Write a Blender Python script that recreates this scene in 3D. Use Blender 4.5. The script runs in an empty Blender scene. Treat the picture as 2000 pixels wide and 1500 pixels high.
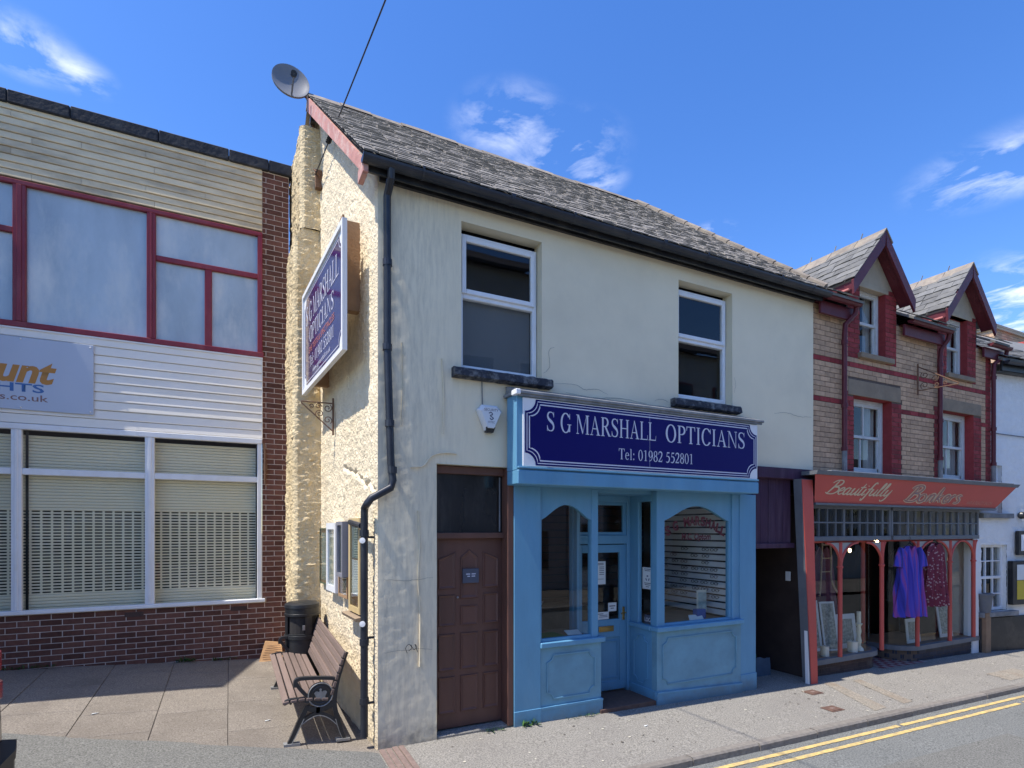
import bpy, math, random
from mathutils import Vector, Matrix, noise
R = random.Random(7)
rad = math.radians
C = bpy.context.scene.collection
scene = bpy.context.scene

# ------------------------------------------------------------------ camera, sky, sun, exposure
cam_d = bpy.data.cameras.new('camera'); cam = bpy.data.objects.new('camera', cam_d); C.objects.link(cam)
cam_d.sensor_width = 36.0; cam_d.lens = 1095.0/2000*36; cam_d.shift_y = 283.0/2000
cam_d.clip_start = 0.05; cam_d.clip_end = 3000
cam.location = (0, 0, 2.1); cam.rotation_euler = (rad(90), 0, -math.atan2(1.0, 2170/1095.0))
scene.camera = cam

SUN = Vector((1.0, 0.062, -1.926)).normalized()
EL = math.asin(-SUN.z); AZ = math.atan2(-SUN.x, -SUN.y)
world = bpy.data.worlds.new('World'); scene.world = world; world.use_nodes = True
nt = world.node_tree; nt.nodes.clear()
def nn(t, kind, **kw):
    n = t.nodes.new(kind)
    for k, v in kw.items(): setattr(n, k, v)
    return n
out = nn(nt, 'ShaderNodeOutputWorld'); bg = nn(nt, 'ShaderNodeBackground')
sky = nn(nt, 'ShaderNodeTexSky', sky_type='NISHITA', sun_disc=False, sun_elevation=EL, sun_rotation=AZ,
         altitude=200.0, air_density=1.0, dust_density=0.4, ozone_density=2.2)
bg.inputs['Strength'].default_value = 0.15
hs = nn(nt, 'ShaderNodeHueSaturation'); hs.inputs['Saturation'].default_value = 1.3; hs.inputs['Hue'].default_value = 0.512; hs.inputs['Value'].default_value = 0.95
nt.links.new(sky.outputs[0], hs.inputs['Color'])
tc = nn(nt, 'ShaderNodeTexCoord')
# high wisps of cloud: noise on a flat layer above the town
sep = nn(nt, 'ShaderNodeSeparateXYZ'); nt.links.new(tc.outputs['Generated'], sep.inputs[0])
mx = nn(nt, 'ShaderNodeMath', operation='MAXIMUM'); nt.links.new(sep.outputs['Z'], mx.inputs[0]); mx.inputs[1].default_value = 0.06
dx = nn(nt, 'ShaderNodeMath', operation='DIVIDE'); nt.links.new(sep.outputs['X'], dx.inputs[0]); nt.links.new(mx.outputs[0], dx.inputs[1])
dy = nn(nt, 'ShaderNodeMath', operation='DIVIDE'); nt.links.new(sep.outputs['Y'], dy.inputs[0]); nt.links.new(mx.outputs[0], dy.inputs[1])
cb = nn(nt, 'ShaderNodeCombineXYZ'); nt.links.new(dx.outputs[0], cb.inputs[0]); nt.links.new(dy.outputs[0], cb.inputs[1])
n1 = nn(nt, 'ShaderNodeTexNoise'); n1.inputs['Scale'].default_value = 0.8; n1.inputs['Detail'].default_value = 9; n1.inputs['Roughness'].default_value = 0.58
n1.inputs['Distortion'].default_value = 0.5
nt.links.new(cb.outputs[0], n1.inputs['Vector'])
# where clouds stand: soft patches on the same layer (u = X/Z, v = Y/Z), kept as (u, v, radius)
patch = None
for (u, v, r) in ((-0.38, 1.50, 0.10), (-0.30, 1.53, 0.07), (0.62, 1.24, 0.13), (0.80, 1.27, 0.15), (0.93, 1.33, 0.09), (1.46, 1.38, 0.07), (1.92, 0.78, 0.20),
                  (2.95, 1.10, 0.42), (3.5, 1.35, 0.5), (-3.0, -2.0, 0.7), (-2.5, 3.6, 0.5), (-5.0, 1.0, 1.0), (1.5, -3.5, 0.7), (4.0, -2.5, 0.8)):
    ds = nn(nt, 'ShaderNodeVectorMath', operation='DISTANCE'); nt.links.new(cb.outputs[0], ds.inputs[0]); ds.inputs[1].default_value = (u, v, 0)
    mr = nn(nt, 'ShaderNodeMapRange', interpolation_type='SMOOTHSTEP'); nt.links.new(ds.outputs['Value'], mr.inputs['Value'])
    mr.inputs['From Min'].default_value = r*1.35; mr.inputs['From Max'].default_value = r*0.05
    if patch is None: patch = mr.outputs[0]
    else:
        m_ = nn(nt, 'ShaderNodeMath', operation='MAXIMUM'); nt.links.new(patch, m_.inputs[0]); nt.links.new(mr.outputs[0], m_.inputs[1]); patch = m_.outputs[0]
ns_ = nn(nt, 'ShaderNodeTexNoise'); ns_.inputs['Scale'].default_value = 5.5; ns_.inputs['Detail'].default_value = 8; ns_.inputs['Roughness'].default_value = 0.6; ns_.inputs['Distortion'].default_value = 0.35
nt.links.new(cb.outputs[0], ns_.inputs['Vector'])
rp = nn(nt, 'ShaderNodeMapRange'); nt.links.new(ns_.outputs[0], rp.inputs['Value']); rp.inputs['From Min'].default_value = 0.46; rp.inputs['From Max'].default_value = 0.80
pm = nn(nt, 'ShaderNodeMath', operation='MULTIPLY'); nt.links.new(rp.outputs[0], pm.inputs[0]); nt.links.new(patch, pm.inputs[1])
pk = nn(nt, 'ShaderNodeMath', operation='MULTIPLY'); nt.links.new(pm.outputs[0], pk.inputs[0]); pk.inputs[1].default_value = 1.0; pk.use_clamp = True
mixc = nn(nt, 'ShaderNodeMixRGB'); nt.links.new(pk.outputs[0], mixc.inputs[0]); nt.links.new(hs.outputs[0], mixc.inputs[1]); mixc.inputs[2].default_value = (5.0, 5.2, 5.6, 1)
nt.links.new(mixc.outputs[0], bg.inputs['Color']); nt.links.new(bg.outputs[0], out.inputs[0])

sd = bpy.data.lights.new('sun', 'SUN'); sd.energy = 3.4; sd.angle = rad(0.5); sd.color = (1.0, 0.945, 0.86)
so = bpy.data.objects.new('sun', sd); C.objects.link(so); so.rotation_euler = SUN.to_track_quat('-Z', 'Y').to_euler(); so.location = (-20, -4, 40)
vs = scene.view_settings
scene.display_settings.display_device = 'sRGB'
vs.view_transform = 'Standard'; vs.look = 'None'; vs.gamma = 1.0; vs.use_curve_mapping = False
vs.exposure = 0.95
scene.render.engine = 'CYCLES'
scene.cycles.max_bounces = 8; scene.cycles.transparent_max_bounces = 16
scene.cycles.use_denoising = True

# ------------------------------------------------------------------ materials
def mat(name, col, rough=0.7, var=0.15, vs=3.0, bump=0.0, bs=40.0, rnd=0.0, spec=0.4, metal=0.0, dirt=None, dirt_s=1.5, dirt_a=0.5, sx=1.0, sy=1.0, sz=1.0, bd=0.01, isl=False, hue=0.0, detail=6, coat=0.0):
    m = bpy.data.materials.new(name); m.use_nodes = True; t = m.node_tree; b = t.nodes['Principled BSDF']
    b.inputs['Roughness'].default_value = rough; b.inputs['Metallic'].default_value = metal
    b.inputs['Specular IOR Level'].default_value = spec
    if coat: b.inputs['Coat Weight'].default_value = coat; b.inputs['Coat Roughness'].default_value = 0.08
    tc = nn(t, 'ShaderNodeTexCoord'); oi = nn(t, 'ShaderNodeObjectInfo'); mp = nn(t, 'ShaderNodeMapping')
    mp.inputs['Scale'].default_value = (sx, sy, sz)
    va = nn(t, 'ShaderNodeVectorMath', operation='MULTIPLY_ADD')
    cbx = nn(t, 'ShaderNodeCombineXYZ'); 
    for i in range(3): t.links.new(oi.outputs['Random'], cbx.inputs[i])
    t.links.new(cbx.outputs[0], va.inputs[0]); va.inputs[1].default_value = (17, 31, 23); t.links.new(tc.outputs['Object'], va.inputs[2])
    t.links.new(va.outputs[0], mp.inputs['Vector'])
    no = nn(t, 'ShaderNodeTexNoise'); no.inputs['Scale'].default_value = vs; no.inputs['Detail'].default_value = detail; no.inputs['Roughness'].default_value = 0.6
    t.links.new(mp.outputs[0], no.inputs['Vector'])
    mr = nn(t, 'ShaderNodeMapRange'); t.links.new(no.outputs[0], mr.inputs['Value']); mr.inputs['From Min'].default_value = 0.25; mr.inputs['From Max'].default_value = 0.75
    mr.inputs['To Min'].default_value = 1-var; mr.inputs['To Max'].default_value = 1+var
    val = mr.outputs[0]
    if rnd:
        r = oi.outputs['Random']
        if isl:
            ge = nn(t, 'ShaderNodeNewGeometry'); ad = nn(t, 'ShaderNodeMath', operation='ADD'); t.links.new(r, ad.inputs[0]); t.links.new(ge.outputs['Random Per Island'], ad.inputs[1])
            fr = nn(t, 'ShaderNodeMath', operation='FRACT'); t.links.new(ad.outputs[0], fr.inputs[0]); r = fr.outputs[0]
        m2 = nn(t, 'ShaderNodeMapRange'); t.links.new(r, m2.inputs['Value']); m2.inputs['To Min'].default_value = 1-rnd; m2.inputs['To Max'].default_value = 1+rnd
        mm = nn(t, 'ShaderNodeMath', operation='MULTIPLY'); t.links.new(val, mm.inputs[0]); t.links.new(m2.outputs[0], mm.inputs[1]); val = mm.outputs[0]
    mul = nn(t, 'ShaderNodeVectorMath', operation='SCALE'); mul.inputs[0].default_value = col[:3]; t.links.new(val, mul.inputs['Scale'])
    res = mul.outputs[0]
    if dirt is not None:
        dn = nn(t, 'ShaderNodeTexNoise'); dn.inputs['Scale'].default_value = dirt_s; dn.inputs['Detail'].default_value = 8; dn.inputs['Roughness'].default_value = 0.65
        t.links.new(mp.outputs[0], dn.inputs['Vector'])
        dr = nn(t, 'ShaderNodeMapRange'); t.links.new(dn.outputs[0], dr.inputs['Value']); dr.inputs['From Min'].default_value = 0.48; dr.inputs['From Max'].default_value = 0.72; dr.inputs['To Max'].default_value = dirt_a
        mi = nn(t, 'ShaderNodeMixRGB'); t.links.new(dr.outputs[0], mi.inputs[0]); t.links.new(res, mi.inputs[1]); mi.inputs[2].default_value = (*dirt, 1); res = mi.outputs[0]
    t.links.new(res, b.inputs['Base Color'])
    if bump:
        bn = nn(t, 'ShaderNodeTexNoise'); bn.inputs['Scale'].default_value = bs; bn.inputs['Detail'].default_value = 5
        t.links.new(mp.outputs[0], bn.inputs['Vector'])
        bu = nn(t, 'ShaderNodeBump'); bu.inputs['Strength'].default_value = bump; bu.inputs['Distance'].default_value = bd
        t.links.new(bn.outputs[0], bu.inputs['Height']); t.links.new(bu.outputs[0], b.inputs['Normal'])
    return m

def glass(name, tint=(0.92, 0.94, 0.93), boost=0.02, rough=0.0, ior=1.5):
    m = bpy.data.materials.new(name); m.use_nodes = True; t = m.node_tree; t.nodes.clear()
    o = nn(t, 'ShaderNodeOutputMaterial'); mi = nn(t, 'ShaderNodeMixShader'); tr = nn(t, 'ShaderNodeBsdfTransparent'); gl = nn(t, 'ShaderNodeBsdfGlossy')
    tr.inputs[0].default_value = (*tint, 1); gl.inputs['Roughness'].default_value = rough
    ge = nn(t, 'ShaderNodeNewGeometry'); dt = nn(t, 'ShaderNodeVectorMath', operation='DOT_PRODUCT'); t.links.new(ge.outputs['Normal'], dt.inputs[0]); t.links.new(ge.outputs['Incoming'], dt.inputs[1])
    ab = nn(t, 'ShaderNodeMath', operation='ABSOLUTE'); t.links.new(dt.outputs['Value'], ab.inputs[0]); om = nn(t, 'ShaderNodeMath', operation='SUBTRACT'); om.inputs[0].default_value = 1.0; t.links.new(ab.outputs[0], om.inputs[1])
    pw = nn(t, 'ShaderNodeMath', operation='POWER'); t.links.new(om.outputs[0], pw.inputs[0]); pw.inputs[1].default_value = 5.0
    ad = nn(t, 'ShaderNodeMath', operation='MULTIPLY_ADD'); t.links.new(pw.outputs[0], ad.inputs[0]); ad.inputs[1].default_value = 0.9; ad.inputs[2].default_value = 0.045+boost
    tc = nn(t, 'ShaderNodeTexCoord'); no = nn(t, 'ShaderNodeTexNoise'); no.inputs['Scale'].default_value = 1.3; no.inputs['Detail'].default_value = 1
    bu = nn(t, 'ShaderNodeBump'); bu.inputs['Strength'].default_value = 0.06; bu.inputs['Distance'].default_value = 0.02
    t.links.new(tc.outputs['Object'], no.inputs[0]); t.links.new(no.outputs[0], bu.inputs['Height']); t.links.new(bu.outputs[0], gl.inputs['Normal'])
    t.links.new(ad.outputs[0], mi.inputs[0]); t.links.new(tr.outputs[0], mi.inputs[1]); t.links.new(gl.outputs[0], mi.inputs[2]); t.links.new(mi.outputs[0], o.inputs[0])
    return m

def emit(name, col, s):
    m = bpy.data.materials.new(name); m.use_nodes = True; b = m.node_tree.nodes['Principled BSDF']
    b.inputs['Base Color'].default_value = (*col, 1); b.inputs['Emission Color'].default_value = (*col, 1); b.inputs['Emission Strength'].default_value = s
    return m

M = {}
M['gable'] = mat('cream_roughcast', (0.80, 0.68, 0.48), 0.9, 0.14, 5, 1.0, 38, bd=0.02, dirt=(0.55, 0.42, 0.25), dirt_s=1.1, dirt_a=0.35, spec=0.2)
M['breast'] = mat('ochre_render', (0.70, 0.56, 0.34), 0.9, 0.2, 4, 0.9, 38, bd=0.018, dirt=(0.36, 0.25, 0.11), dirt_s=1.6, dirt_a=0.55, spec=0.2)
M['front'] = mat('cream_render', (0.81, 0.71, 0.51), 0.85, 0.05, 1.5, 0.25, 60, dirt=(0.56, 0.50, 0.37), dirt_s=0.7, dirt_a=0.35, spec=0.25, bd=0.004)
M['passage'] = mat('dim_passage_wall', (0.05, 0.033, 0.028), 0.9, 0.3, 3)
M['crack'] = mat('dark_crack_line', (0.16, 0.14, 0.11), 0.9, 0.2, 8)  # even dark brown for the hairline cracks
M['reveal'] = mat('cream_reveal_paint', (0.66, 0.60, 0.44), 0.8, 0.06, 3, 0.2, 50)
M['slate'] = mat('weathered_slate', (0.26, 0.238, 0.21), 0.85, 0.24, 14, 0.5, 40, rnd=0.17, isl=True, dirt=(0.34, 0.29, 0.22), dirt_s=14, dirt_a=0.4, spec=0.3)
M['slate2'] = mat('grey_slate', (0.145, 0.142, 0.134), 0.75, 0.22, 7, 0.4, 40, rnd=0.2, isl=True, dirt=(0.24, 0.225, 0.185), dirt_s=6, dirt_a=0.5, spec=0.35)
M['ridge'] = mat('ridge_clay', (0.24, 0.20, 0.16), 0.85, 0.25, 9, 0.5, 40, rnd=0.15, dirt=(0.42, 0.36, 0.24), dirt_s=7, dirt_a=0.5)
M['barge'] = mat('faded_pink_paint', (0.50, 0.24, 0.20), 0.8, 0.2, 7, 0.4, 40, dirt=(0.64, 0.50, 0.42), dirt_s=6, dirt_a=0.9)
M['black'] = mat('black_gloss_paint', (0.016, 0.017, 0.02), 0.42, 0.3, 6, 0.2, 30, dirt=(0.10, 0.09, 0.075), dirt_s=4, dirt_a=0.5)
M['pipe'] = mat('black_pipe_plastic', (0.022, 0.025, 0.034), 0.35, 0.2, 5, 0, dirt=(0.08, 0.08, 0.085), dirt_s=3, dirt_a=0.4)
M['upvc'] = mat('white_frame_plastic', (0.78, 0.79, 0.80), 0.35, 0.04, 3, dirt=(0.55, 0.52, 0.45), dirt_s=4, dirt_a=0.3)
M['sill'] = mat('flaking_black_sill', (0.028, 0.03, 0.04), 0.7, 0.4, 12, 0.8, 25, dirt=(0.25, 0.25, 0.24), dirt_s=14, dirt_a=0.8)
M['blind'] = mat('grey_blind', (0.115, 0.12, 0.125), 0.7, 0.05, 2)
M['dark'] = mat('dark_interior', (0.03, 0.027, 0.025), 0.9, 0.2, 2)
M['room'] = mat('interior_plaster', (0.42, 0.38, 0.33), 0.9, 0.1, 2)
M['glass'] = glass('clear_glass')
M['glassd'] = glass('shop_glass', (0.9, 0.93, 0.91), 0.0)
M['frost'] = mat('whitened_pane', (0.40, 0.47, 0.51), 0.2, 0.25, 1.3, 0, dirt=(0.66, 0.66, 0.60), dirt_s=1.6, dirt_a=0.9, spec=0.6, sx=1.2, sz=0.45, coat=0.6)  # pale streaks: dirt, plus cloud-like reflections put into the colour
M['blue'] = mat('blue_shopfront_paint', (0.115, 0.295, 0.445), 0.5, 0.10, 4, 0.35, 45, sz=0.3, dirt=(0.18, 0.33, 0.43), dirt_s=2.5, dirt_a=0.45, spec=0.45, bd=0.003)
M['blue2'] = mat('aged_blue_panel_paint', (0.15, 0.315, 0.41), 0.55, 0.12, 4, 0.4, 45, dirt=(0.09, 0.17, 0.2), dirt_s=2.6, dirt_a=0.4, bd=0.003)
M['navy'] = mat('navy_sign_enamel', (0.007, 0.006, 0.11), 0.5, 0.06, 1.2, spec=0.15, dirt=(0.014, 0.012, 0.13), dirt_s=0.8, dirt_a=0.5)
M['purple'] = mat('sun_faded_navy', (0.028, 0.018, 0.14), 0.12, 0.08, 1.5, spec=0.6, coat=0.6)
M['letter'] = mat('white_sign_lettering', (0.62, 0.62, 0.70), 0.4, 0.04, 3)
M['white'] = mat('white_paint', (0.78, 0.78, 0.78), 0.55, 0.05, 3, dirt=(0.6, 0.58, 0.54), dirt_s=3, dirt_a=0.3)
M['lead'] = mat('lead_flashing', (0.17, 0.18, 0.19), 0.6, 0.25, 5, 0.3, 30, dirt=(0.34, 0.33, 0.31), dirt_s=5, dirt_a=0.6)
M['door'] = mat('brown_door_varnish', (0.125, 0.058, 0.042), 0.5, 0.22, 5, 0.25, 60, sz=0.15, dirt=(0.12, 0.07, 0.05), dirt_s=2.2, dirt_a=0.35, bd=0.003)
M['grimeglass'] = mat('grimy_fanlight_glass', (0.018, 0.017, 0.016), 0.12, 0.5, 3, sz=0.3, dirt=(0.07, 0.065, 0.06), dirt_s=4, dirt_a=0.6, spec=0.5)
M['brick'] = mat('dark_red_brick', (0.135, 0.06, 0.044), 0.85, 0.25, 18, 0.5, 60, rnd=0.3, isl=True, spec=0.2, bd=0.004)
M['mortar'] = mat('pale_mortar', (0.60, 0.50, 0.43), 0.95, 0.15, 10, 0.4, 80)
M['board'] = mat('stained_cream_boarding', (0.72, 0.59, 0.38), 0.75, 0.16, 3, 0.25, 40, sx=0.35, rnd=0.06, dirt=(0.26, 0.20, 0.13), dirt_s=2.0, dirt_a=0.8, bd=0.003)
M['boardw'] = mat('white_boarding', (0.86, 0.82, 0.74), 0.55, 0.06, 3, 0.1, 40, sx=0.3, rnd=0.03, dirt=(0.58, 0.54, 0.44), dirt_s=1.2, dirt_a=0.35)
M['felt'] = mat('bitumen_felt_trim', (0.022, 0.024, 0.03), 0.75, 0.4, 5, 0.6, 20, dirt=(0.075, 0.07, 0.06), dirt_s=5, dirt_a=0.6)
M['redframe'] = mat('dark_red_window_paint', (0.20, 0.018, 0.03), 0.42, 0.18, 5, 0.2, 30, sz=0.4, dirt=(0.30, 0.10, 0.10), dirt_s=4, dirt_a=0.35)
M['shutter'] = mat('beige_shutter_steel', (0.84, 0.76, 0.55), 0.45, 0.06, 2, spec=0.5)
M['signgrey'] = mat('pale_grey_sign_panel', (0.46, 0.51, 0.60), 0.35, 0.03, 2)
M['orange'] = mat('orange_lettering', (0.46, 0.20, 0.03), 0.4, 0.05)
M['bluel'] = mat('blue_lettering', (0.05, 0.14, 0.36), 0.4, 0.05)
M['brownl'] = mat('brown_lettering', (0.24, 0.13, 0.12), 0.4, 0.05)
M['ybrick'] = mat('buff_brick', (0.52, 0.34, 0.21), 0.85, 0.2, 14, 0.4, 60, rnd=0.15, isl=True, spec=0.2, dirt=(0.32, 0.21, 0.14), dirt_s=3, dirt_a=0.4, bd=0.004)
M['rbrick'] = mat('crimson_brick', (0.28, 0.042, 0.042), 0.8, 0.2, 14, 0.4, 60, rnd=0.25, isl=True, spec=0.25, bd=0.004)
M['mortar2'] = mat('dark_mortar', (0.12, 0.085, 0.065), 0.95, 0.2, 10)
M['stone'] = mat('brown_sandstone', (0.28, 0.21, 0.14), 0.9, 0.15, 6, 0.4, 50, dirt=(0.13, 0.11, 0.09), dirt_s=2, dirt_a=0.5)
M['cstone'] = mat('pale_gable_stone', (0.42, 0.35, 0.25), 0.9, 0.12, 6, 0.3, 50)
M['maroon'] = mat('maroon_paint', (0.105, 0.016, 0.024), 0.5, 0.2, 5, 0.2, 40, dirt=(0.17, 0.05, 0.055), dirt_s=4, dirt_a=0.4)
M['pinkedge'] = mat('pink_weathered_paint', (0.55, 0.19, 0.17), 0.7, 0.15, 5)
M['sash'] = mat('off_white_sash_paint', (0.60, 0.60, 0.57), 0.5, 0.08, 4, dirt=(0.40, 0.38, 0.34), dirt_s=5, dirt_a=0.4)
M['shopred'] = mat('salmon_red_fascia_paint', (0.52, 0.085, 0.065), 0.6, 0.08, 3, 0.15, 40, dirt=(0.30, 0.07, 0.06), dirt_s=1.5, dirt_a=0.4)
M['cream'] = mat('cream_lettering', (0.62, 0.50, 0.33), 0.6, 0.08, 6)
M['fadelet'] = mat('faded_pink_lettering', (0.50, 0.17, 0.13), 0.6, 0.1, 6)
M['greywood'] = mat('grey_painted_timber', (0.125, 0.135, 0.15), 0.55, 0.15, 5, 0.2, 40, dirt=(0.20, 0.19, 0.18), dirt_s=3, dirt_a=0.4)
M['greypale'] = mat('pale_grey_spandrel_paint', (0.38, 0.37, 0.34), 0.6, 0.1, 5, dirt=(0.26, 0.25, 0.23), dirt_s=4, dirt_a=0.4)
M['purplewood'] = mat('weathered_purple_boards', (0.050, 0.018, 0.045), 0.7, 0.35, 8, 0.4, 50, sz=0.15, dirt=(0.11, 0.075, 0.10), dirt_s=4, dirt_a=0.5)
M['glaze'] = mat('dark_glazed_brick', (0.026, 0.030, 0.050), 0.45, 0.25, 9, 0.1, 40, rnd=0.3, isl=True, spec=0.25)
M['brownbrick'] = mat('brown_plinth_brick', (0.07, 0.042, 0.036), 0.8, 0.25, 9, 0.3, 40, rnd=0.2, isl=True)
M['pebble'] = mat('white_roughcast', (0.80, 0.79, 0.76), 0.85, 0.07, 8, 0.9, 22, dirt=(0.55, 0.57, 0.6), dirt_s=2, dirt_a=0.3, bd=0.02)
M['pave'] = mat('worn_pavement_asphalt', (0.258, 0.242, 0.212), 0.95, 0.75, 70, 0.8, 150, dirt=(0.20, 0.185, 0.17), dirt_s=0.9, dirt_a=0.5, spec=0.2, detail=9)
M['pave2'] = mat('pale_pavement_repair', (0.27, 0.24, 0.195), 0.95, 0.6, 50, 0.6, 140, dirt=(0.22, 0.16, 0.11), dirt_s=3, dirt_a=0.6, spec=0.2)
M['asph'] = mat('grey_asphalt', (0.165, 0.163, 0.148), 0.95, 0.8, 75, 0.6, 150, dirt=(0.12, 0.12, 0.115), dirt_s=1.0, dirt_a=0.4, spec=0.2, detail=9)
M['road'] = mat('road_asphalt', (0.172, 0.176, 0.166), 0.94, 0.85, 70, 0.6, 140, dirt=(0.13, 0.135, 0.13), dirt_s=0.8, dirt_a=0.4, spec=0.25, detail=9)
M['slab'] = mat('concrete_slab', (0.222, 0.195, 0.163), 0.95, 0.65, 75, 0.5, 110, rnd=0.07, dirt=(0.14, 0.12, 0.10), dirt_s=1.3, dirt_a=0.75, spec=0.2, detail=9)
M['joint'] = mat('dark_joint_soil', (0.115, 0.10, 0.083), 1.0, 0.3, 20)
M['kerb'] = mat('kerb_stone', (0.20, 0.18, 0.155), 0.85, 0.25, 20, 0.4, 60, rnd=0.12)
M['yellow'] = mat('yellow_road_paint', (0.60, 0.43, 0.16), 0.8, 0.3, 30, 0.3, 90, dirt=(0.27, 0.235, 0.16), dirt_s=9, dirt_a=0.95)
M['iron'] = mat('black_cast_iron', (0.020, 0.022, 0.026), 0.38, 0.3, 8, 0.2, 40, spec=0.6)
M['ironedge'] = mat('worn_silver_iron', (0.32, 0.32, 0.31), 0.45, 0.3, 10, metal=0.3)
M['benchwood'] = mat('weathered_bench_timber', (0.172, 0.125, 0.104), 0.75, 0.25, 9, 0.5, 60, rnd=0.16, sy=0.12, dirt=(0.23, 0.16, 0.13), dirt_s=5, dirt_a=0.5)
M['plastic'] = mat('black_bin_plastic', (0.018, 0.019, 0.021), 0.4, 0.25, 8, 0.15, 40, spec=0.5)
M['card'] = mat('corrugated_cardboard', (0.50, 0.30, 0.15), 0.9, 0.12, 6, 0.3, 50)
M['galv'] = mat('grey_dish_metal', (0.17, 0.18, 0.20), 0.5, 0.08, 4, dirt=(0.18, 0.18, 0.18), dirt_s=6, dirt_a=0.35)
M['rust'] = mat('rusty_iron', (0.16, 0.085, 0.05), 0.85, 0.3, 12, 0.5, 40)
M['tan'] = mat('tan_batten_timber', (0.36, 0.22, 0.12), 0.8, 0.15, 7, 0.3, 40)
M['pine'] = mat('varnished_pine', (0.60, 0.45, 0.22), 0.45, 0.14, 6, sz=0.2)
M['greencase'] = mat('green_noticeboard_edge', (0.07, 0.10, 0.06), 0.5, 0.1)
M['greycase'] = mat('grey_notice_case', (0.22, 0.22, 0.25), 0.5, 0.08)
M['notice'] = mat('notice_paper', (0.66, 0.68, 0.66), 0.7, 0.06, 8)
M['print'] = mat('printed_grey_text', (0.12, 0.12, 0.13), 0.7, 0.1)
M['photo'] = mat('faded_photo_print', (0.30, 0.36, 0.33), 0.6, 0.5, 9)
M['brass'] = mat('brass', (0.45, 0.29, 0.10), 0.35, 0.15, 8, metal=0.9)
M['steel'] = mat('dull_steel', (0.35, 0.35, 0.36), 0.4, 0.1, 8, metal=0.8)
M['plaque'] = mat('slate_grey_plaque', (0.075, 0.085, 0.115), 0.4, 0.05)
M['alarm'] = mat('white_alarm_plastic', (0.68, 0.69, 0.70), 0.4, 0.03)
M['alarmd'] = mat('grey_alarm_print', (0.10, 0.10, 0.15), 0.6, 0.05)
M['slatwall'] = mat('white_slatwall', (0.72, 0.72, 0.73), 0.6, 0.05, 3)
M['brownslat'] = mat('dark_wood_slatwall', (0.060, 0.026, 0.016), 0.6, 0.2, 5)
M['redvinyl'] = mat('dark_red_vinyl', (0.085, 0.004, 0.012), 0.5, 0.05)
M['wood'] = mat('plain_timber', (0.24, 0.15, 0.09), 0.7, 0.2, 6, 0.3, 40)
M['oldwood'] = mat('stained_old_plank', (0.24, 0.19, 0.13), 0.85, 0.3, 7, 0.3, 40, sz=0.3, dirt=(0.08, 0.06, 0.05), dirt_s=4, dirt_a=0.7)
M['orangewood'] = mat('orange_stained_door', (0.13, 0.035, 0.015), 0.6, 0.25, 5, sz=0.2)
M['sack'] = mat('blue_rubble_sack', (0.07, 0.11, 0.16), 0.8, 0.2, 7, 0.5, 20)
M['greenbag'] = mat('green_plastic', (0.03, 0.20, 0.07), 0.5, 0.2)
M['redbit'] = mat('bright_red_plastic', (0.5, 0.02, 0.03), 0.4, 0.1)
M['leaf'] = mat('weed_leaf', (0.05, 0.12, 0.025), 0.7, 0.3, 20, rnd=0.3, isl=True)
M['cover'] = mat('rusty_brown_cover', (0.13, 0.075, 0.055), 0.85, 0.25, 20, 0.4, 60)
M['channel'] = mat('pinkish_drain_cover', (0.21, 0.15, 0.125), 0.9, 0.25, 20, 0.4, 60)
M['rubber'] = mat('tyre_rubber', (0.02, 0.02, 0.02), 0.85, 0.2)
M['carpaint'] = mat('black_car_paint', (0.008, 0.010, 0.018), 0.2, 0.05, coat=1.0, spec=0.6)
M['carplastic'] = mat('black_bumper_plastic', (0.012, 0.013, 0.017), 0.5, 0.1, 8)
M['tail'] = mat('red_tail_lens', (0.40, 0.01, 0.03), 0.15, 0.1, 10, spec=0.7, coat=0.8)
M['bulb'] = emit('warm_bulb', (1.0, 0.72, 0.36), 9.0)
M['mauve'] = mat('mauve_cloth', (0.13, 0.055, 0.085), 0.9, 0.25, 9)
M['wicker'] = mat('pale_wicker', (0.32, 0.24, 0.17), 0.8, 0.3, 30, 0.4, 60)
M['wax'] = mat('cream_wax', (0.62, 0.58, 0.46), 0.5, 0.05)
M['mount'] = mat('white_picture_mount', (0.56, 0.58, 0.57), 0.7, 0.05)
M['sketch'] = mat('grey_ink_print', (0.28, 0.29, 0.25), 0.8, 0.65, 22)
M['pinkbox'] = mat('dusty_pink_board', (0.34, 0.20, 0.19), 0.8, 0.1)
M['driftwood'] = mat('knotted_bark', (0.13, 0.10, 0.075), 0.9, 0.4, 12, 0.8, 20)
M['oppwall'] = mat('grey_render_opposite', (0.50, 0.50, 0.49), 0.85, 0.1, 2)
M['opproof'] = mat('dark_slate_opposite', (0.06, 0.055, 0.055), 0.8, 0.2, 3)
M['yelsheet'] = mat('yellow_poster', (0.55, 0.42, 0.04), 0.6, 0.1)
M['bluebox'] = mat('blue_card', (0.02, 0.10, 0.35), 0.5, 0.08)
M['redtile'] = mat('red_quarry_tile', (0.22, 0.05, 0.06), 0.5, 0.2, 10, rnd=0.2, isl=True)
M['whitetile'] = mat('pale_quarry_tile', (0.36, 0.30, 0.28), 0.5, 0.2, 10)
M['graffiti'] = mat('black_marker', (0.04, 0.04, 0.04), 0.8, 0.1)

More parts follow.
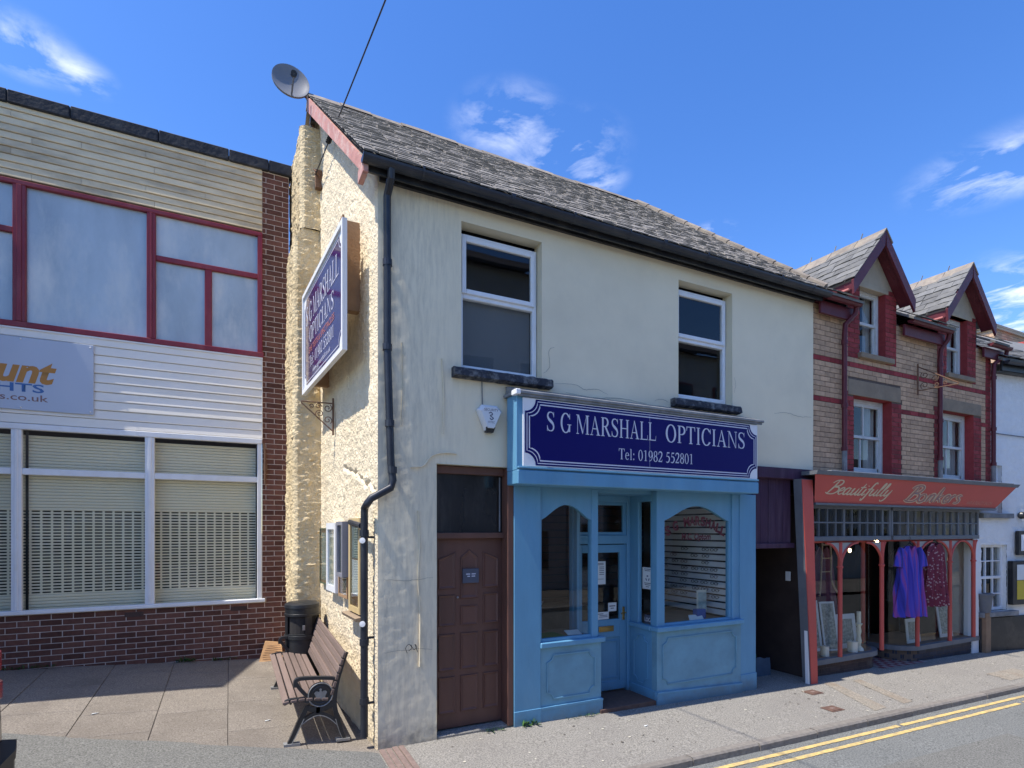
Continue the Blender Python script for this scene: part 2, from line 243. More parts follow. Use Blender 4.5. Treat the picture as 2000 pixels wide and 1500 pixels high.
def grime(m, p0, p1, col, amt, sc=(7, 7, 0.9)):
    # rain streaks of grime, thickest by the old corner pipe and fading out along the wall (a stain on the paint)
    t = m.node_tree; b = t.nodes['Principled BSDF']; src = b.inputs['Base Color'].links[0].from_socket
    tc = nn(t, 'ShaderNodeTexCoord'); sp = nn(t, 'ShaderNodeSeparateXYZ'); t.links.new(tc.outputs['Object'], sp.inputs[0])
    mp = nn(t, 'ShaderNodeMapping'); mp.inputs['Scale'].default_value = sc; t.links.new(tc.outputs['Object'], mp.inputs[0])
    n = nn(t, 'ShaderNodeTexNoise'); n.inputs['Scale'].default_value = 1.6; n.inputs['Detail'].default_value = 8; n.inputs['Roughness'].default_value = 0.7; t.links.new(mp.outputs[0], n.inputs[0])
    a = nn(t, 'ShaderNodeMapRange'); t.links.new(n.outputs[0], a.inputs[0]); a.inputs['From Min'].default_value = 0.42; a.inputs['From Max'].default_value = 0.72; a.inputs['To Max'].default_value = amt
    w = nn(t, 'ShaderNodeTexNoise'); w.inputs['Scale'].default_value = 1.1; t.links.new(tc.outputs['Object'], w.inputs[0])
    xx = nn(t, 'ShaderNodeMath', operation='MULTIPLY_ADD'); t.links.new(w.outputs[0], xx.inputs[0]); xx.inputs[1].default_value = 0.8; t.links.new(sp.outputs[0], xx.inputs[2])
    g = nn(t, 'ShaderNodeMapRange', interpolation_type='SMOOTHSTEP'); t.links.new(xx.outputs[0], g.inputs[0]); g.inputs['From Min'].default_value = p1; g.inputs['From Max'].default_value = p0
    mu = nn(t, 'ShaderNodeMath', operation='MULTIPLY'); t.links.new(a.outputs[0], mu.inputs[0]); t.links.new(g.outputs[0], mu.inputs[1])
    mi = nn(t, 'ShaderNodeMixRGB'); t.links.new(mu.outputs[0], mi.inputs[0]); t.links.new(src, mi.inputs[1]); mi.inputs[2].default_value = (*col, 1); t.links.new(mi.outputs[0], b.inputs['Base Color'])
def splash(m, h, col, amt):
    # road dirt splashed up the foot of the wall, ragged at its upper edge
    t = m.node_tree; b = t.nodes['Principled BSDF']; src = b.inputs['Base Color'].links[0].from_socket
    tc = nn(t, 'ShaderNodeTexCoord'); sp = nn(t, 'ShaderNodeSeparateXYZ'); t.links.new(tc.outputs['Object'], sp.inputs[0])
    n = nn(t, 'ShaderNodeTexNoise'); n.inputs['Scale'].default_value = 7; n.inputs['Detail'].default_value = 9; n.inputs['Roughness'].default_value = 0.7; t.links.new(tc.outputs['Object'], n.inputs[0])
    a = nn(t, 'ShaderNodeMath', operation='MULTIPLY_ADD'); t.links.new(n.outputs[0], a.inputs[0]); a.inputs[1].default_value = -2.2*h; t.links.new(sp.outputs[2], a.inputs[2])
    g = nn(t, 'ShaderNodeMapRange', interpolation_type='SMOOTHSTEP'); t.links.new(a.outputs[0], g.inputs[0]); g.inputs['From Min'].default_value = -0.3*h; g.inputs['From Max'].default_value = -1.5*h; g.inputs['To Max'].default_value = amt
    mi = nn(t, 'ShaderNodeMixRGB'); t.links.new(g.outputs[0], mi.inputs[0]); t.links.new(src, mi.inputs[1]); mi.inputs[2].default_value = (*col, 1); t.links.new(mi.outputs[0], b.inputs['Base Color'])
splash(M['front'], 0.30, (0.20, 0.17, 0.13), 0.75); splash(M['blue'], 0.16, (0.13, 0.17, 0.17), 0.7); splash(M['blue2'], 0.20, (0.10, 0.14, 0.14), 0.7); splash(M['gable'], 0.22, (0.30, 0.24, 0.16), 0.6)
grime(M['front'], 1.9, 2.9, (0.27, 0.25, 0.21), 0.42, (16, 16, 2.2))
def dress_mat(name, cols, stripes=True):
    m = bpy.data.materials.new(name); m.use_nodes = True; t = m.node_tree; b = t.nodes['Principled BSDF']; b.inputs['Roughness'].default_value = 0.9
    tc = nn(t, 'ShaderNodeTexCoord'); rp = nn(t, 'ShaderNodeValToRGB'); e = rp.color_ramp
    if stripes:
        wv = nn(t, 'ShaderNodeTexNoise'); wv.inputs['Scale'].default_value = 1.0; wv.inputs['Detail'].default_value = 4
        mp = nn(t, 'ShaderNodeMapping'); mp.inputs['Scale'].default_value = (11.0, 0.0, 0.25); t.links.new(tc.outputs['Object'], mp.inputs[0]); t.links.new(mp.outputs[0], wv.inputs[0]); t.links.new(wv.outputs[0], rp.inputs[0])
        ps = [0.33, 0.43, 0.49, 0.55, 0.66]
    else:
        wv = nn(t, 'ShaderNodeTexVoronoi'); wv.inputs['Scale'].default_value = 22; t.links.new(tc.outputs['Object'], wv.inputs[0]); t.links.new(wv.outputs[0], rp.inputs[0]); ps = [0.0, 0.3, 0.45, 0.5, 0.9]
    while len(e.elements) < len(cols): e.elements.new(0.5)
    e.interpolation = 'CONSTANT' if not stripes else 'LINEAR'
    for i, c in enumerate(cols): e.elements[i].position = ps[i]; e.elements[i].color = (*c, 1)
    t.links.new(rp.outputs[0], b.inputs['Base Color'])
    return m
M['dress1'] = dress_mat('purple_striped_cloth', [(0.03, 0.025, 0.30), (0.09, 0.07, 0.44), (0.30, 0.06, 0.22), (0.06, 0.06, 0.46), (0.02, 0.02, 0.18)])
M['dress2'] = dress_mat('plum_floral_cloth', [(0.42, 0.28, 0.27), (0.19, 0.03, 0.055), (0.15, 0.025, 0.06), (0.19, 0.03, 0.05), (0.06, 0.01, 0.03)], False)

# ------------------------------------------------------------------ object helpers
W = {}
def link(o, parent=None, mw=None):
    C.objects.link(o)
    mw = mw if mw is not None else Matrix.Identity(4)
    o.matrix_basis = mw; W[o.name] = mw.copy()
    if parent is not None:
        o.parent = parent; o.matrix_parent_inverse = W[parent.name].inverted()
    return o
def tag(o, label, cat, group=None):
    o['label'] = label; o['category'] = cat
    if group: o['group'] = group
    return o
def thing(name, label, cat, loc=(0, 0, 0), rz=0.0, group=None):
    o = bpy.data.objects.new(name, None); o.empty_display_size = 0.2
    link(o, None, Matrix.Translation(loc) @ Matrix.Rotation(rz, 4, 'Z'))
    return tag(o, label, cat, group)

class MB:
    def __init__(s): s.v = []; s.f = []; s.mi = []; s.k = 0
    def face(s, pts):
        n = len(s.v); s.v += [tuple(p) for p in pts]; s.f.append(tuple(range(n, n+len(pts)))); s.mi.append(s.k); return s
    def box(s, x0, y0, z0, x1, y1, z1, b=0.0):
        if x0 > x1: x0, x1 = x1, x0
        if y0 > y1: y0, y1 = y1, y0
        if z0 > z1: z0, z1 = z1, z0
        n = len(s.v)
        if b <= 0:
            s.v += [(x, y, z) for x in (x0, x1) for y in (y0, y1) for z in (z0, z1)]
            fs = [(0, 1, 3, 2), (4, 6, 7, 5), (0, 4, 5, 1), (2, 3, 7, 6), (0, 2, 6, 4), (1, 5, 7, 3)]
            s.f += [tuple(n+i for i in f) for f in fs]; s.mi += [s.k]*6; return s
        b = min(b, (x1-x0)*0.45, (y1-y0)*0.45, (z1-z0)*0.45)
        lo = (x0, y0, z0); hi = (x1, y1, z1); idx = {}
        for cx in (0, 1):
            for cy in (0, 1):
                for cz in (0, 1):
                    c = (cx, cy, cz)
                    for a in range(3):
                        p = [0, 0, 0]
                        for q in range(3):
                            e = hi[q] if c[q] else lo[q]
                            p[q] = e if q == a else (e - b if c[q] else e + b)
                        idx[(c, a)] = len(s.v); s.v.append(tuple(p))
        for a in range(3):
            p, q = (a+1) % 3, (a+2) % 3
            for e in (0, 1):
                cs = []
                for (i, j) in ((0, 0), (1, 0), (1, 1), (0, 1)):
                    c = [0, 0, 0]; c[a] = e; c[p] = i; c[q] = j; cs.append(idx[(tuple(c), a)])
                s.f.append(tuple(cs if e else cs[::-1])); s.mi.append(s.k)
        for a in range(3):
            p, q = (a+1) % 3, (a+2) % 3
            for i in (0, 1):
                for j in (0, 1):
                    c0 = [0, 0, 0]; c0[a] = 0; c0[p] = i; c0[q] = j; c1 = list(c0); c1[a] = 1
                    c0 = tuple(c0); c1 = tuple(c1)
                    f = (idx[(c0, p)], idx[(c1, p)], idx[(c1, q)], idx[(c0, q)])
                    s.f.append(f if i != j else f[::-1]); s.mi.append(s.k)
        for c in [(i, j, k) for i in (0, 1) for j in (0, 1) for k in (0, 1)]:
            f = (idx[(c, 0)], idx[(c, 1)], idx[(c, 2)]); s.f.append(f if sum(c) % 2 else f[::-1]); s.mi.append(s.k)
        return s
    def prism(s, pts, vec):
        n = len(s.v); m = len(pts); vec = Vector(vec)
        s.v += [tuple(p) for p in pts] + [tuple(Vector(p)+vec) for p in pts]
        s.f.append(tuple(range(n, n+m))); s.f.append(tuple(range(n+2*m-1, n+m-1, -1))); s.mi += [s.k]*2
        for i in range(m):
            j = (i+1) % m; s.f.append((n+j, n+i, n+m+i, n+m+j)); s.mi.append(s.k)
        return s
    def tube(s, pts, r, n=8, closed=False, flat=1.0, up=None):
        pts = [Vector(p) for p in pts]; m = len(pts); base = len(s.v)
        prev = None
        for i, p in enumerate(pts):
            if closed: d = pts[(i+1) % m] - pts[i-1]
            else: d = pts[min(i+1, m-1)] - pts[max(i-1, 0)]
            d.normalize()
            u = Vector(up) if up else (prev if prev is not None else (Vector((0, 0, 1)) if abs(d.z) < 0.9 else Vector((1, 0, 0))))
            a = d.cross(u)
            if a.length < 1e-5: a = d.cross(Vector((1, 0.3, 0.2)))
            a.normalize(); b = a.cross(d).normalized(); prev = b
            rr = r[i] if isinstance(r, (list, tuple)) else r
            for k in range(n):
                t = 2*math.pi*(k+0.5)/n
                s.v.append(tuple(p + a*math.cos(t)*rr*flat + b*math.sin(t)*rr))
        L = m if closed else m-1
        for i in range(L):
            i2 = (i+1) % m
            for k in range(n):
                k2 = (k+1) % n
                s.f.append((base+i*n+k, base+i*n+k2, base+i2*n+k2, base+i2*n+k)); s.mi.append(s.k)
        if not closed:
            s.f.append(tuple(base+k for k in range(n-1, -1, -1))); s.f.append(tuple(base+(m-1)*n+k for k in range(n))); s.mi += [s.k]*2
        return s
    def lathe(s, prof, c=(0, 0, 0), n=20, a0=0.0, a1=2*math.pi):
        base = len(s.v); full = abs(a1-a0-2*math.pi) < 1e-6; nn_ = n if full else n+1
        for (r, z) in prof:
            for k in range(nn_):
                t = a0+(a1-a0)*k/n; s.v.append((c[0]+r*math.cos(t), c[1]+r*math.sin(t), c[2]+z))
        for i in range(len(prof)-1):
            for k in range(n):
                k2 = (k+1) % nn_
                s.f.append((base+i*nn_+k, base+i*nn_+k2, base+(i+1)*nn_+k2, base+(i+1)*nn_+k)); s.mi.append(s.k)
        return s
    def sphere(s, c, r, n=10, sz=1.0):
        return s.lathe([(max(1e-4, r*math.sin(math.pi*i/n)), -r*sz*math.cos(math.pi*i/n)) for i in range(n+1)], c, n+2)
    def mesh(s, name, mats, smooth=False):
        me = bpy.data.meshes.new(name); me.from_pydata(s.v, [], s.f)
        mats = mats if isinstance(mats, (list, tuple)) else [mats]
        for m in mats: me.materials.append(m)
        if len(mats) > 1: me.polygons.foreach_set('material_index', s.mi)
        if smooth:
            me.polygons.foreach_set('use_smooth', [True]*len(s.f)); me.set_sharp_from_angle(angle=rad(42))
        me.update(); return me
    def build(s, name, mats, parent=None, smooth=False, mw=None):
        return link(bpy.data.objects.new(name, s.mesh(name, mats, smooth)), parent, mw)

def bx(name, m, parent, x0, y0, z0, x1, y1, z1, b=0.004, mw=None): return MB().box(x0, y0, z0, x1, y1, z1, b).build(name, m, parent, mw=mw)

CAMP = Vector((0, 0, 2.1))
def place(pieces, parent, name, limit=300, mats=None):
    """pieces: (mesh, matrix). The nearest `limit` become parts, the rest one joined part."""
    pieces = sorted(pieces, key=lambda p: (p[1].translation-CAMP).length)
    for me, mw in pieces[:limit]: link(bpy.data.objects.new(name, me), parent, mw)
    rest = pieces[limit:]
    if rest:
        mb = MB(); ml = []
        for me, mw in rest:
            m = me.materials[0]
            if m not in ml: ml.append(m)
            n = len(mb.v); mb.v += [tuple(mw @ v.co) for v in me.vertices]
            for p in me.polygons: mb.f.append(tuple(n+i for i in p.vertices)); mb.mi.append(ml.index(m))
        o = mb.build(name, ml, parent); o['kind'] = 'stuff'
    return parent

def text(body, m, parent, origin, xdir, zdir, height, name='lettering', width=None, shear=0.0, align='LEFT', ext=0.001, bold=0.0, space=1.0):
    cu = bpy.data.curves.new('t', 'FONT'); cu.body = body; cu.size = 1.0; cu.extrude = 0.0; cu.offset = bold; cu.shear = shear; cu.align_x = align; cu.resolution_u = 3; cu.space_character = space
    ob = bpy.data.objects.new('t', cu); me = bpy.data.meshes.new_from_object(ob); bpy.data.objects.remove(ob); bpy.data.curves.remove(cu)
    me.materials.clear(); me.materials.append(m)
    s = height/0.73; xs = [v.co.x for v in me.vertices]
    sx = s
    if width: sx = width/(max(xs)-min(xs))
    xo = min(xs) if align == 'LEFT' else 0
    X = Vector(xdir).normalized(); Z = Vector(zdir).normalized(); Nn = X.cross(Z); O = Vector(origin)
    for v in me.vertices: v.co = O + X*((v.co.x-xo)*sx) + Z*(v.co.y*s) + Nn*ext
    me.name = name
    return link(bpy.data.objects.new(name, me), parent)

def sm(pts, n=6, closed=False):
    P = [Vector(p) for p in pts]; o = []; m = len(P)
    for i in range(m if closed else m-1):
        if closed: a, b, c, d = P[i-1], P[i], P[(i+1) % m], P[(i+2) % m]
        else: a, b, c, d = P[max(i-1, 0)], P[i], P[i+1], P[min(i+2, m-1)]
        for k in range(n):
            t = k/n; o.append(0.5*((2*b)+(c-a)*t+(2*a-5*b+4*c-d)*t*t+(3*b-a-3*c+d)*t**3))
    if not closed: o.append(P[-1])
    return o

# serif capitals drawn as polygons and swept strokes, cap height 1
def ribbon(pts, ws, closed=False):
    P = [Vector((p[0], p[1], 0)) for p in pts]; m = len(P); L = []; Rr = []
    for i, p in enumerate(P):
        d = (P[(i+1) % m]-P[i-1]) if closed else (P[min(i+1, m-1)]-P[max(i-1, 0)])
        d.normalize(); nrm = Vector((-d.y, d.x, 0)); w = ws[i] if isinstance(ws, (list, tuple)) else ws
        L.append(p+nrm*w/2); Rr.append(p-nrm*w/2)
    fs = []
    for i in range(m if closed else m-1):
        j = (i+1) % m; fs.append([L[i], Rr[i], Rr[j], L[j]])
    return fs
ST, TH, SF = 0.15, 0.05, 0.04
def rect(x0, y0, x1, y1): return [[(x0, y0), (x1, y0), (x1, y1), (x0, y1)]]
def stem(x, y0=0.0, y1=1.0, w=ST, e=0.09, bot=True, top=True):
    f = rect(x-w/2, y0, x+w/2, y1)
    if bot: f += rect(x-w/2-e, y0, x+w/2+e, y0+SF)
    if top: f += rect(x-w/2-e, y1-SF, x+w/2+e, y1)
    return f
def ell(cx, cy, rx, ry, a0=0, a1=360, thick=ST, thin=TH, n=28):
    P = []; ws = []
    for i in range(n+1):
        t = rad(a0+(a1-a0)*i/n); w = thin+(thick-thin)*abs(math.cos(t))**1.3
        P.append((cx+(rx-thick/2)*math.cos(t), cy+(ry-thin/2)*math.sin(t))); ws.append(w)
    return ribbon(P, ws)
def sshape(x, y, w, h):
    c = [(0.86, 0.80), (0.74, 0.93), (0.5, 0.975), (0.26, 0.92), (0.17, 0.77), (0.27, 0.63), (0.5, 0.52), (0.74, 0.40), (0.84, 0.24), (0.74, 0.08), (0.5, 0.025), (0.24, 0.075), (0.13, 0.24)]
    wd = [0.05, 0.055, 0.05, 0.09, 0.13, 0.15, 0.17, 0.15, 0.13, 0.09, 0.05, 0.06, 0.05]
    P = sm([(p[0]*w, p[1]*h, 0) for p in c], 4); ws = [wd[min(int(i/4), 12)]*(1-(i % 4)/4)+wd[min(int(i/4)+1, 12)]*((i % 4)/4) for i in range(len(P))]
    f = ribbon([(p.x+x, p.y+y) for p in P], [q*h for q in ws])
    f += rect(x+0.83*w, y+0.72*h, x+0.88*w, y+0.99*h) + rect(x+0.10*w, y+0.01*h, x+0.15*w, y+0.30*h)
    return f
def glyph(c):
    if c == 'S': return sshape(0.02, 0, 0.78, 1), 0.84
    if c == 'I': return stem(0.25), 0.5
    if c == 'H': return stem(0.22)+stem(0.85)+rect(0.29, 0.49, 0.78, 0.49+TH), 1.08
    if c == 'L': return stem(0.22)+rect(0.29, 0, 0.84, TH)+[[(0.80, TH), (0.84, TH), (0.87, 0.27), (0.84, 0.27)]], 0.9
    if c == 'T': return stem(0.45, top=False)+rect(0.05, 1-TH, 0.85, 1)+[[(0.05, 1-TH), (0.05, 0.74), (0.08, 0.74), (0.13, 1-TH)], [(0.85, 1-TH), (0.77, 1-TH), (0.82, 0.74), (0.85, 0.74)]], 0.9
    if c == 'A': return [[(0.45, 1.0), (0.53, 1.0), (0.92, 0.03), (0.75, 0.03)], [(0.47, 0.97), (0.485, 0.88), (0.20, 0.03), (0.14, 0.03)]]+rect(0.28, 0.32, 0.72, 0.32+TH)+rect(0.03, 0, 0.32, SF)+rect(0.64, 0, 1.02, SF), 1.05
    if c == 'M': return rect(0.14, 0.03, 0.19, 0.97)+rect(0.05, 0, 0.29, SF)+rect(0.05, 1-SF, 0.22, 1)+[[(0.14, 1.0), (0.30, 1.0), (0.69, 0.10), (0.62, 0.0)], [(0.62, 0.0), (0.66, 0.03), (1.04, 1.0), (1.0, 1.0)]]+stem(1.09), 1.32
    if c == 'N': return rect(0.16, 0.03, 0.21, 0.97)+rect(0.06, 0, 0.31, SF)+rect(0.03, 1-SF, 0.2, 1)+[[(0.12, 1.0), (0.28, 1.0), (0.90, 0.0), (0.86, 0.0), (0.83, 0.02)]]+rect(0.86, 0.0, 0.91, 0.97)+rect(0.76, 1-SF, 1.01, 1), 1.06
    if c == 'O': return ell(0.53, 0.5, 0.46, 0.52, thick=0.16, n=36), 1.06
    if c == 'C': return ell(0.53, 0.5, 0.46, 0.52, 40, 322, 0.16)+[[(0.88, 0.70), (0.92, 0.70), (0.92, 0.99), (0.89, 0.99), (0.84, 0.82)], [(0.90, 0.20), (0.95, 0.24), (0.88, 0.13), (0.84, 0.16)]], 1.0
    if c == 'G': return ell(0.53, 0.5, 0.46, 0.52, 40, 330, 0.16)+[[(0.88, 0.70), (0.92, 0.70), (0.92, 0.99), (0.89, 0.99), (0.84, 0.82)]]+rect(0.80, 0.05, 0.94, 0.42)+rect(0.68, 0.40, 1.04, 0.44), 1.07
    if c == 'P': return stem(0.22)+ell(0.40, 0.735, 0.38, 0.265, -90, 90, 0.15)+rect(0.28, 1-TH, 0.40, 1)+rect(0.28, 0.47, 0.40, 0.47+TH), 0.82
    if c == 'R': return stem(0.22)+ell(0.40, 0.745, 0.38, 0.255, -90, 90, 0.15)+rect(0.28, 1-TH, 0.40, 1)+rect(0.28, 0.49, 0.42, 0.49+TH)+[[(0.40, 0.50), (0.55, 0.52), (0.97, 0.0), (0.78, 0.0)]]+rect(0.80, 0, 1.0, SF), 1.0
    if c == 'e': return ell(0.33, 0.33, 0.28, 0.345, 8, 318, 0.12)+rect(0.12, 0.36, 0.58, 0.41), 0.66
    if c == 'l': return stem(0.2, 0, 1.02, 0.12, 0.08, top=False)+rect(0.05, 0.98, 0.2, 1.02), 0.4
    if c == ':': return ell(0.2, 0.08, 0.08, 0.085, thick=0.08, thin=0.08, n=12)+ell(0.2, 0.55, 0.08, 0.085, thick=0.08, thin=0.08, n=12), 0.42
    if c == '.': return ell(0.16, 0.08, 0.08, 0.085, thick=0.08, thin=0.08, n=12), 0.34
    if c == '0': return ell(0.37, 0.5, 0.32, 0.52, thick=0.13, n=30), 0.74
    if c == '1': return stem(0.38, 0, 1.0, 0.13, 0.12, top=False)+[[(0.32, 1.0), (0.40, 1.0), (0.14, 0.86), (0.12, 0.9)]], 0.74
    if c == '2':
        P = sm([(0.10, 0.70, 0), (0.16, 0.90, 0), (0.36, 0.975, 0), (0.56, 0.88, 0), (0.58, 0.68, 0), (0.44, 0.42, 0), (0.10, 0.06, 0)], 4)
        return ribbon([(p.x, p.y) for p in P], [0.05+0.09*min(1, i/10) if i < 17 else 0.14-0.08*(i-17)/8 for i in range(len(P))])+rect(0.07, 0, 0.62, 0.11)+[[(0.58, 0.11), (0.62, 0.11), (0.68, 0.25), (0.64, 0.25)]], 0.74
    if c == '5':
        P = sm([(0.20, 0.58, 0), (0.40, 0.60, 0), (0.58, 0.48, 0), (0.60, 0.28, 0), (0.48, 0.08, 0), (0.28, 0.01, 0), (0.09, 0.07, 0)], 4)
        return ribbon([(p.x, p.y) for p in P], [0.05+0.10*math.sin(math.pi*i/(len(P)-1)) for i in range(len(P))])+[[(0.24, 1.0), (0.62, 1.0), (0.58, 0.88), (0.20, 0.88)], [(0.24, 1.0), (0.29, 0.93), (0.22, 0.56), (0.15, 0.56)]], 0.74
    if c == '8': return ell(0.37, 0.755, 0.26, 0.255, thick=0.12, n=24)+ell(0.37, 0.26, 0.31, 0.28, thick=0.13, n=24), 0.74
    if c == '9':
        P = sm([(0.66, 0.62, 0), (0.60, 0.34, 0), (0.42, 0.10, 0), (0.16, 0.0, 0)], 4)
        return ell(0.36, 0.68, 0.30, 0.33, thick=0.13, n=26)+ribbon([(p.x, p.y) for p in P], [0.12-0.07*i/(len(P)-1) for i in range(len(P))]), 0.74
    return [], 0.4
def serif(body, m, parent, origin, xdir, zdir, height, width, name='lettering', ext=0.002):
    fs = []; x = 0.0
    for c in body:
        f, a = glyph(c)
        for p in f: fs.append([(q[0]+x, q[1]) for q in p])
        x += a
    X = Vector(xdir).normalized(); Z = Vector(zdir).normalized(); Nn = X.cross(Z); O = Vector(origin); mb = MB(); s = width/x
    for i, p in enumerate(fs): mb.face([O+X*(q[0]*s)+Z*(q[1]*height)+Nn*(ext+0.00004*(i % 40)) for q in p])
    return mb.build(name, m, parent)
SCR = {'B': ([[(0.30, 0.95), (0.22, 0.5), (0.06, 0.0)], [(0.02, 0.78), (0.16, 0.96), (0.45, 1.0), (0.58, 0.84), (0.46, 0.60), (0.24, 0.53), (0.52, 0.48), (0.60, 0.24), (0.42, 0.03), (0.10, 0.02), (-0.06, 0.12)]], 0.62),
 'e': ([[(0.0, 0.2), (0.2, 0.27), (0.28, 0.40), (0.2, 0.5), (0.08, 0.38), (0.07, 0.12), (0.2, 0.0), (0.36, 0.13)]], 0.34),
 'a': ([[(0.30, 0.42), (0.19, 0.5), (0.05, 0.35), (0.04, 0.1), (0.14, 0.0), (0.27, 0.15), (0.32, 0.45)], [(0.33, 0.49), (0.29, 0.1), (0.37, 0.0), (0.48, 0.13)]], 0.46),
 'u': ([[(0.0, 0.28), (0.08, 0.49), (0.04, 0.1), (0.13, 0.0), (0.27, 0.15), (0.35, 0.48)], [(0.35, 0.49), (0.31, 0.1), (0.39, 0.0), (0.48, 0.13)]], 0.46),
 't': ([[(0.13, 0.85), (0.05, 0.1), (0.14, 0.0), (0.27, 0.13)], [(-0.06, 0.56), (0.27, 0.60)]], 0.26),
 'i': ([[(0.0, 0.2), (0.08, 0.49), (0.03, 0.1), (0.11, 0.0), (0.22, 0.13)], [(0.10, 0.68), (0.12, 0.72)]], 0.22),
 'f': ([[(0.36, 0.86), (0.27, 0.97), (0.17, 0.76), (0.06, -0.25), (-0.03, -0.36), (-0.06, -0.22)], [(-0.03, 0.47), (0.27, 0.50)]], 0.26),
 'l': ([[(0.0, 0.2), (0.18, 0.66), (0.20, 0.93), (0.12, 0.88), (0.05, 0.15), (0.12, 0.0), (0.26, 0.13)]], 0.25),
 'y': ([[(0.0, 0.28), (0.08, 0.49), (0.04, 0.12), (0.13, 0.02), (0.27, 0.18), (0.35, 0.48)], [(0.35, 0.49), (0.25, -0.18), (0.10, -0.38), (-0.03, -0.28)]], 0.44),
 'o': ([[(0.22, 0.52), (0.05, 0.36), (0.05, 0.12), (0.2, 0.0), (0.36, 0.12), (0.36, 0.36), (0.22, 0.52)]], 0.5),
 'n': ([[(0.08, 0.5), (0.04, 0.0)], [(0.05, 0.3), (0.2, 0.5), (0.31, 0.44), (0.29, 0.08), (0.38, 0.02)]], 0.46),
 'k': ([[(0.12, 1.0), (0.04, 0.0)], [(0.36, 0.5), (0.08, 0.26), (0.22, 0.2), (0.36, 0.0)]], 0.46),
 'r': ([[(0.08, 0.5), (0.04, 0.0)], [(0.05, 0.3), (0.18, 0.48), (0.30, 0.48)]], 0.36),
 's': ([[(0.32, 0.46), (0.18, 0.52), (0.08, 0.40), (0.28, 0.2), (0.22, 0.02), (0.02, 0.03)]], 0.38)}
def script(body, m, parent, origin, xdir, zdir, height, width, w, shear=0.3, name='lettering', ext=0.002):
    fs = []; x = 0.0
    for c in body:
        ss, a = SCR[c]
        for s_ in ss:
            P = sm([(p[0]+x+p[1]*shear, p[1], 0) for p in s_], 5); n = len(P)
            fs += ribbon([(p.x, p.y) for p in P], [w*(0.65+0.5*math.sin(math.pi*i/(n-1))) for i in range(n)])
        x += a
    X = Vector(xdir).normalized(); Z = Vector(zdir).normalized(); Nn = X.cross(Z); O = Vector(origin); mb = MB(); s = width/x
    for i, p in enumerate(fs): mb.face([O+X*(q[0]*s)+Z*(q[1]*height)+Nn*(ext+0.00005*(i % 30)) for q in p])
    return mb.build(name, m, parent)

def fbm(p, o=3):
    a = 0.0; s = 1.0; q = Vector(p)
    for _ in range(o): a += noise.noise(q)*s; q = q*2.03; s *= 0.5
    return a
def lines(a, b, step, extra=()):
    n = max(1, int(round((b-a)/step))); L = [a+(b-a)*i/n for i in range(n+1)]
    for e in extra:
        if a < e < b:
            i = min(range(1, len(L)-1) or [0], key=lambda k: abs(L[k]-e)); L[i] = e
    return sorted(set(L))
def grid(us, vs_, fn, hole=None, mb=None):
    mb = mb or MB(); base = len(mb.v); nu = len(us); nv = len(vs_)
    for v in vs_:
        for u in us: mb.v.append(tuple(fn(u, v)))
    for j in range(nv-1):
        for i in range(nu-1):
            if hole and hole((us[i]+us[i+1])/2, (vs_[j]+vs_[j+1])/2): continue
            mb.f.append((base+j*nu+i, base+j*nu+i+1, base+(j+1)*nu+i+1, base+(j+1)*nu+i)); mb.mi.append(mb.k)
    return mb

def G(x, y):
    s = 0.055*(1.25-x) if x < 1.25 else (0.0 if x < 3 else -0.020*(x-3))
    c = 0.03*(y-5.3) if y < 5.3 else (0.045*(y-5.3) if x < 1.25 else 0.0)
    return s+c

# ------------------------------------------------------------------ the ground
def sheet(name, m, pts_u, pts_v, dz=0.0, fn=G, kind='structure'):
    mb = grid(pts_u, pts_v, lambda x, y: (x, y, fn(x, y)+dz))
    o = mb.build(name, m, smooth=True); 
    if kind: o['kind'] = kind
    return o
KY = 4.05                                   # kerb line
def road_z(x, y): return G(x, KY)-0.075-0.018*(KY-y) if y > -1 else G(x, KY)-0.075-0.018*(KY+1)
far = [-400, -120, -40, -20, -12, -8, -6, -4.5, -3.5, -2.8, -2, -1.2, -0.4, 0.3, 0.9, 1.25, 1.8, 2.4, 3.0, 4, 5, 6, 7, 8, 9, 10, 12, 14, 17, 20, 30, 60, 150, 400]
def clampx(x): return max(-14, min(25, x))
terr = grid(far, [-400, -120, -40, -15, -6, 0, 3, 6, 12, 25, 60, 150, 400], lambda x, y: (x, y, G(clampx(x), 4.0)-0.55)).build('ground', M['asph'], smooth=True); terr['kind'] = 'structure'
sheet('road', M['road'], [x for x in far if -120 <= x <= 150], [-3.2, -2.4, -1, 0, 1, 2, 3, 3.5, 4.2], 0, lambda x, y: road_z(clampx(x), y))
xs = [x for x in far if -20 <= x <= 60]
sheet('pavement', M['pave'], [1.25]+[x for x in xs if x > 1.25], [KY-0.02, 4.4, 4.8, 5.3, 6.0, 7.5, 10.0], 0.0, lambda x, y: G(clampx(x), y))
sheet('opposite_pavement', M['pave'], xs, [-14.0, -3.3], 0.0, lambda x, y: road_z(clampx(x), -1)+0.1)
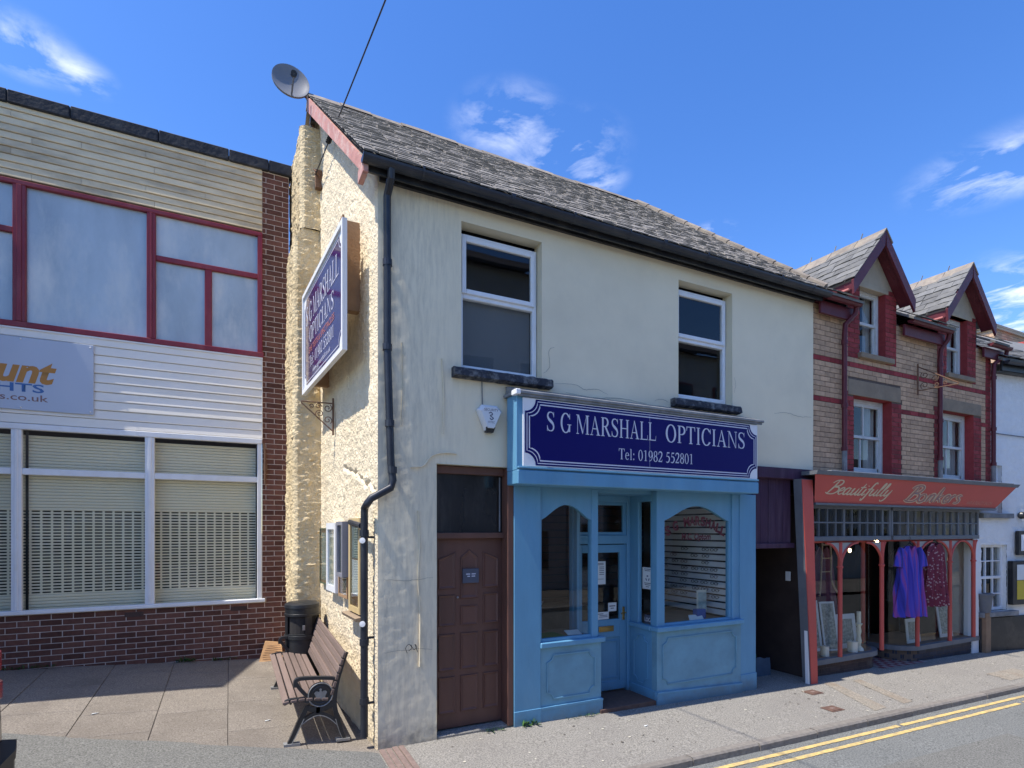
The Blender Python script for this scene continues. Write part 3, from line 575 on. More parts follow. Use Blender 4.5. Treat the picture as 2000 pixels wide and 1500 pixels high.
# kerb stones, one by one
kerb = bpy.data.objects.new('kerb', None); link(kerb, None, Matrix.Translation((4, KY, 0))); kerb['kind'] = 'structure'
x = -6.0
while x < 24:
    L = 0.9; x1 = x+L-0.012; mb = MB()
    y0, y1 = KY-0.12+R.uniform(-.004, .004), KY-0.018
    z0a, z0b = G(x, KY), G(x1, KY); tz = R.uniform(-.004, .004)
    p = [(x, y0, z0a-0.3), (x1, y0, z0b-0.3), (x1, y1, z0b-0.3), (x, y1, z0a-0.3)]
    q = [(x, y0+.004, z0a-.016+tz), (x1, y0+.004, z0b-.016+tz), (x1, y1, z0b+.003+tz), (x, y1, z0a+.003+tz)]
    q2 = [(x, y0+.02, z0a+.003+tz), (x1, y0+.02, z0b+.003+tz)]
    mb.face([p[0], p[1], q[1], q[0]]); mb.face([q[0], q[1], q2[1], q2[0]]); mb.face([q2[0], q2[1], q[2], q[3]]); mb.face([p[0], q[0], q2[0], q[3], p[3]]); mb.face([p[1], p[2], q[2], q2[1], q[1]])
    mb.build('kerb_stone', M['kerb'], kerb); x += L
# double yellow lines, worn ragged along the edges
for k, (yc, nm) in enumerate(((3.80, 0), (3.655, 1))):
    pts = lines(-9, 24, 0.06); mb = MB()
    for a, b in zip(pts[:-1], pts[1:]):
        e0 = 0.028+noise.noise((a*5, k*9, 0))*0.005; e1 = 0.028+noise.noise((b*5, k*9, 0))*0.005
        if noise.noise((a*3.1, k*7.0, 4)) > 0.62: continue
        mb.face([(a, yc-e0, road_z(a, yc)+.005), (b, yc-e1, road_z(b, yc)+.005), (b, yc+e1, road_z(b, yc)+.005), (a, yc+e0, road_z(a, yc)+.005)])
    o = mb.build('yellow_line', M['yellow']); o['kind'] = 'structure'
# forecourt of concrete slabs
fore = bpy.data.objects.new('forecourt', None); link(fore, None, Matrix.Translation((-0.5, 7.4, 0.2))); fore['kind'] = 'structure'
grid([-9, -6, -4, -3, -2, -1, 0, 1.3], [5.0, 6, 7, 8, 9.1], lambda x, y: (x, y, G(x, y)-0.010)).build('joint_bed', M['joint'], fore)
xj = [-7.0, -6.3, -5.6, -4.9, -4.2, -3.45, -2.75, -2.04, -1.34, -0.67, -0.01, 0.66, 1.30]
for i in range(len(xj)-1):
    yy = 4.95+R.uniform(0, 0.4)
    ys = [yy]
    while yy < 8.96: yy += R.choice((0.9, 0.9, 0.62)); ys.append(min(yy, 8.975))
    for a, b in zip(ys[:-1], ys[1:]):
        if b-a < 0.05: continue
        g = 0.0022; x0, x1, y0, y1 = xj[i]+g, xj[i+1]-g, a+g, b-g
        t = [R.uniform(-.002, .002) for _ in range(4)]
        c = [(x0, y0), (x1, y0), (x1, y1), (x0, y1)]; bb = 0.004; ci = [(x0+bb, y0+bb), (x1-bb, y0+bb), (x1-bb, y1-bb), (x0+bb, y1-bb)]
        mb = MB(); lo = [(p[0], p[1], G(*p)-0.04) for p in c]; mi_ = [(p[0], p[1], G(*p)-0.005+t[k]) for k, p in enumerate(c)]; hi = [(p[0], p[1], G(*p)+t[k]) for k, p in enumerate(ci)]
        mb.face(hi)
        for k in range(4):
            j = (k+1) % 4; mb.face([mi_[k], mi_[j], hi[j], hi[k]]); mb.face([lo[k], lo[j], mi_[j], mi_[k]])
        mb.build('paving_slab', M['slab'], fore)
# grey asphalt in front of the forecourt, edge runs at a slant to the corner of the house
def aedge(x): return 5.27+(1.25-x)*0.455
u = [-9, -7, -5, -4, -3, -2.5, -2, -1.5, -1, -0.5, 0, 0.5, 0.9, 1.25]
grid(u, [0, 0.2, 0.45, 0.7, 0.85, 0.95, 1.0], lambda x, v: (x, KY-0.02+(aedge(x)+noise.noise((x*3, 0, 0))*.02-KY+0.02)*v, G(x, KY-0.02+(aedge(x)-KY+0.02)*v)+(0.006 if v < 1 else 0.0))).build('asphalt_path', M['asph'], smooth=True)['kind'] = 'structure'

# ------------------------------------------------------------------ the optician's house
FY = 5.32
def gx(y, off=0.0): return 1.26-0.06*(y-FY)-off           # gable wall plane
opt = thing('optician_house', 'cream rendered two storey shop house with a slate roof and a pale blue optician shopfront', 'house', (4.4, 6.6, 0))
EZ, RZ, RYY = 5.50, 7.86, 7.9
holes = [(2.107, 3.048, 3.70, 5.23), (5.015, 5.953, 3.72, 5.215), (1.845, 2.69, -1, 2.75), (2.69, 6.36, -1, 2.62), (6.36, 7.7, -1, 2.95)]
def inhole(u, v): return any(a < u < b and c < v < d for a, b, c, d in holes)
def sst(a, b, x): t = max(0, min(1, (x-a)/(b-a))); return t*t*(3-2*t)
def front_pt(x, z):
    rough = (1-sst(1.95, 2.75, x+0.25*noise.noise((x*2, z*1.2, 3))))*(1-0.65*sst(3.3, 5.3, z))+0.55*(1-sst(6.6, 7.1, 7.6-x+6.6-0.35)) * (1-sst(3.0, 3.6, z))
    rough = max(0.0, min(1.0, rough))
    n = fbm((x*16, z*10, 0), 3)*0.0016+fbm((x*40, z*34, 5), 2)*0.0034
    d = rough*n+0.006*noise.noise((x*0.9, z*0.9, 1))+0.0016*fbm((x*9, z*9, 2), 2)
    if x < 1.275: d = 0
    return (x, FY-d, z)
us = lines(1.26, 7.6, 0.03, (1.845, 2.107, 2.69, 3.048, 5.015, 5.953, 6.36)); vs2 = lines(-0.25, EZ, 0.03, (2.62, 2.75, 2.95, 3.70, 3.72, 5.215, 5.23))
mb = grid(us, vs2, front_pt, inhole)
mb.build('front_wall', M['front'], opt, smooth=True)
# hairline cracks and the ridge of an old patch over the door
for P, w in (([(3.06, 3.80), (3.14, 3.88), (3.13, 4.05), (3.20, 4.10)], .004), ([(3.20, 3.70), (3.45, 3.72), (3.60, 3.685), (3.78, 3.70), (3.92, 3.66)], .004), ([(3.35, 3.62), (3.7, 3.60), (4.1, 3.63), (4.5, 3.61)], .005), ([(4.62, 3.66), (4.74, 3.69), (4.84, 3.66)], .004), ([(6.75, 3.70), (7.0, 3.735), (7.25, 3.71), (7.55, 3.72)], .004), ([(5.97, 3.9), (6.0, 4.0), (5.98, 4.12)], .003), ([(1.32, 1.62), (1.55, 1.60), (1.80, 1.62)], .003), ([(1.32, .92), (1.6, .93), (1.8, .91)], .003)):
    Q = sm([(a, b, 0) for a, b in P], 6); cm = MB()
    Q = [(p.x+noise.noise((p.x*30, p.y*30, 1))*.012, p.y+noise.noise((p.x*30, p.y*30, 7))*.012) for p in Q]
    for f in ribbon(Q, [w*(.4+.6*math.sin(math.pi*i/(len(Q)-1))) for i in range(len(Q))]): cm.face([(q.x, FY-.0155, q.y) for q in f])
    cm.build('crack', M['crack'], opt)
for P in ([(1.66, 2.28), (1.665, 2.0), (1.655, 1.6), (1.67, 1.2), (1.66, .75)], [(1.58, 2.70), (1.70, 2.72), (1.78, 2.82), (1.92, 2.86), (2.06, 2.86)], [(1.50, 3.9), (1.505, 3.5), (1.49, 3.1)], [(1.9, 3.8), (1.905, 3.4), (1.9, 3.05)]):
    Q = sm([(a+noise.noise((a*3, b*5, 2))*.02, FY-.012, b) for a, b in P], 6); MB().tube(Q, [.004+.006*abs(noise.noise((i*.7, P[0][0], 0))) for i in range(len(Q))], 6, flat=1.6).build('patch_ridge', M['front'], opt, smooth=True)
e = FY-0.001
def reveal(par, a, b, c, d, y0, y1, m, sill=True):
    mb = MB()
    mb.face([(a, y0, c), (a, y0, d), (a, y1, d), (a, y1, c)]); mb.face([(b, y0, d), (b, y0, c), (b, y1, c), (b, y1, d)]); mb.face([(a, y0, d), (b, y0, d), (b, y1, d), (a, y1, d)])
    if sill: mb.face([(a, y0, c), (a, y1, c), (b, y1, c), (b, y0, c)])
    return mb.build('reveal', m, par)
for h in holes[:2]: reveal(opt, *h, e, FY+.16, M['reveal'])
reveal(opt, 1.845, 2.69, -.1, 2.75, e, FY+.2, M['reveal'], False)
# gable wall, heavy roughcast
def ztop(y): return EZ-0.04+(RZ-EZ)*(y-5.12)/(RYY-5.12) if y < RYY else RZ-(RZ-EZ)*(y-RYY)/(RYY-5.12)
def gab(y, t):
    z = -0.15+(ztop(y)+0.15)*t
    n = 0.50*abs(noise.noise((y*11, z*9, 0)))+0.50*abs(noise.noise((y*29, z*27, 4)))+0.30*noise.noise((y*2.2, z*1.8, 7))
    crack = math.exp(-((z-2.62-0.28*(y-5.9)+0.06*noise.noise((y*6, 0, 0)))/0.02)**2)*0.03 if y < 6.6 else 0
    fade = sst(FY, FY+0.10, y); bead = 0.012*math.exp(-((y-FY-0.05-0.03*noise.noise((z*1.3, 2, 2)))/0.03)**2)
    d = fade*(n*0.034-crack)+bead
    return (gx(y)-d, y, z)
grid(lines(FY, 7.95, 0.016), lines(0, 1, 0.0024), gab).build('gable_wall', M['gable'], opt, smooth=True)
# chimney breast: two stages with a weathered shoulder
def rough_face(mb, p0, ux, uz, nrm, nu, nv, k, edge=True):
    p0, ux, uz, nrm = Vector(p0), Vector(ux), Vector(uz), Vector(nrm)
    def f(a, b):
        p = p0+ux*a+uz*b
        course = p.z/0.33+0.5*noise.noise((p.x*1.3+p.y, 0, k)); fr = abs((course % 1)-0.5)*2
        n = 0.024*abs(noise.noise((p.x*9+p.y*9, p.z*17, k)))+0.02*abs(noise.noise((p.x*22+p.y*22, p.z*36, k)))+0.010*(1-fr**14)+0.022*noise.noise((p.y*2, p.z*0.8, k))
        ed = min(a, 1-a)*ux.length; n *= sst(0, 0.03, ed)
        return p+nrm*n
    grid([i/nu for i in range(nu+1)], [i/nv for i in range(nv+1)], f, None, mb)
mb = MB()
bl, bu_ = 0.775, 0.865
rough_face(mb, (bl, 7.9, -.1), (1.16-bl, 0, 0), (0, 0, 6.05), (0, -1, 0), 24, 400, 1)
rough_face(mb, (bl, 9.5, -.1), (0, -1.6, 0), (0, 0, 6.05), (-1, 0, 0), 70, 400, 2)
rough_face(mb, (bu_, 7.9, 6.1), (1.16-bu_, 0, 0), (0, 0, 1.36), (0, -1, 0), 20, 90, 3)
rough_face(mb, (bu_, 9.5, 6.1), (0, -1.6, 0), (0, 0, 1.36), (-1, 0, 0), 70, 90, 4)
mb.face([(bl, 7.9, 5.95), (bu_, 7.9, 6.1), (bu_, 9.5, 6.1), (bl, 9.5, 5.95)]); mb.face([(bl, 7.9, 5.95), (1.16, 7.9, 5.95), (1.16, 7.9, 6.1), (bu_, 7.9, 6.1)])
mb.face([(bu_, 7.9, 7.46), (1.16, 7.9, 7.46), (1.16, 9.5, 7.46), (bu_, 9.5, 7.46)])
mb.build('chimney_breast', M['breast'], opt, smooth=True)
# body behind
mb = MB(); mb.face([(7.58, FY+.02, -.3), (7.58, 10.6, -.3), (7.58, 10.6, EZ), (7.58, FY+.02, EZ)]); mb.face([(0.95, 10.6, -.3), (7.58, 10.6, -.3), (7.58, 10.6, EZ), (0.95, 10.6, EZ)])
mb.face([(0.97, 9.4, -.1), (0.95, 10.6, -.1), (0.95, 10.6, 5.5), (0.97, 9.4, 6.6)])
mb.build('rear_wall', M['front'], opt)
# rooms behind the glass
def room(name, x0, x1, y0, y1, z0, z1, m, parent, front=False):
    mb = MB()
    mb.face([(x0, y0, z0), (x0, y1, z0), (x0, y1, z1), (x0, y0, z1)]); mb.face([(x1, y0, z0), (x1, y0, z1), (x1, y1, z1), (x1, y1, z0)])
    mb.face([(x0, y1, z0), (x1, y1, z0), (x1, y1, z1), (x0, y1, z1)]); mb.face([(x0, y0, z0), (x1, y0, z0), (x1, y1, z0), (x0, y1, z0)]); mb.face([(x0, y0, z1), (x0, y1, z1), (x1, y1, z1), (x1, y0, z1)])
    return mb.build(name, m, parent)
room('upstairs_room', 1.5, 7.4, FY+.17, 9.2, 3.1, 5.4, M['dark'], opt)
room('shop_room', 2.75, 6.30, FY+.12, 9.5, 0.02, 2.62, M['room'], opt)
# roof
def slate_mesh(w, h, m, seed):
    r = random.Random(seed); a = [r.uniform(-.006, .006) for _ in range(3)]; t = 0.008+r.uniform(0, .006); l = r.uniform(0, .005)
    mb = MB(); mb.v = [(-w/2, -h*0.04+a[0], t+l), (0.03*w, a[1]-h*.02, t+l+.002), (w/2, a[2]-h*.03, t+l*.5), (w/2, h, 0.001), (-w/2, h, 0.001), (-w/2, -h*0.04+a[0], 0), (0.03*w, a[1]-h*.02, 0), (w/2, a[2]-h*.03, 0)]
    mb.f = [(0, 1, 2, 3, 4), (5, 6, 1, 0), (6, 7, 2, 1), (7, 3, 2), (0, 4, 5)]; mb.mi = [0]*5
    return mb.mesh('slate', m)
def slates(parent, o, ud, vd, urange, vlen, w, exp, m, limit, jit=0.004, name='slate', nvar=6):
    ud = Vector(ud).normalized(); vd = Vector(vd).normalized(); nd = ud.cross(vd); o = Vector(o)
    var = [slate_mesh(w-0.008, exp*1.25, m, i) for i in range(nvar)]; out = []; rows = int(vlen/exp)
    for j in range(rows):
        v = j*exp; a, b = urange(v); u = a-R.uniform(0, w)
        while u < b-0.02:
            w_ = w*R.uniform(.72, 1.2); x0, x1 = max(u, a), min(u+w_, b)
            if x1-x0 > 0.03:
                c = o+ud*((x0+x1)/2)+vd*(v+R.uniform(-jit, jit))+nd*(0.006+R.uniform(0, .008))
                rt = Matrix((ud, vd, nd)).transposed().to_4x4() @ Matrix.Rotation(R.uniform(-.012, .012), 4, 'Z') @ Matrix.Rotation(R.uniform(-.02, .02), 4, 'Y')
                out.append((R.choice(var), Matrix.Translation(c) @ rt @ Matrix.Diagonal(((x1-x0)/w, 1, 1, 1))))
            u += w_
    place(out, parent, name, limit); return out
ye, ze = 5.14, 5.51; sl = Vector((0, RYY-ye, RZ-ze)); sl_l = sl.length; sl.normalize()
vx0 = 1.10
mb = MB()
hipx = 6.45
P0, P1, P2, P3 = (vx0, ye, ze), (7.62, ye, ze), (hipx, RYY, RZ), (0.94, RYY, RZ); B1, B0 = (7.62, 10.7, ze), (0.85, 10.7, ze)
for p in ([P0, P1, P2, P3], [P1, B1, P2], [B1, B0, P3, P2]): mb.face(p)
mb.face([(p[0], p[1], p[2]-.05) for p in (P0, P3, P2, P1)])
roof = mb.build('roof', M['slate'], opt)
slates(roof, (0, ye-.02, ze+.004), (1, 0, 0), sl, lambda v: (vx0-0.02-0.158*v/sl_l, 7.62-(7.62-hipx)*v/sl_l), sl_l, 0.205, 0.135, M['slate'], 300)
# ridge tiles
x = 0.93
while x < hipx-0.1:
    L = min(0.42, hipx-x); mb = MB(); dz = R.uniform(-.012, .012)
    prof = [(-.16, -.10), (-.05, .012), (0, .035), (.05, .012), (.16, -.10)]
    for s_, t_ in ((0, 1),):
        a = [(x, RYY+p[0], RZ+p[1]+dz+.02) for p in prof]; b = [(x+L-.012, RYY+p[0], RZ+p[1]+dz+.02+R.uniform(-.004, .004)) for p in prof]
        for i in range(4): mb.face([a[i], b[i], b[i+1], a[i+1]])
        mb.face(a); mb.face(b[::-1])
    mb.build('ridge_tile', M['ridge'], roof); x += L
hv = Vector(P1)-Vector(P2); n_h = 13
for i in range(n_h):
    a = Vector(P2)+hv*(i/n_h); b = Vector(P2)+hv*((i+.96)/n_h); mb = MB().tube([a+Vector((0, 0, .02)), b+Vector((0, 0, .03))], 0.07, 6); mb.build('ridge_tile', M['ridge'], roof)
# barge board, peeling pink
mb = MB(); A = Vector((vx0-.012, ye+.02, ze-.02)); B = Vector((0.925, RYY-.02, RZ-.01)); dn = Vector((0, 0, -.20))
mb.prism([A+Vector((0, 0, -.16)), A+Vector((0, .02, 0.0)), B, B+dn], (0.028, 0.0, 0)); mb.build('barge_board', M['barge'], opt)
bx('barge_end', M['barge'], opt, vx0-.02, ye-.01, ze-.17, vx0+.03, ye+.22, ze-.05)
# eaves: soffit, fascia, gutter with brackets and joints
mb = MB(); mb.face([(vx0+.02, ye+.02, EZ-.03), (7.6, ye+.02, EZ-.03), (7.6, FY+.02, EZ-.01), (vx0+.02, FY+.02, EZ-.01)][::-1]); mb.box(vx0+.02, ye+.03, EZ-.13, 7.6, ye+.055, ze-.01); mb.build('fascia_board', M['black'], opt)
bx('soffit_board', M['black'], opt, 1.27, FY-.035, EZ-.11, 7.585, FY-.004, EZ+.01, 0.004)
mb = MB(); n = 9; gy, gz, gr = ye-.028, ze-.045, 0.062
def garc(x, off=0): return [(x, gy+(gr+off)*math.cos(math.pi+math.pi*i/n), gz-0.004*(x-1)*0+(gr+off)*math.sin(math.pi+math.pi*i/n)) for i in range(n+1)]
for off in (0, -.006):
    a, b = garc(vx0-.03, off), garc(7.66, off)
    for i in range(n): mb.face([a[i], b[i], b[i+1], a[i+1]])
for xx in (vx0-.03, 7.66): mb.face(garc(xx))
gut = mb.build('gutter', M['pipe'], opt, smooth=True)
for x in (1.62, 2.55, 3.30, 4.05, 4.55, 5.25, 5.95, 6.6, 7.25):
    mb = MB(); w = 0.045 if x in (2.55, 4.55) else 0.02
    a, b = garc(x, .006), garc(x+w, .006)
    for i in range(n): mb.face([a[i], b[i], b[i+1], a[i+1]])
    mb.box(x, gy-gr-.004, gz-.004, x+w, gy-gr+.012, gz+.026); mb.build('gutter_bracket', M['pipe'], gut)
mb = MB(); mb.tube([(1.335, gy, gz-.05), (1.335, gy+.01, gz-.12), (1.335, FY-.055, gz-.22), (1.338, FY-.05, 3.8), (1.372, FY-.05, 2.72), (1.39, FY-.05, 2.56), (1.37, FY-.055, 2.49), (1.18, FY-.08, 2.385), (1.15, FY-.06, 2.34), (1.15, FY+.07, 2.30), (1.15, FY+.085, 2.1), (1.15, FY+.085, 0.12)], 0.036, 12)
dp = mb.build('downpipe', M['pipe'], opt, smooth=True)
for (x, y, z) in ((1.338, FY-.05, 4.62), (1.337, FY-.05, 3.82), (1.36, FY-.05, 3.1), (1.385, FY-.05, 2.66), (1.15, FY+.085, 2.06), (1.15, FY+.085, 1.02), (1.15, FY+.085, 0.46)):
    MB().lathe([(.037, -.03), (.045, -.03), (.045, .03), (.037, .03)], (x, y, z), 12).box(x-.02, y, z-.008, x+.02, y+.06, z+.012).build('pipe_collar', M['pipe'], dp)
for (x, y, z) in ((1.21, FY+.075, 2.02), (1.2, FY+.075, 1.06), (1.2, FY+.07, 0.44)): bx('pipe_clip', M['pipe'], dp, x-.06, y-.01, z-.01, x+.10, y+.012, z+.012)
MB().tube([(1.13, FY+.12, 2.13), (1.10, FY+.42, 2.16), (1.10, FY+.52, 2.17)], 0.028, 8).build('branch_pipe', M['pipe'], dp, smooth=True)
for z in (1.99, 1.20): MB().lathe([(.0005, -.006), (.028, -.004), (.028, .004), (.0005, .006)], (0, 0, 0), 14).build('sticker', M['white'], dp, mw=Matrix.Translation((1.125, FY+.05, z)) @ Matrix.Rotation(rad(90), 4, 'X') @ Matrix.Rotation(rad(-25), 4, 'Y'))
# upstairs windows
def upvc(parent, x0, x1, z0, z1, y, zt, blind):
    w = mbx = MB(); fw = 0.05
    for a in ((x0, z0, x0+fw, z1), (x1-fw, z0, x1, z1), (x0+fw, z0, x1-fw, z0+fw), (x0+fw, z1-fw, x1-fw, z1), (x0+fw, zt-.025, x1-fw, zt+.025)): w.box(a[0], y, a[1], a[2], y+.06, a[3], .006)
    fr = w.build('window', M['upvc'], parent)
    s = MB(); sw = .05; a0, a1, c0, c1 = x0+.03, x1-.03, zt+.02, z1-.035
    for a in ((a0, c0, a0+sw, c1), (a1-sw, c0, a1, c1), (a0+sw, c0, a1-sw, c0+sw), (a0+sw, c1-sw, a1-sw, c1)): s.box(a[0], y-.022, a[1], a[2], y+.02, a[3], .006)
    s.build('sash', M['upvc'], fr)
    MB().face([(a0+sw-.01, y+.004, c0+sw-.01), (a1-sw+.01, y+.004, c0+sw-.01), (a1-sw+.01, y+.004, c1-sw+.01), (a0+sw-.01, y+.004, c1-sw+.01)]).build('pane', M['glass'], fr)
    MB().face([(x0+fw-.01, y+.03, z0+fw-.01), (x1-fw+.01, y+.03, z0+fw-.01), (x1-fw+.01, y+.03, zt-.01), (x0+fw-.01, y+.03, zt-.01)]).build('pane', M['glass'], fr)
    if blind: bx('blind', M['blind'], fr, x0+fw, y+.075, z0+.02, x1-fw, y+.085, zt+.01, 0)
    return fr
upvc(opt, 2.115, 3.04, 3.75, 5.165, FY+.10, 4.52, True)
upvc(opt, 5.022, 5.945, 3.77, 5.155, FY+.10, 4.52, False)
for (a, b, z) in ((2.0, 3.14, 3.675), (4.885, 6.03, 3.665)):
    mb = MB(); xs2 = lines(a, b, .04); pr = [(0, .05), (-.07, .05), (-.095, .03), (-.098, -.035), (-.06, -.05), (0, -.05)]
    for i, (xa, xb) in enumerate(zip(xs2[:-1], xs2[1:])):
        q0 = [(xa, FY+p[0]+noise.noise((xa*14, k, a))*.010, z+p[1]+noise.noise((xa*14, k+9, a))*.010) for k, p in enumerate(pr)]
        q1 = [(xb, FY+p[0]+noise.noise((xb*14, k, a))*.010, z+p[1]+noise.noise((xb*14, k+9, a))*.010) for k, p in enumerate(pr)]
        for k in range(5): mb.face([q0[k], q1[k], q1[k+1], q0[k+1]])
        if i == 0: mb.face(q0[::-1])
        if i == len(xs2)-2: mb.face(q1)
    mb.build('window_sill', M['sill'], opt)
# brown panelled door and fanlight
dy = FY+.10
dr = MB().box(1.85, dy+.03, 0.045, 2.625, dy+.07, 2.0, .004).build('door', M['door'], opt)
cols = ((1.905, 2.09), (2.145, 2.345), (2.40, 2.585)); rows = ((0.20, 0.58), (0.64, 1.02), (1.10, 1.42), (1.48, 1.86))
for ci, (a, b) in enumerate(cols):
    for ri, (c, d) in enumerate(rows):
        if ci == 1 and ri == 2: c, d = 1.10, 1.30
        if ci == 1 and ri == 3: c, d = 1.37, 1.86
        if ri == 3: pts = [(a, c), (b, c), (b, d-.05), ((a+b)/2+(.04 if ci == 0 else -.04 if ci == 2 else 0), d+.03 if ci == 1 else d), (a, d-.05)] if ci == 1 else ([(a, c), (b, c), (b, d), (a, d-.07)] if ci == 0 else [(a, c), (b, c), (b, d-.07), (a, d)])
        else: pts = [(a, c), (b, c), (b, d), (a, d)]
        cx_, cz_ = (a+b)/2, (c+d)/2
        mb = MB(); o1 = [(p[0], dy+.0295, p[1]) for p in pts]; o2 = [(cx_+(p[0]-cx_)*.93, dy+.017, cz_+(p[1]-cz_)*.965) for p in pts]; o3 = [(cx_+(p[0]-cx_)*.86, dy+.017, cz_+(p[1]-cz_)*.93) for p in pts]; o4 = [(cx_+(p[0]-cx_)*.68, dy+.024, cz_+(p[1]-cz_)*.85) for p in pts]; o4 = [(p[0], dy+.026, p[2]) for p in o4]
        n = len(pts)
        for A_, B_ in ((o1, o2), (o2, o3), (o3, o4)):
            for i in range(n): mb.face([A_[i], A_[(i+1) % n], B_[(i+1) % n], B_[i]])
        mb.face(o4); mb.build('panel', M['door'], dr)
mb = MB(); mb.lathe([(.0005, -.014), (.012, -.012), (.014, 0)], (0, 0, 0), 10); mb.build('lock', M['brass'], dr, mw=Matrix.Translation((1.885, dy+.028, 1.09)) @ Matrix.Rotation(rad(90), 4, 'X'))
MB().tube([(1.885, dy+.03, 0.98), (1.885, dy-.012, 0.965), (1.885, dy-.016, 0.88), (1.885, dy+.03, 0.84)], .008, 8).build('handle', M['iron'], dr, smooth=True)
MB().sphere((2.115, dy+.02, 1.39), .012, 8).build('peephole', M['steel'], dr)
mb = MB()
mb.box(2.625, FY-.02, 0.02, 2.694, dy+.06, 2.745, .005)
for a in ((1.848, 2.0, 2.625, 2.06), (1.848, 2.665, 2.625, 2.745)): mb.box(a[0], dy-.03, a[1], a[2], dy+.06, a[3], .005)
mb.box(1.846, dy-.01, 2.06, 1.872, dy+.06, 2.665, .004)
dfr = mb.build('door_frame', M['door'], opt)
MB().face([(1.87, dy+.02, 2.06), (2.63, dy+.02, 2.06), (2.63, dy+.02, 2.67), (1.87, dy+.02, 2.67)]).build('fanlight_pane', M['grimeglass'], opt)
bx('fanlight_bead', M['lead'], opt, 2.585, dy+.008, 2.07, 2.60, dy+.018, 2.65, 0.002)
bx('door_step', M['pave'], opt, 1.847, FY+.0, -.2, 2.688, FY+.4, 0.03, .01)

# ---- blue shopfront
SFY = FY-.03
def strip(name, x0, x1, z0, z1, y0=SFY, y1=FY+.1, m='blue', b=.005): return bx(name, M[m], opt, x0, y0, z0, x1, y1, z1, b)
strip('pilaster', 2.695, 3.02, -.15, 2.56, SFY, FY+.12); strip('pilaster', 6.06, 6.37, -.22, 2.56, SFY, FY+.12)
strip('pilaster_plinth', 2.69, 3.02, -.2, 0.16, SFY-.012, SFY-.001); strip('pilaster_plinth', 6.065, 6.375, -.25, 0.16, SFY-.012, SFY-.001)
# fascia box under and behind the sign
mb = MB(); mb.box(2.60, FY-.30, 2.555, 6.10, FY-.05, 2.70, .008); mb.box(2.60, FY-.27, 2.70, 6.10, FY-.05, 3.47, .004); mb.box(2.605, FY-.305, 2.715, 6.095, FY-.272, 2.735, .004)
mb.build('fascia_box', M['blue'], opt)
mb = MB(); mb.box(2.57, FY-.325, 3.47, 6.17, FY-.02, 3.50, .004); mb.box(2.60, FY-.31, 3.445, 6.15, FY-.29, 3.472, .003)
mb.prism([(2.60, FY-.02, 3.60), (2.60, FY-.30, 3.505), (2.60, FY-.02, 3.505)], (3.55, 0, 0)); mb.build('fascia_flashing', M['lead'], opt)
bx('fascia_cap', M['white'], opt, 2.565, FY-.33, 3.455, 2.62, FY-.22, 3.51, .006)
def arch(x0, x1, z0, z1, rise, drop, y0, y1, n=14):
    P = [(x0, y0, z1), (x0, y0, z0)]
    for i in range(1, n):
        t = i/n; s_ = math.sin(math.pi*t); P.append((x0+(x1-x0)*t, y0, z0+rise*s_**1.3))
    P += [(x1, y0, z0), (x1, y0, z1)]; return MB().prism(P, (0, y1-y0, 0))
def stall(name, x0, x1, z0a, z0b, z1, y, parent=opt):
    """stall riser: panel, scalloped moulding, plinth; ground falls from z0a to z0b"""
    mb = MB(); mb.prism([(x0, y, z0a-.12), (x1, y, z0b-.12), (x1, y, z1), (x0, y, z1)], (0, .09, 0)); p = mb.build(name, M['blue2'], parent)
    mb = MB(); i = .09; a, b, c, d = x0+i, x1-i, z0a+.20, z1-.09; r = .075; P = []
    for (cx, cz, a0) in ((a, d, 270), (b, d, 180), (b, c, 90), (a, c, 0)):
        for k in range(7):
            t = rad(a0+15*k); P.append((cx+r*math.cos(t), y-.005, cz+r*math.sin(t)))
    mb.tube(P, .011, 4, True, up=(0, 1, 0)); mb.build('panel_moulding', M['blue2'], p)
    mb = MB(); mb.prism([(x0-.01, y-.02, z0a-.12), (x1+.01, y-.02, z0b-.12), (x1+.01, y-.02, z0b+.10), (x0-.01, y-.02, z0a+.10)], (0, .03, 0)); mb.prism([(x0-.01, y-.03, z0a+.10), (x1+.01, y-.03, z0b+.10), (x1+.01, y-.03, z0b+.125), (x0-.01, y-.03, z0a+.125)], (0, .05, 0)); mb.build('plinth_moulding', M['blue'], p)
    return p
zs_ = 0.86
wy = FY+.02
# left window bay 3.02 .. 3.80
stall('stall_riser', 3.02, 3.83, 0.03, 0.03, zs_-.06, FY-.01)
bx('shop_sill', M['blue'], opt, 3.015, FY-.05, zs_-.06, 3.87, FY+.10, zs_, .008)
lw = arch(3.045, 3.70, 2.20, 2.56, .17, 0, FY+.0, FY+.06).build('shop_window', M['blue'], opt)
mb = MB(); mb.box(3.02, FY, zs_, 3.048, FY+.06, 2.56, .004); mb.box(3.70, FY-.012, zs_, 3.79, FY+.075, 2.56, .006); mb.box(3.048, FY, zs_, 3.70, FY+.05, zs_+.035, .004); mb.build('frame', M['blue'], lw)
MB().face([(3.04, FY+.035, zs_), (3.71, FY+.035, zs_), (3.71, FY+.035, 2.5), (3.04, FY+.035, 2.5)]).build('pane', M['glassd'], lw)
# its return into the porch
mb = MB(); rx = 3.77
mb.box(rx-.025, FY+.08, 0.0, rx+.02, 5.76, zs_, .004); mb.box(rx-.025, 5.68, zs_, rx+.02, 5.76, 2.56, .004); mb.box(rx-.025, FY+.08, 2.40, rx+.02, 5.68, 2.56, .004); mb.build('porch_return', M['blue'], opt)
MB().face([(rx, FY+.08, zs_), (rx, 5.68, zs_), (rx, 5.68, 2.40), (rx, FY+.08, 2.40)]).build('porch_pane', M['glassd'], opt)
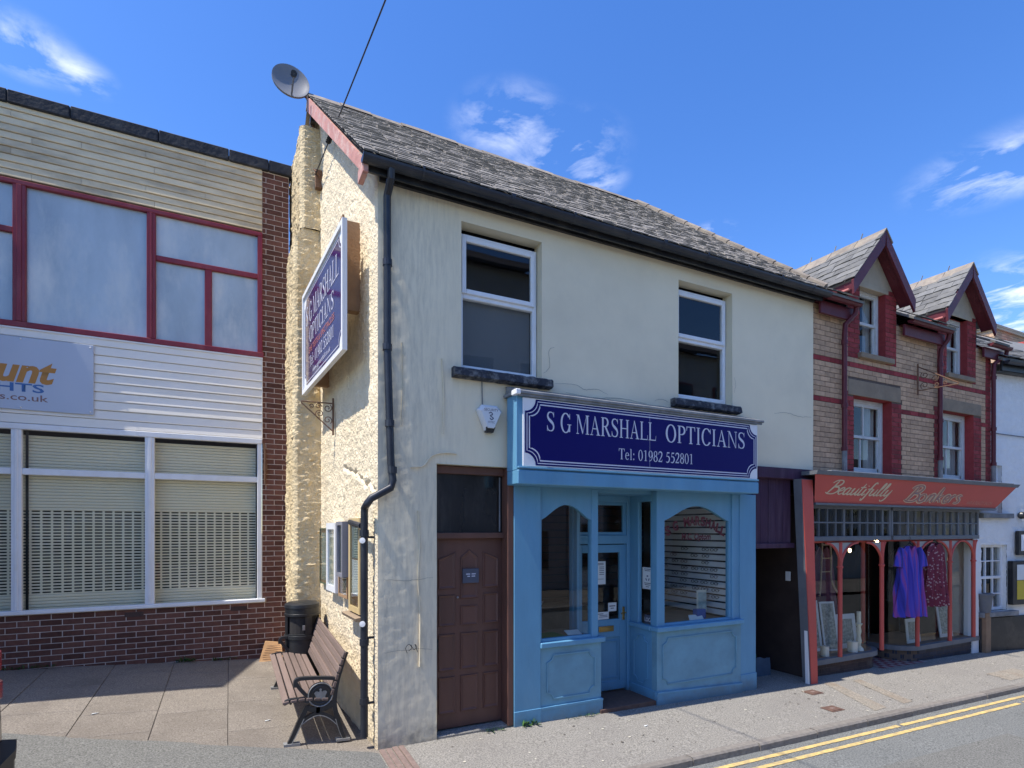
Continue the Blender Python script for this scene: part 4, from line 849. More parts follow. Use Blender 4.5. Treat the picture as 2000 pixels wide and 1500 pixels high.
# right window bay 4.62 .. 6.06, front proud a little
ry = FY-.05
stall('stall_riser', 4.625, 6.055, 0.0, -0.06, 0.85, ry)
bx('shop_sill', M['blue'], opt, 4.60, ry-.05, 0.85, 6.075, ry+.10, 0.91, .008)
rw = arch(4.75, 5.86, 2.20, 2.56, .19, 0, ry+.02, ry+.08, 18).build('shop_window', M['blue'], opt)
mb = MB(); mb.box(4.625, ry+.0, 0.91, 4.75, ry+.09, 2.56, .006); mb.box(5.86, ry+.02, 0.91, 5.90, ry+.08, 2.56, .004); mb.box(5.90, ry+.0, 0.91, 5.965, ry+.09, 2.56, .006); mb.box(5.965, ry+.03, 0.91, 6.06, ry+.1, 2.56, .004); mb.box(4.75, ry+.02, 0.91, 5.86, ry+.07, 0.94, .004); mb.build('frame', M['blue'], rw)
MB().face([(4.74, ry+.05, 0.91), (5.87, ry+.05, 0.91), (5.87, ry+.05, 2.5), (4.74, ry+.05, 2.5)]).build('pane', M['glassd'], rw)
qx = 4.625
mb = MB(); mb.box(qx, ry+.09, -.05, qx+.06, 5.78, 0.85, .004); mb.box(qx-.03, ry+.10, 0.85, qx+.07, 5.78, 0.91, .006); mb.box(qx, 5.62, 0.91, qx+.06, 5.78, 2.56, .005); mb.box(qx, ry+.09, 2.44, qx+.06, 5.62, 2.56, .004); mb.box(qx+.01, ry+.09, 0.91, qx+.05, ry+.13, 2.44, .004); mb.build('porch_return', M['blue'], opt)
MB().face([(qx+.03, ry+.12, 0.91), (qx+.03, 5.62, 0.91), (qx+.03, 5.62, 2.44), (qx+.03, ry+.12, 2.44)]).build('porch_pane', M['glassd'], opt)
mb = MB(); P = []
for (cy, cz, a0) in ((ry+.17, .76, 270), (5.70, .76, 180), (5.70, .17, 90), (ry+.17, .17, 0)):
    for k in range(7): t = rad(a0+15*k); P.append((qx-.004, cy+.07*math.cos(t), cz+.07*math.sin(t)))
mb.tube(P, .010, 4, True, up=(1, 0, 0)); mb.build('panel_moulding', M['blue'], opt)
mb = MB(); mb.box(qx-.02, ry+.0, -.1, qx-.002, 5.78, .13, .004); mb.build('plinth_moulding', M['blue'], opt)
# porch: door, fanlight, floor, soffit
py = 5.80
pd = MB(); x0, x1 = 3.80, 4.575
pd.box(x0, py, 0.05, x1, py+.04, 0.16, .004); pd.box(x0, py, 0.16, x0+.10, py+.04, 1.90, .004); pd.box(x1-.10, py, 0.16, x1, py+.04, 1.90, .004); pd.box(x0+.10, py, 1.80, x1-.10, py+.04, 1.90, .004); pd.box(x0+.10, py, 0.72, x1-.10, py+.04, 0.95, .004); pd.box(x0+.10, py+.018, 0.16, x1-.10, py+.03, 0.72, 0)
sdoor = pd.build('shop_door', M['blue'], opt)
mb = MB()
for a in ((x0+.12, .20, x1-.12, .215), (x0+.12, .665, x1-.12, .68), (x0+.12, .215, x0+.135, .665), (x1-.135, .215, x1-.12, .665)): mb.box(a[0], py+.004, a[1], a[2], py+.017, a[3], .003)
mb.build('panel_moulding', M['blue'], sdoor)
MB().face([(x0+.1, py+.02, .95), (x1-.1, py+.02, .95), (x1-.1, py+.02, 1.8), (x0+.1, py+.02, 1.8)]).build('pane', M['glassd'], sdoor)
mb = MB(); mb.box(4.145, py-.012, 0.80, 4.375, py-.001, 0.87, .003); mb.box(4.165, py-.017, 0.815, 4.355, py-.012, 0.855, .002); mb.build('letterbox', M['brass'], sdoor)
mb = MB(); mb.box(4.515, py-.01, 0.93, 4.55, py-.001, 1.10, .003); mb.tube([(4.53, py-.005, 1.03), (4.53, py-.05, 1.03), (4.46, py-.05, 1.025)], .009, 8); mb.build('handle', M['brass'], sdoor)
mb = MB()
for a in ((x0-.06, 0, x0, 2.52), (x1, 0, x1+.05, 2.52), (x0, 1.91, x1, 2.02), (x0, 2.44, x1, 2.52)): mb.box(a[0], py-.03, a[1], a[2], py+.05, a[3], .006)
mb.build('porch_frame', M['blue'], opt)
fl = MB()
for a in ((x0, 2.02, x0+.05, 2.44), (x1-.05, 2.02, x1, 2.44), (x0+.05, 2.02, x1-.05, 2.06), (x0+.05, 2.40, x1-.05, 2.44)): fl.box(a[0], py-.005, a[1], a[2], py+.03, a[3], .004)
flo = fl.build('fanlight', M['blue'], opt)
MB().face([(x0+.04, py+.015, 2.04), (x1-.04, py+.015, 2.04), (x1-.04, py+.015, 2.42), (x0+.04, py+.015, 2.42)]).build('pane', M['glassd'], flo)
bx('porch_soffit', M['blue'], opt, 3.70, FY+.05, 2.52, 4.70, py+.05, 2.60, 0)
mb = MB(); mb.box(3.80, FY-.05, -.2, 4.62, py+.04, 0.025, .004); mb.build('porch_floor', M['cover'], opt)
# wall over the shop, behind the fascia, and passage door head
bx('passage_lintel', M['purplewood'], opt, 6.38, FY-.06, 2.80, 7.66, FY+.12, 2.95, .006)

# passage between the shops: boarded head, splayed pillar
for i in range(5):
    a = 6.385+i*0.155; mb = MB(); mb.box(a, FY+.03+R.uniform(0, .006), 1.90, a+.149, FY+.06, 2.81, .004); mb.build('head_board', M['purplewood'], opt)
bx('head_rail', M['purplewood'], opt, 6.37, FY-.0, 1.83, 7.20, FY+.09, 1.90, .005)
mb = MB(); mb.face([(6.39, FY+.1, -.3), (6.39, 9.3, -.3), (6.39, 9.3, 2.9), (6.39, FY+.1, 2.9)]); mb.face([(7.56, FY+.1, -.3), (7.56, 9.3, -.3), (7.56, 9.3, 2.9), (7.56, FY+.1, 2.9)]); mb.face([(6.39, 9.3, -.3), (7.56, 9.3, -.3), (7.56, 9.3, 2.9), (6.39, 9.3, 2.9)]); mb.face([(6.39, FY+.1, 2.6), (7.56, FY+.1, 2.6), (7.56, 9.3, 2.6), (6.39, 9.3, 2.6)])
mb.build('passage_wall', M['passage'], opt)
bx('passage_door', M['orangewood'], opt, 6.42, FY+.45, -.1, 6.95, FY+.49, 1.75, .004)
tag(MB().prism([(7.0, 6.35, -.12), (7.18, 6.38, -.12), (7.22, 6.75, .95), (7.07, 6.72, .97)], (.02, -.03, .0)).build('plank', M['oldwood']), 'stained pale plank leaning upright inside the dark passage', 'plank')
tag(MB().prism([(7.06, 6.45, 1.18), (7.16, 6.45, 1.18), (7.17, 6.47, 1.70), (7.08, 6.47, 1.74)], (0, .01, 0)).build('torn_sheet', M['notice']), 'pale torn strip of sheet hanging inside the dark passage', 'sheet')
mb = MB()
for i in range(9):
    for j in range(7): pass
grid([i/10 for i in range(11)], [j/8 for j in range(9)], lambda u, v: (6.72+.52*u, 5.75-.16*math.sin(v*1.5)+.25*v, -.12+.34*math.sin(v*2.6)*(.8+.3*noise.noise((u*3, v*3, 1)))+.03*noise.noise((u*8, v*8, 2))), None, mb)
tag(mb.build('rubble_sack', M['sack'], smooth=True), 'slumped blue rubble sack on the passage floor', 'sack')
mb = MB(); grid([i/8 for i in range(9)], [j/6 for j in range(7)], lambda u, v: (7.10+.26*u, 6.1+.08*v, .10+.16*math.sin(v*2.8)*(.6+.4*math.sin(u*3))+.03*noise.noise((u*9, v*9, 2))), None, mb)
tag(mb.build('plastic_bag', M['greenbag'], smooth=True), 'crumpled green plastic bag above the blue sack in the passage', 'bag')
tag(MB().sphere((6.46, FY+.18, .10), .035, 8).tube([(6.46, FY+.18, -.12), (6.46, FY+.18, .10)], .012, 6).build('red_knob_post', M['redbit']), 'short post with a bright red knob at the passage mouth beside the blue pilaster', 'post')
ld = thing('stepladder', 'narrow maroon stepladder standing against the passage wall', 'ladder', (7.34, 6.6, -.1))
for y in (6.45, 6.72): MB().tube([(7.38, y, -.14), (7.50, y, 1.45)], .018, 6).build('rail', M['maroon'], ld)
for k in range(7): z = .12+k*.19; xx = 7.38+.12*(z+.14)/1.59; MB().tube([(xx, 6.45, z), (xx, 6.72, z)], .011, 6).build('rung', M['fadelet'], ld)
tag(bx('doorbell_plate', M['white'], None, 7.50, 5.62, 1.32, 7.515, 5.70, 1.46, .003), 'small white plate on the passage side wall', 'plate')
pil = thing('shop_pillar', 'leaning grey timber pillar with a salmon red front between the passage and the gift shop', 'pillar', (7.45, 5.25, -.14))
y0 = FY-.16; y1 = FY-.04
mb = MB(); mb.prism([(7.325, y0, -.2), (7.475, y0, -.2), (7.36, y0, 2.80), (7.115, y0, 2.80)], (0, y1-y0, 0)); mb.build('shaft', M['greywood'], pil)
mb = MB(); mb.prism([(7.335, y0-.012, -.2), (7.465, y0-.012, -.2), (7.35, y0-.012, 2.79), (7.125, y0-.012, 2.79)], (0, .011, 0)); mb.build('red_face', M['shopred'], pil)
mb = MB(); mb.prism([(7.295, y0+.01, -.2), (7.322, y0+.01, -.2), (7.258, y0+.01, .85)], (0, .05, 0)); mb.build('white_trim', M['white'], pil)

# ------------------------------------------------------------------ things on and in the optician's
sg = thing('shop_sign', 'long navy optician fascia sign with white serif lettering over the blue shopfront', 'sign', (4.38, FY-.275, 2.73))
bx('panel', M['white'], sg, 2.665, FY-.290, 2.740, 6.085, FY-.272, 3.440, .003)
def scal(x0, x1, z0, z1, r, y, n=7):
    P = []
    for (cx, cz, a0) in ((x0, z1, 270), (x1, z1, 180), (x1, z0, 90), (x0, z0, 0)):
        for k in range(n): t = rad(a0+90*k/(n-1)); P.append((cx+r*math.cos(t), y, cz+r*math.sin(t)))
    return P
def scal_face(x0, x1, z0, z1, r, y, m, parent, name, y1=None): return MB().prism(scal(x0, x1, z0, z1, r, y), (0, .001, 0)).build(name, m, parent)
sx0, sx1, sz0, sz1 = 2.685, 6.066, 2.752, 3.428
scal_face(sx0, sx1, sz0, sz1, .125, FY-.2925, M['navy'], sg, 'navy_ground')
for (i, w) in ((.022, .0045), (.05, .0065)):
    mb = MB(); P = scal(sx0+i, sx1-i, sz0+i, sz1-i, .125, 0); 
    for f in ribbon([(p[0], p[2]) for p in P], w*2, True): mb.face([(q.x, FY-.2945, q.y) for q in f])
    mb.build('border_line', M['letter'], sg)
sy = FY-.2945
def words(line, fnc, x0, gap=.38):
    k = 0.0; tot = sum(glyph(c)[1] for c in line)
    for w in line.split(' '):
        ww = sum(glyph(c)[1] for c in w); fnc(w, k/tot, ww/tot); k += ww+.4
for line, x0, z, h, w in (('S G MARSHALL', 2.93, 3.115, .205, 1.47), ('OPTICIANS', 4.53, 3.115, .205, 1.33), ('Tel: 01982 552801', 3.86, 2.875, .120, 1.115)):
    words(line, lambda t, f0, fw: serif(t, M['letter'], sg, (x0+f0*w, sy, z), (1, 0, 0), (0, 0, 1), h, fw*w, ext=.0006), x0)
bx('panel_joint', M['letter'], sg, 4.305, sy-.0002, 2.80, 4.307, sy+.001, 3.40, 0)
# gable sign
A = Vector((0.998, 5.575, 0)); B = Vector((0.868, 7.735, 0)); ax = (B-A).normalized(); gn = Vector((-ax.y, ax.x, 0)); gl_ = (B-A).length
gs = thing('gable_sign', 'purple blue optician sign board with white frame on battens on the cream gable', 'sign', (0.93, 6.65, 3.85))
def gpt(a, z, o): p = B-ax*a+gn*o; return Vector((p.x, p.y, z))
def gbox(name, a0, a1, z0, z1, o0, o1, m, parent=gs):
    mb = MB(); mb.prism([gpt(a0, z0, o0), gpt(a1, z0, o0), gpt(a1, z1, o0), gpt(a0, z1, o0)], gn*(o1-o0)); return mb.build(name, m, parent)
if gn.x > 0: gn = -gn
gz0, gz1 = 3.835, 5.115
gbox('board', 0, gl_, gz0, gz1, -.025, 0, M['white'])
for a in ((0, .05, gz0, gz1), (gl_-.05, gl_, gz0, gz1), (.05, gl_-.05, gz0, gz0+.05), (.05, gl_-.05, gz1-.05, gz1)): gbox('frame', *a, 0.0005, .022, M['white'])
def gP(P, o): return [gpt(p[0], p[2], o) for p in P]
mb = MB(); mb.face(gP(scal(.085, gl_-.085, gz0+.085, gz1-.085, .12, 0), .003)); mb.build('purple_ground', M['purple'], gs)
mb = MB()
for f in ribbon([(p[0], p[2]) for p in scal(.11, gl_-.11, gz0+.11, gz1-.11, .12, 0)], .010, True): mb.face([gpt(q.x, q.y, .0045) for q in f])
mb.build('border_line', M['letter'], gs)
gx_ = -ax; 
def gser(body, a, z, h, w): words(body, lambda t, f0, fw: serif(t, M['letter'], gs, gpt(a+f0*w, z, .005), gx_, (0, 0, 1), h, fw*w, ext=.0008), a)
gser('S G MARSHALL', .20, 4.655, .235, 1.75); gser('OPTICIANS', .42, 4.395, .19, 1.32)
text('EYE TESTS & SPECTACLES', M['fadelet'], gs, gpt(.40, 4.27, .006), gx_, (0, 0, 1), .075, width=1.35)
gser('Tel: 01982 552801', .42, 4.095, .13, 1.32)
text('www.sgmarshall.co.uk', M['letter'], gs, gpt(.62, 3.99, .006), gx_, (0, 0, 1), .06, width=.95)
for a in (.30, 1.85): mb = MB(); mb.prism([gpt(a, 3.95, -.026), gpt(a+.12, 3.95, -.026), gpt(a+.12, 5.25, -.026), gpt(a, 5.25, -.026)], gn*-.02); mb.build('batten', M['tan'], gs)
mb = MB(); mb.prism([(1.02, 5.92, 4.36), (1.27, 5.92, 4.36), (1.27, 5.92, 5.28), (1.02, 5.92, 5.28)], (0, .11, 0)); mb.build('bracket_post', M['tan'], gs)
mb = MB(); mb.prism([(0.93, 7.38, 3.9), (1.20, 7.38, 3.9), (1.20, 7.38, 5.1), (0.93, 7.38, 5.1)], (0, .08, 0)); mb.build('bracket_post', M['tan'], gs)
# alarm box
al = thing('alarm_box', 'white hexagonal burglar alarm box on the cream front wall beside the sign', 'alarm box', (2.40, FY, 3.08))
def hexa(s, y): c = (2.40, 3.235); P = [(-.135, .085), (-.085, .14), (.085, .14), (.14, .085), (.045, -.12), (-.045, -.12)]; return [(c[0]+p[0]*s, y, c[1]+p[1]*s) for p in P]
a, b, c = hexa(1.0, FY-.005), hexa(1.0, FY-.05), hexa(.80, FY-.09); mb = MB()
for i in range(6):
    j = (i+1) % 6; mb.face([a[i], a[j], b[j], b[i]]); mb.face([b[i], b[j], c[j], c[i]])
mb.face(c); mb.build('case', M['alarm'], al)
mb = MB(); mb.prism([(2.35, FY-.088, 3.145), (2.45, FY-.088, 3.145), (2.44, FY-.06, 3.095), (2.36, FY-.06, 3.095)], (0, .05, 0)); mb.build('strobe_lens', M['black'], al)
text('SECURITY', M['alarmd'], al, (2.322, FY-.0905, 3.308), (1, 0, 0), (0, 0, 1), .026, width=.16)
mb = MB()
for f in ribbon([(p.x, p.y) for p in sm([(2.375, 3.285, 0), (2.40, 3.295, 0), (2.415, 3.275, 0), (2.39, 3.262, 0), (2.405, 3.25, 0), (2.425, 3.235, 0), (2.40, 3.222, 0), (2.385, 3.238, 0)], 4)], .011): mb.face([(q.x, FY-.0912, q.y) for q in f])
mb.build('emblem', M['alarmd'], al)
text('HYTEC', M['alarmd'], al, (2.365, FY-.0905, 3.185), (1, 0, 0), (0, 0, 1), .022, width=.075)
MB().tube([(2.335, FY-.012, 3.37), (2.33, FY-.012, 3.63)], .005, 5).build('cable', M['greywood'], al)
# door plaque
pq = tag(bx('door_plaque', M['plaque'], None, 2.165, dy-.001, 1.535, 2.345, dy+.016, 1.685, .002), 'small slate grey plaque on the brown panelled door', 'plaque')
mb = MB()
for (x, z, w) in ((2.20, 1.625, .045), (2.262, 1.625, .045), (2.215, 1.602, .028), (2.262, 1.602, .04)): mb.box(x, dy-.0022, z, x+w, dy-.0012, z+.009, 0)
mb.build('print', M['letter'], pq)
# notices
def paper(name, label, x0, x1, z0, z1, y, ls, xd=(1, 0, 0)):
    o = tag(bx(name, M['notice'], None, x0, y-.002, z0, x1, y, z1, 0), label, 'notice')
    mb = MB()
    for (a, b, z, h) in ls: mb.box(x0+(x1-x0)*a, y-.0028, z0+(z1-z0)*z, x0+(x1-x0)*b, y-.0022, z0+(z1-z0)*(z+h), 0)
    mb.build('print', M['print'], o); return o
yy = py+.012
paper('notice', 'large white opening hours notice on the shop door glass', 4.10, 4.26, 1.40, 1.69, yy, [(.1, .8, .90, .03), (.15, .8, .84, .03)]+[(.08, .24, .74-k*.08, .03) for k in range(5)]+[(.4, .85, .74-k*.08, .03) for k in range(5)]+[(.1, .8, .22, .02)])
paper('notice', 'small square white notice low on the shop door glass beside the handle', 4.30, 4.43, 1.05, 1.16, yy, [(.15, .85, .55, .12), (.3, .7, .3, .1)])
paper('notice', 'wide white notice at the bottom left of the shop door glass', 4.10, 4.31, 0.955, 1.05, yy, [(.1, .6, .7, .1), (.3, .9, .5, .08), (.3, .9, .3, .08)])
rn = tag(bx('recycling_notice', M['notice'], None, qx+.020, 5.37, 1.35, qx+.028, 5.56, 1.62, 0), 'tall white recycling notice in the narrow side window of the porch', 'notice')
mb = MB()
for k in range(3):
    t = rad(90+120*k); P = [(1.485+.03*math.sin(t+d), 5.465+.03*math.cos(t+d)) for d in (-.55, -.2, .2, .5)]
    for f in ribbon([(p[1], p[0]) for p in P], .014): mb.face([(qx+.0195, q.x, q.y) for q in f])
mb.build('recycling_symbol', M['navy'], rn)
mb = MB()
for (z, w) in ((1.595, .13), (1.575, .10), (1.42, .12), (1.40, .1), (1.375, .06)): mb.box(qx+.0192, 5.465-w/2, z, qx+.0198, 5.465+w/2, z+.009, 0)
mb.build('print', M['print'], rn)
text('LOCAL', M['white'], tag(bx('window_sticker', M['plaque'], None, qx+.020, 5.34, .93, qx+.027, 5.52, 1.03, 0), 'dark sticker with white letters low in the porch side window', 'sticker'), (qx+.019, 5.515, .95), (0, -1, 0), (0, 0, 1), .05, width=.16)
sb = thing('soap_bottle', 'clear pump bottle standing behind the porch side window', 'bottle', (qx+.16, 5.40, .91))
MB().lathe([(.001, .91), (.032, .91), (.034, 1.02), (.012, 1.04), (.012, 1.06)], (qx+.16, 5.40, 0), 12).build('body', M['frost'], sb, smooth=True); MB().tube([(qx+.16, 5.40, 1.06), (qx+.16, 5.40, 1.09), (qx+.12, 5.40, 1.09)], .007, 6).build('pump', M['white'], sb)
# window lettering on the right pane
yl = ry+.047; wl = thing('window_lettering', 'dark red arched lettering on the right shop window glass', 'lettering', (5.3, yl, 2.0))
word = 'S.G. MARSHALL'; adv = [.7, .3, .8, .3, .35, .95, .8, .78, .75, .8, .8, .68, .68]; tot = sum(adv); x = 0
for ch, a in zip(word, adv):
    t = (x+a/2)/tot-.5; x += a
    if ch == ' ': continue
    an = -t*.75; cx = 5.30+t*.98; cz = 2.150-.20*(2*t)**2*.75
    text(ch, M['redvinyl'], wl, (cx-.036*math.cos(an), yl, cz-.036*math.sin(an)), (math.cos(an), 0, math.sin(an)), (-math.sin(an), 0, math.cos(an)), .115, name='letter', bold=.045, width=(.088 if ch != 'M' else .10) if ch != '.' else .026)
text('M.C. Optom', M['redvinyl'], wl, (5.06, yl, 1.965), (1, 0, 0), (0, 0, 1), .080, width=.50, bold=.035, shear=.15)
# display: slatwall on the right partition, spectacle frames, counter, cards
sw = thing('slatwall_display', 'white slatted display wall inside the right shop window', 'display wall', (6.0, 6.1, .9))
for k in range(17): bx('slat', M['slatwall'], sw, 5.965, FY+.12, .93+k*.0925, 5.985, 6.95, .93+k*.0925+.070, .003)
bx('backing', M['dark'], sw, 5.99, FY+.12, .9, 6.02, 6.95, 2.55, 0)
ORD = ('first', 'second', 'third', 'fourth', 'fifth', 'sixth', 'seventh', 'eighth', 'ninth')
def spectacles(y, z, w):
    mb = MB(); xx = 5.945
    for s in (-1, 1):
        cy = y+s*.034; mb.tube([(xx, cy+.027*math.cos(t), z+.019*math.sin(t)) for t in [2*math.pi*i/12 for i in range(12)]], .0035, 4, True); mb.tube([(xx, cy+s*.027, z+.006), (xx+.03, cy+s*.03, z+.006)], .003, 4)
    mb.tube([(xx, y-.008, z+.006), (xx, y+.008, z+.006)], .003, 4); return mb
for i, yv in enumerate((5.62, 5.80, 5.98, 6.2, 6.4, 6.6)):
    for k in range(8):
        if R.random() < .18 or (i > 3 and k > 6): continue
        o = spectacles(yv+R.uniform(-.02, .02), .93+(2+k)*.0925+.05, 0).build('spectacles', M['black' if R.random() < .7 else 'brownl'])
        tag(o, 'dark spectacle frame on the slatted wall, '+ORD[8-k]+' row down, '+ORD[i]+' from the window glass', 'spectacles', 'spectacle frames on the slatted wall')
bx('window_bed', M['wood'], opt, 4.70, FY+.12, .82, 6.0, 6.3, .90, .004)
ct = thing('show_card', 'tall display card with a portrait and blue box foot in the right window', 'display card', (5.62, 5.62, .9))
mb = MB(); mb.prism([(5.60, 5.60, 1.0), (5.74, 5.56, 1.0), (5.80, 5.62, 1.27), (5.66, 5.66, 1.27)], (.004, .006, 0)); mb.build('card', M['wax'], ct); mb = MB(); mb.prism([(5.625, 5.589, 1.03), (5.735, 5.557, 1.03), (5.775, 5.603, 1.24), (5.665, 5.635, 1.24)], (-.001, -.004, 0)); mb.build('portrait', M['photo'], ct); bx('blue_box', M['bluebox'], ct, 5.53, 5.52, .905, 5.69, 5.60, 1.03, .004)
tag(MB().prism([(5.38, 5.50, .905), (5.60, 5.47, .905), (5.62, 5.53, .96), (5.42, 5.56, .96)], (0, .01, .002)).build('leaflet_pile', M['notice']), 'white leaflets spread on the window bed', 'leaflets')
tag(bx('spectacle_case', M['black'], None, 4.80, 5.60, .905, 4.98, 5.68, 1.0, .012), 'small black case at the left of the right window bed', 'case')
# left window: dark slatted back wall, shelf, lamp and leaflets
bw = thing('back_display_wall', 'dark brown slatted wall at the back of the shop', 'display wall', (3.6, 7.4, .1))
for k in range(20): bx('slat', M['brownslat'], bw, 2.78, 7.40, .25+k*.115, 6.2, 7.42, .25+k*.115+.100, .003)
bx('backing', M['dark'], bw, 2.78, 7.43, .1, 6.2, 7.46, 2.58, 0)
bx('window_bed', M['wood'], opt, 2.78, FY+.13, .80, 3.74, 5.95, .865, .004)
tag(bx('counter', M['wood'], None, 3.1, 6.7, .02, 4.9, 7.1, 1.02, .01), 'brown timber counter inside the optician shop', 'counter')
lp = thing('desk_lamp', 'amber shaded lamp on the counter inside the optician shop', 'lamp', (3.25, 6.85, 1.02)); MB().lathe([(.03, 1.02), (.02, 1.1), (.015, 1.2)], (3.35, 6.85, 0), 10).build('stem', M['brass'], lp); MB().lathe([(.17, 1.2), (.16, 1.27), (.08, 1.33)], (3.35, 6.85, 0), 16).build('lamp_shade', M['pine'], lp, smooth=True)
tag(MB().lathe([(.001, 1.03), (.12, 1.03), (.15, 1.09), (.13, 1.07), (.001, 1.045)], (3.75, 6.80, 0), 16).build('bowl', M['white'], smooth=True), 'shallow white dish on the counter inside the optician shop', 'dish')
tag(MB().prism([(3.50, 5.50, .87), (3.68, 5.48, .87), (3.70, 5.60, .90), (3.52, 5.62, .90)], (0, 0, .006)).build('magazine', M['notice']), 'open white booklet on the left window bed', 'booklet')
tag(bx('green_mat', M['leaf'], None, 3.06, 5.46, .866, 3.45, 5.75, .873, 0), 'green cloth on the left window bed', 'cloth')

# gable notice cases, bracket, dish, cable
def case(name, label, y0, y1, z0, z1, th, fm, bm, fw, extra=None):
    t = thing(name, label, 'notice case', (gx((y0+y1)/2), (y0+y1)/2, z0))
    def gp(y, z, o): return (gx(y, o+.032), y, z)
    def pb(nm, ya, yb, za, zb, o0, o1, m, par=t): mb = MB(); d = Vector(gp(ya, za, o1))-Vector(gp(ya, za, o0)); mb.prism([gp(ya, za, o0), gp(yb, za, o0), gp(yb, zb, o0), gp(ya, zb, o0)], d); return mb.build(nm, m, par)
    pb('back_board', y0+.004, y1-.004, z0+.004, z1-.004, -.05, th*.5, M['wood'] if fm != 'upvc' else M['upvc'])
    for a in ((y0, y0+fw, z0, z1), (y1-fw, y1, z0, z1), (y0+fw, y1-fw, z0, z0+fw), (y0+fw, y1-fw, z1-fw, z1)): pb('frame', *a, -.045, th, M[fm])
    for i, (a, b, c, d, m) in enumerate(extra or []): pb('notice', a, b, c, d, th*.5+.001, th*.5+.004, M[m])
    pb('pane', y0+fw, y1-fw, z0+fw, z1-fw, th*.8, th*.8+.003, M['glass'])
    return t
case('notice_case', 'thin green edged glazed notice board nearest the chimney breast on the gable', 7.20, 7.68, 1.40, 2.11, .03, 'greencase', 'wood', .015, [(7.24, 7.62, 1.45, 2.05, 'photo')])
case('notice_case', 'white plastic framed notice case between the green and grey cases on the gable', 6.66, 7.14, 1.36, 2.17, .06, 'upvc', 'upvc', .075, [(6.75, 7.05, 1.5, 2.0, 'photo')])
case('notice_case', 'grey metal notice case beside the varnished pine case on the gable', 6.16, 6.44, 1.58, 2.18, .10, 'greycase', 'wood', .04, [(6.2, 6.4, 1.64, 2.1, 'greycase')])
case('backing_board', 'pale timber board fixed under the grey notice case on the gable', 6.20, 6.60, 1.34, 1.62, .04, 'tan', 'wood', .03)
case('notice_case', 'tall varnished pine notice case next to the downpipe on the gable', 5.68, 6.12, 1.24, 2.21, .045, 'pine', 'wood', .06, [(5.76, 6.04, 1.42, 1.78, 'notice'), (5.76, 6.04, 1.80, 2.14, 'photo')])
tag(MB().prism([(gx(6.2, -.02), 6.2, 1.17), (gx(6.2, .12), 6.2, 1.18), (gx(6.2, .13), 6.2, 1.21), (gx(6.2, -.02), 6.2, 1.235)], (.034, -.56, 0.0)).build('stone_ledge', M['stone']), 'rough broken stone ledge under the pine notice case', 'ledge')
def scroll(c, r, a0, turns, pl, n=26):
    return [tuple(pl(c[0]+r*(1-.75*i/n)*math.cos(a0+turns*2*math.pi*i/n), c[1]+r*(1-.75*i/n)*math.sin(a0+turns*2*math.pi*i/n))) for i in range(n+1)]
def iron_bracket(label, pl, L, H, m, t_):
    br = thing('sign_bracket', label, 'bracket', tuple(pl(0, 0)))
    MB().tube([pl(0, -.12*H-.0), pl(0, H*1.12)], t_*1.4, 6).build('back_bar', M[m], br); MB().tube([pl(0, .02), pl(L, .04*H)], t_, 6).build('lower_bar', M[m], br); MB().tube([pl(0, H), pl(L*.99, .08*H)], t_, 6).build('upper_bar', M[m], br)
    for (c, r, a, tn) in (((.17*L, .62*H), .14*H, 2.2, 1.3), ((.17*L, .22*H), .14*H, -2.2, -1.3), ((.42*L, .42*H), .13*H, .4, -1.4), ((.46*L, .17*H), .10*H, 3.0, 1.3), ((.68*L, .17*H), .08*H, 1.0, 1.3)): MB().tube(scroll(c, r, a, tn, pl), t_*.7, 5).build('scroll', M[m], br)
    return br
iron_bracket('small rusty wrought iron bracket on the cream gable below the sign', lambda a, z: Vector((gx(7.05+a*.15, .03)-a, 7.05+a*.15, 3.64-z)), .36, .36, 'rust', .008)
ds = thing('satellite_dish', 'grey oval satellite dish on a pole at the gable peak', 'satellite dish', (1.0, 7.92, 7.5))
dc = Vector((0.716, 7.80, 7.92)); mdir = Vector((.035, -.971, .235)).normalized()
xd_ = Vector((0, 0, 1)).cross(mdir).normalized(); yd_ = mdir.cross(xd_); rt = Matrix((xd_, yd_, mdir)).transposed().to_4x4(); rt = Matrix.Translation(dc) @ rt
mb = MB(); prof = [(max(.0005, .222*k/7), .055*(k/7)**2-.045) for k in range(8)]+[(.231, .012), (.231, .0)]
mb.lathe(prof, (0, 0, 0), 32); mb.lathe([(p[0], p[1]-.014) for p in prof], (0, 0, 0), 32)
for i in range(len(mb.v)): v = mb.v[i]; mb.v[i] = tuple(rt @ Vector((v[0], v[1]*1.08, v[2])))
mb.build('reflector', M['galv'], ds, smooth=True)
foc = rt @ Vector((0.01, -.10, .20)); bot = rt @ Vector((0, -.235, .0))
MB().tube([bot, foc], .012, 6).build('feed_arm', M['greywood'], ds); MB().tube([foc+(dc-foc)*-.03, foc+(dc-foc)*.18], .038, 10).build('receiver', M['black'], ds, smooth=True)
MB().tube([(1.02, 7.98, 7.42), (1.0, 7.99, 7.80), (.93, 7.97, 7.90), dc-mdir*.06], .022, 8).build('pole', M['rust'], ds); MB().tube([(.98, 7.96, 7.45), (1.0, 7.96, 7.9), (.95, 7.95, 7.86)], .008, 5).build('cable', M['black'], ds); bx('clamp', M['iron'], ds, .97, 7.90, 7.55, 1.07, 8.03, 7.63, .005)
oc = thing('overhead_cable', 'black overhead cable running from the gable anchor out over the street', 'cable', (1.08, 7.86, 6.78))
ca = Vector((1.02, 7.80, 6.79)); c1 = Vector((2.17, -7.72, 7.1))
MB().tube([ca+(c1-ca)*(i/24)+Vector((0, 0, -.5*(i/24)*(1-i/24))) for i in range(25)], .0075, 6).build('wire', M['black'], oc)
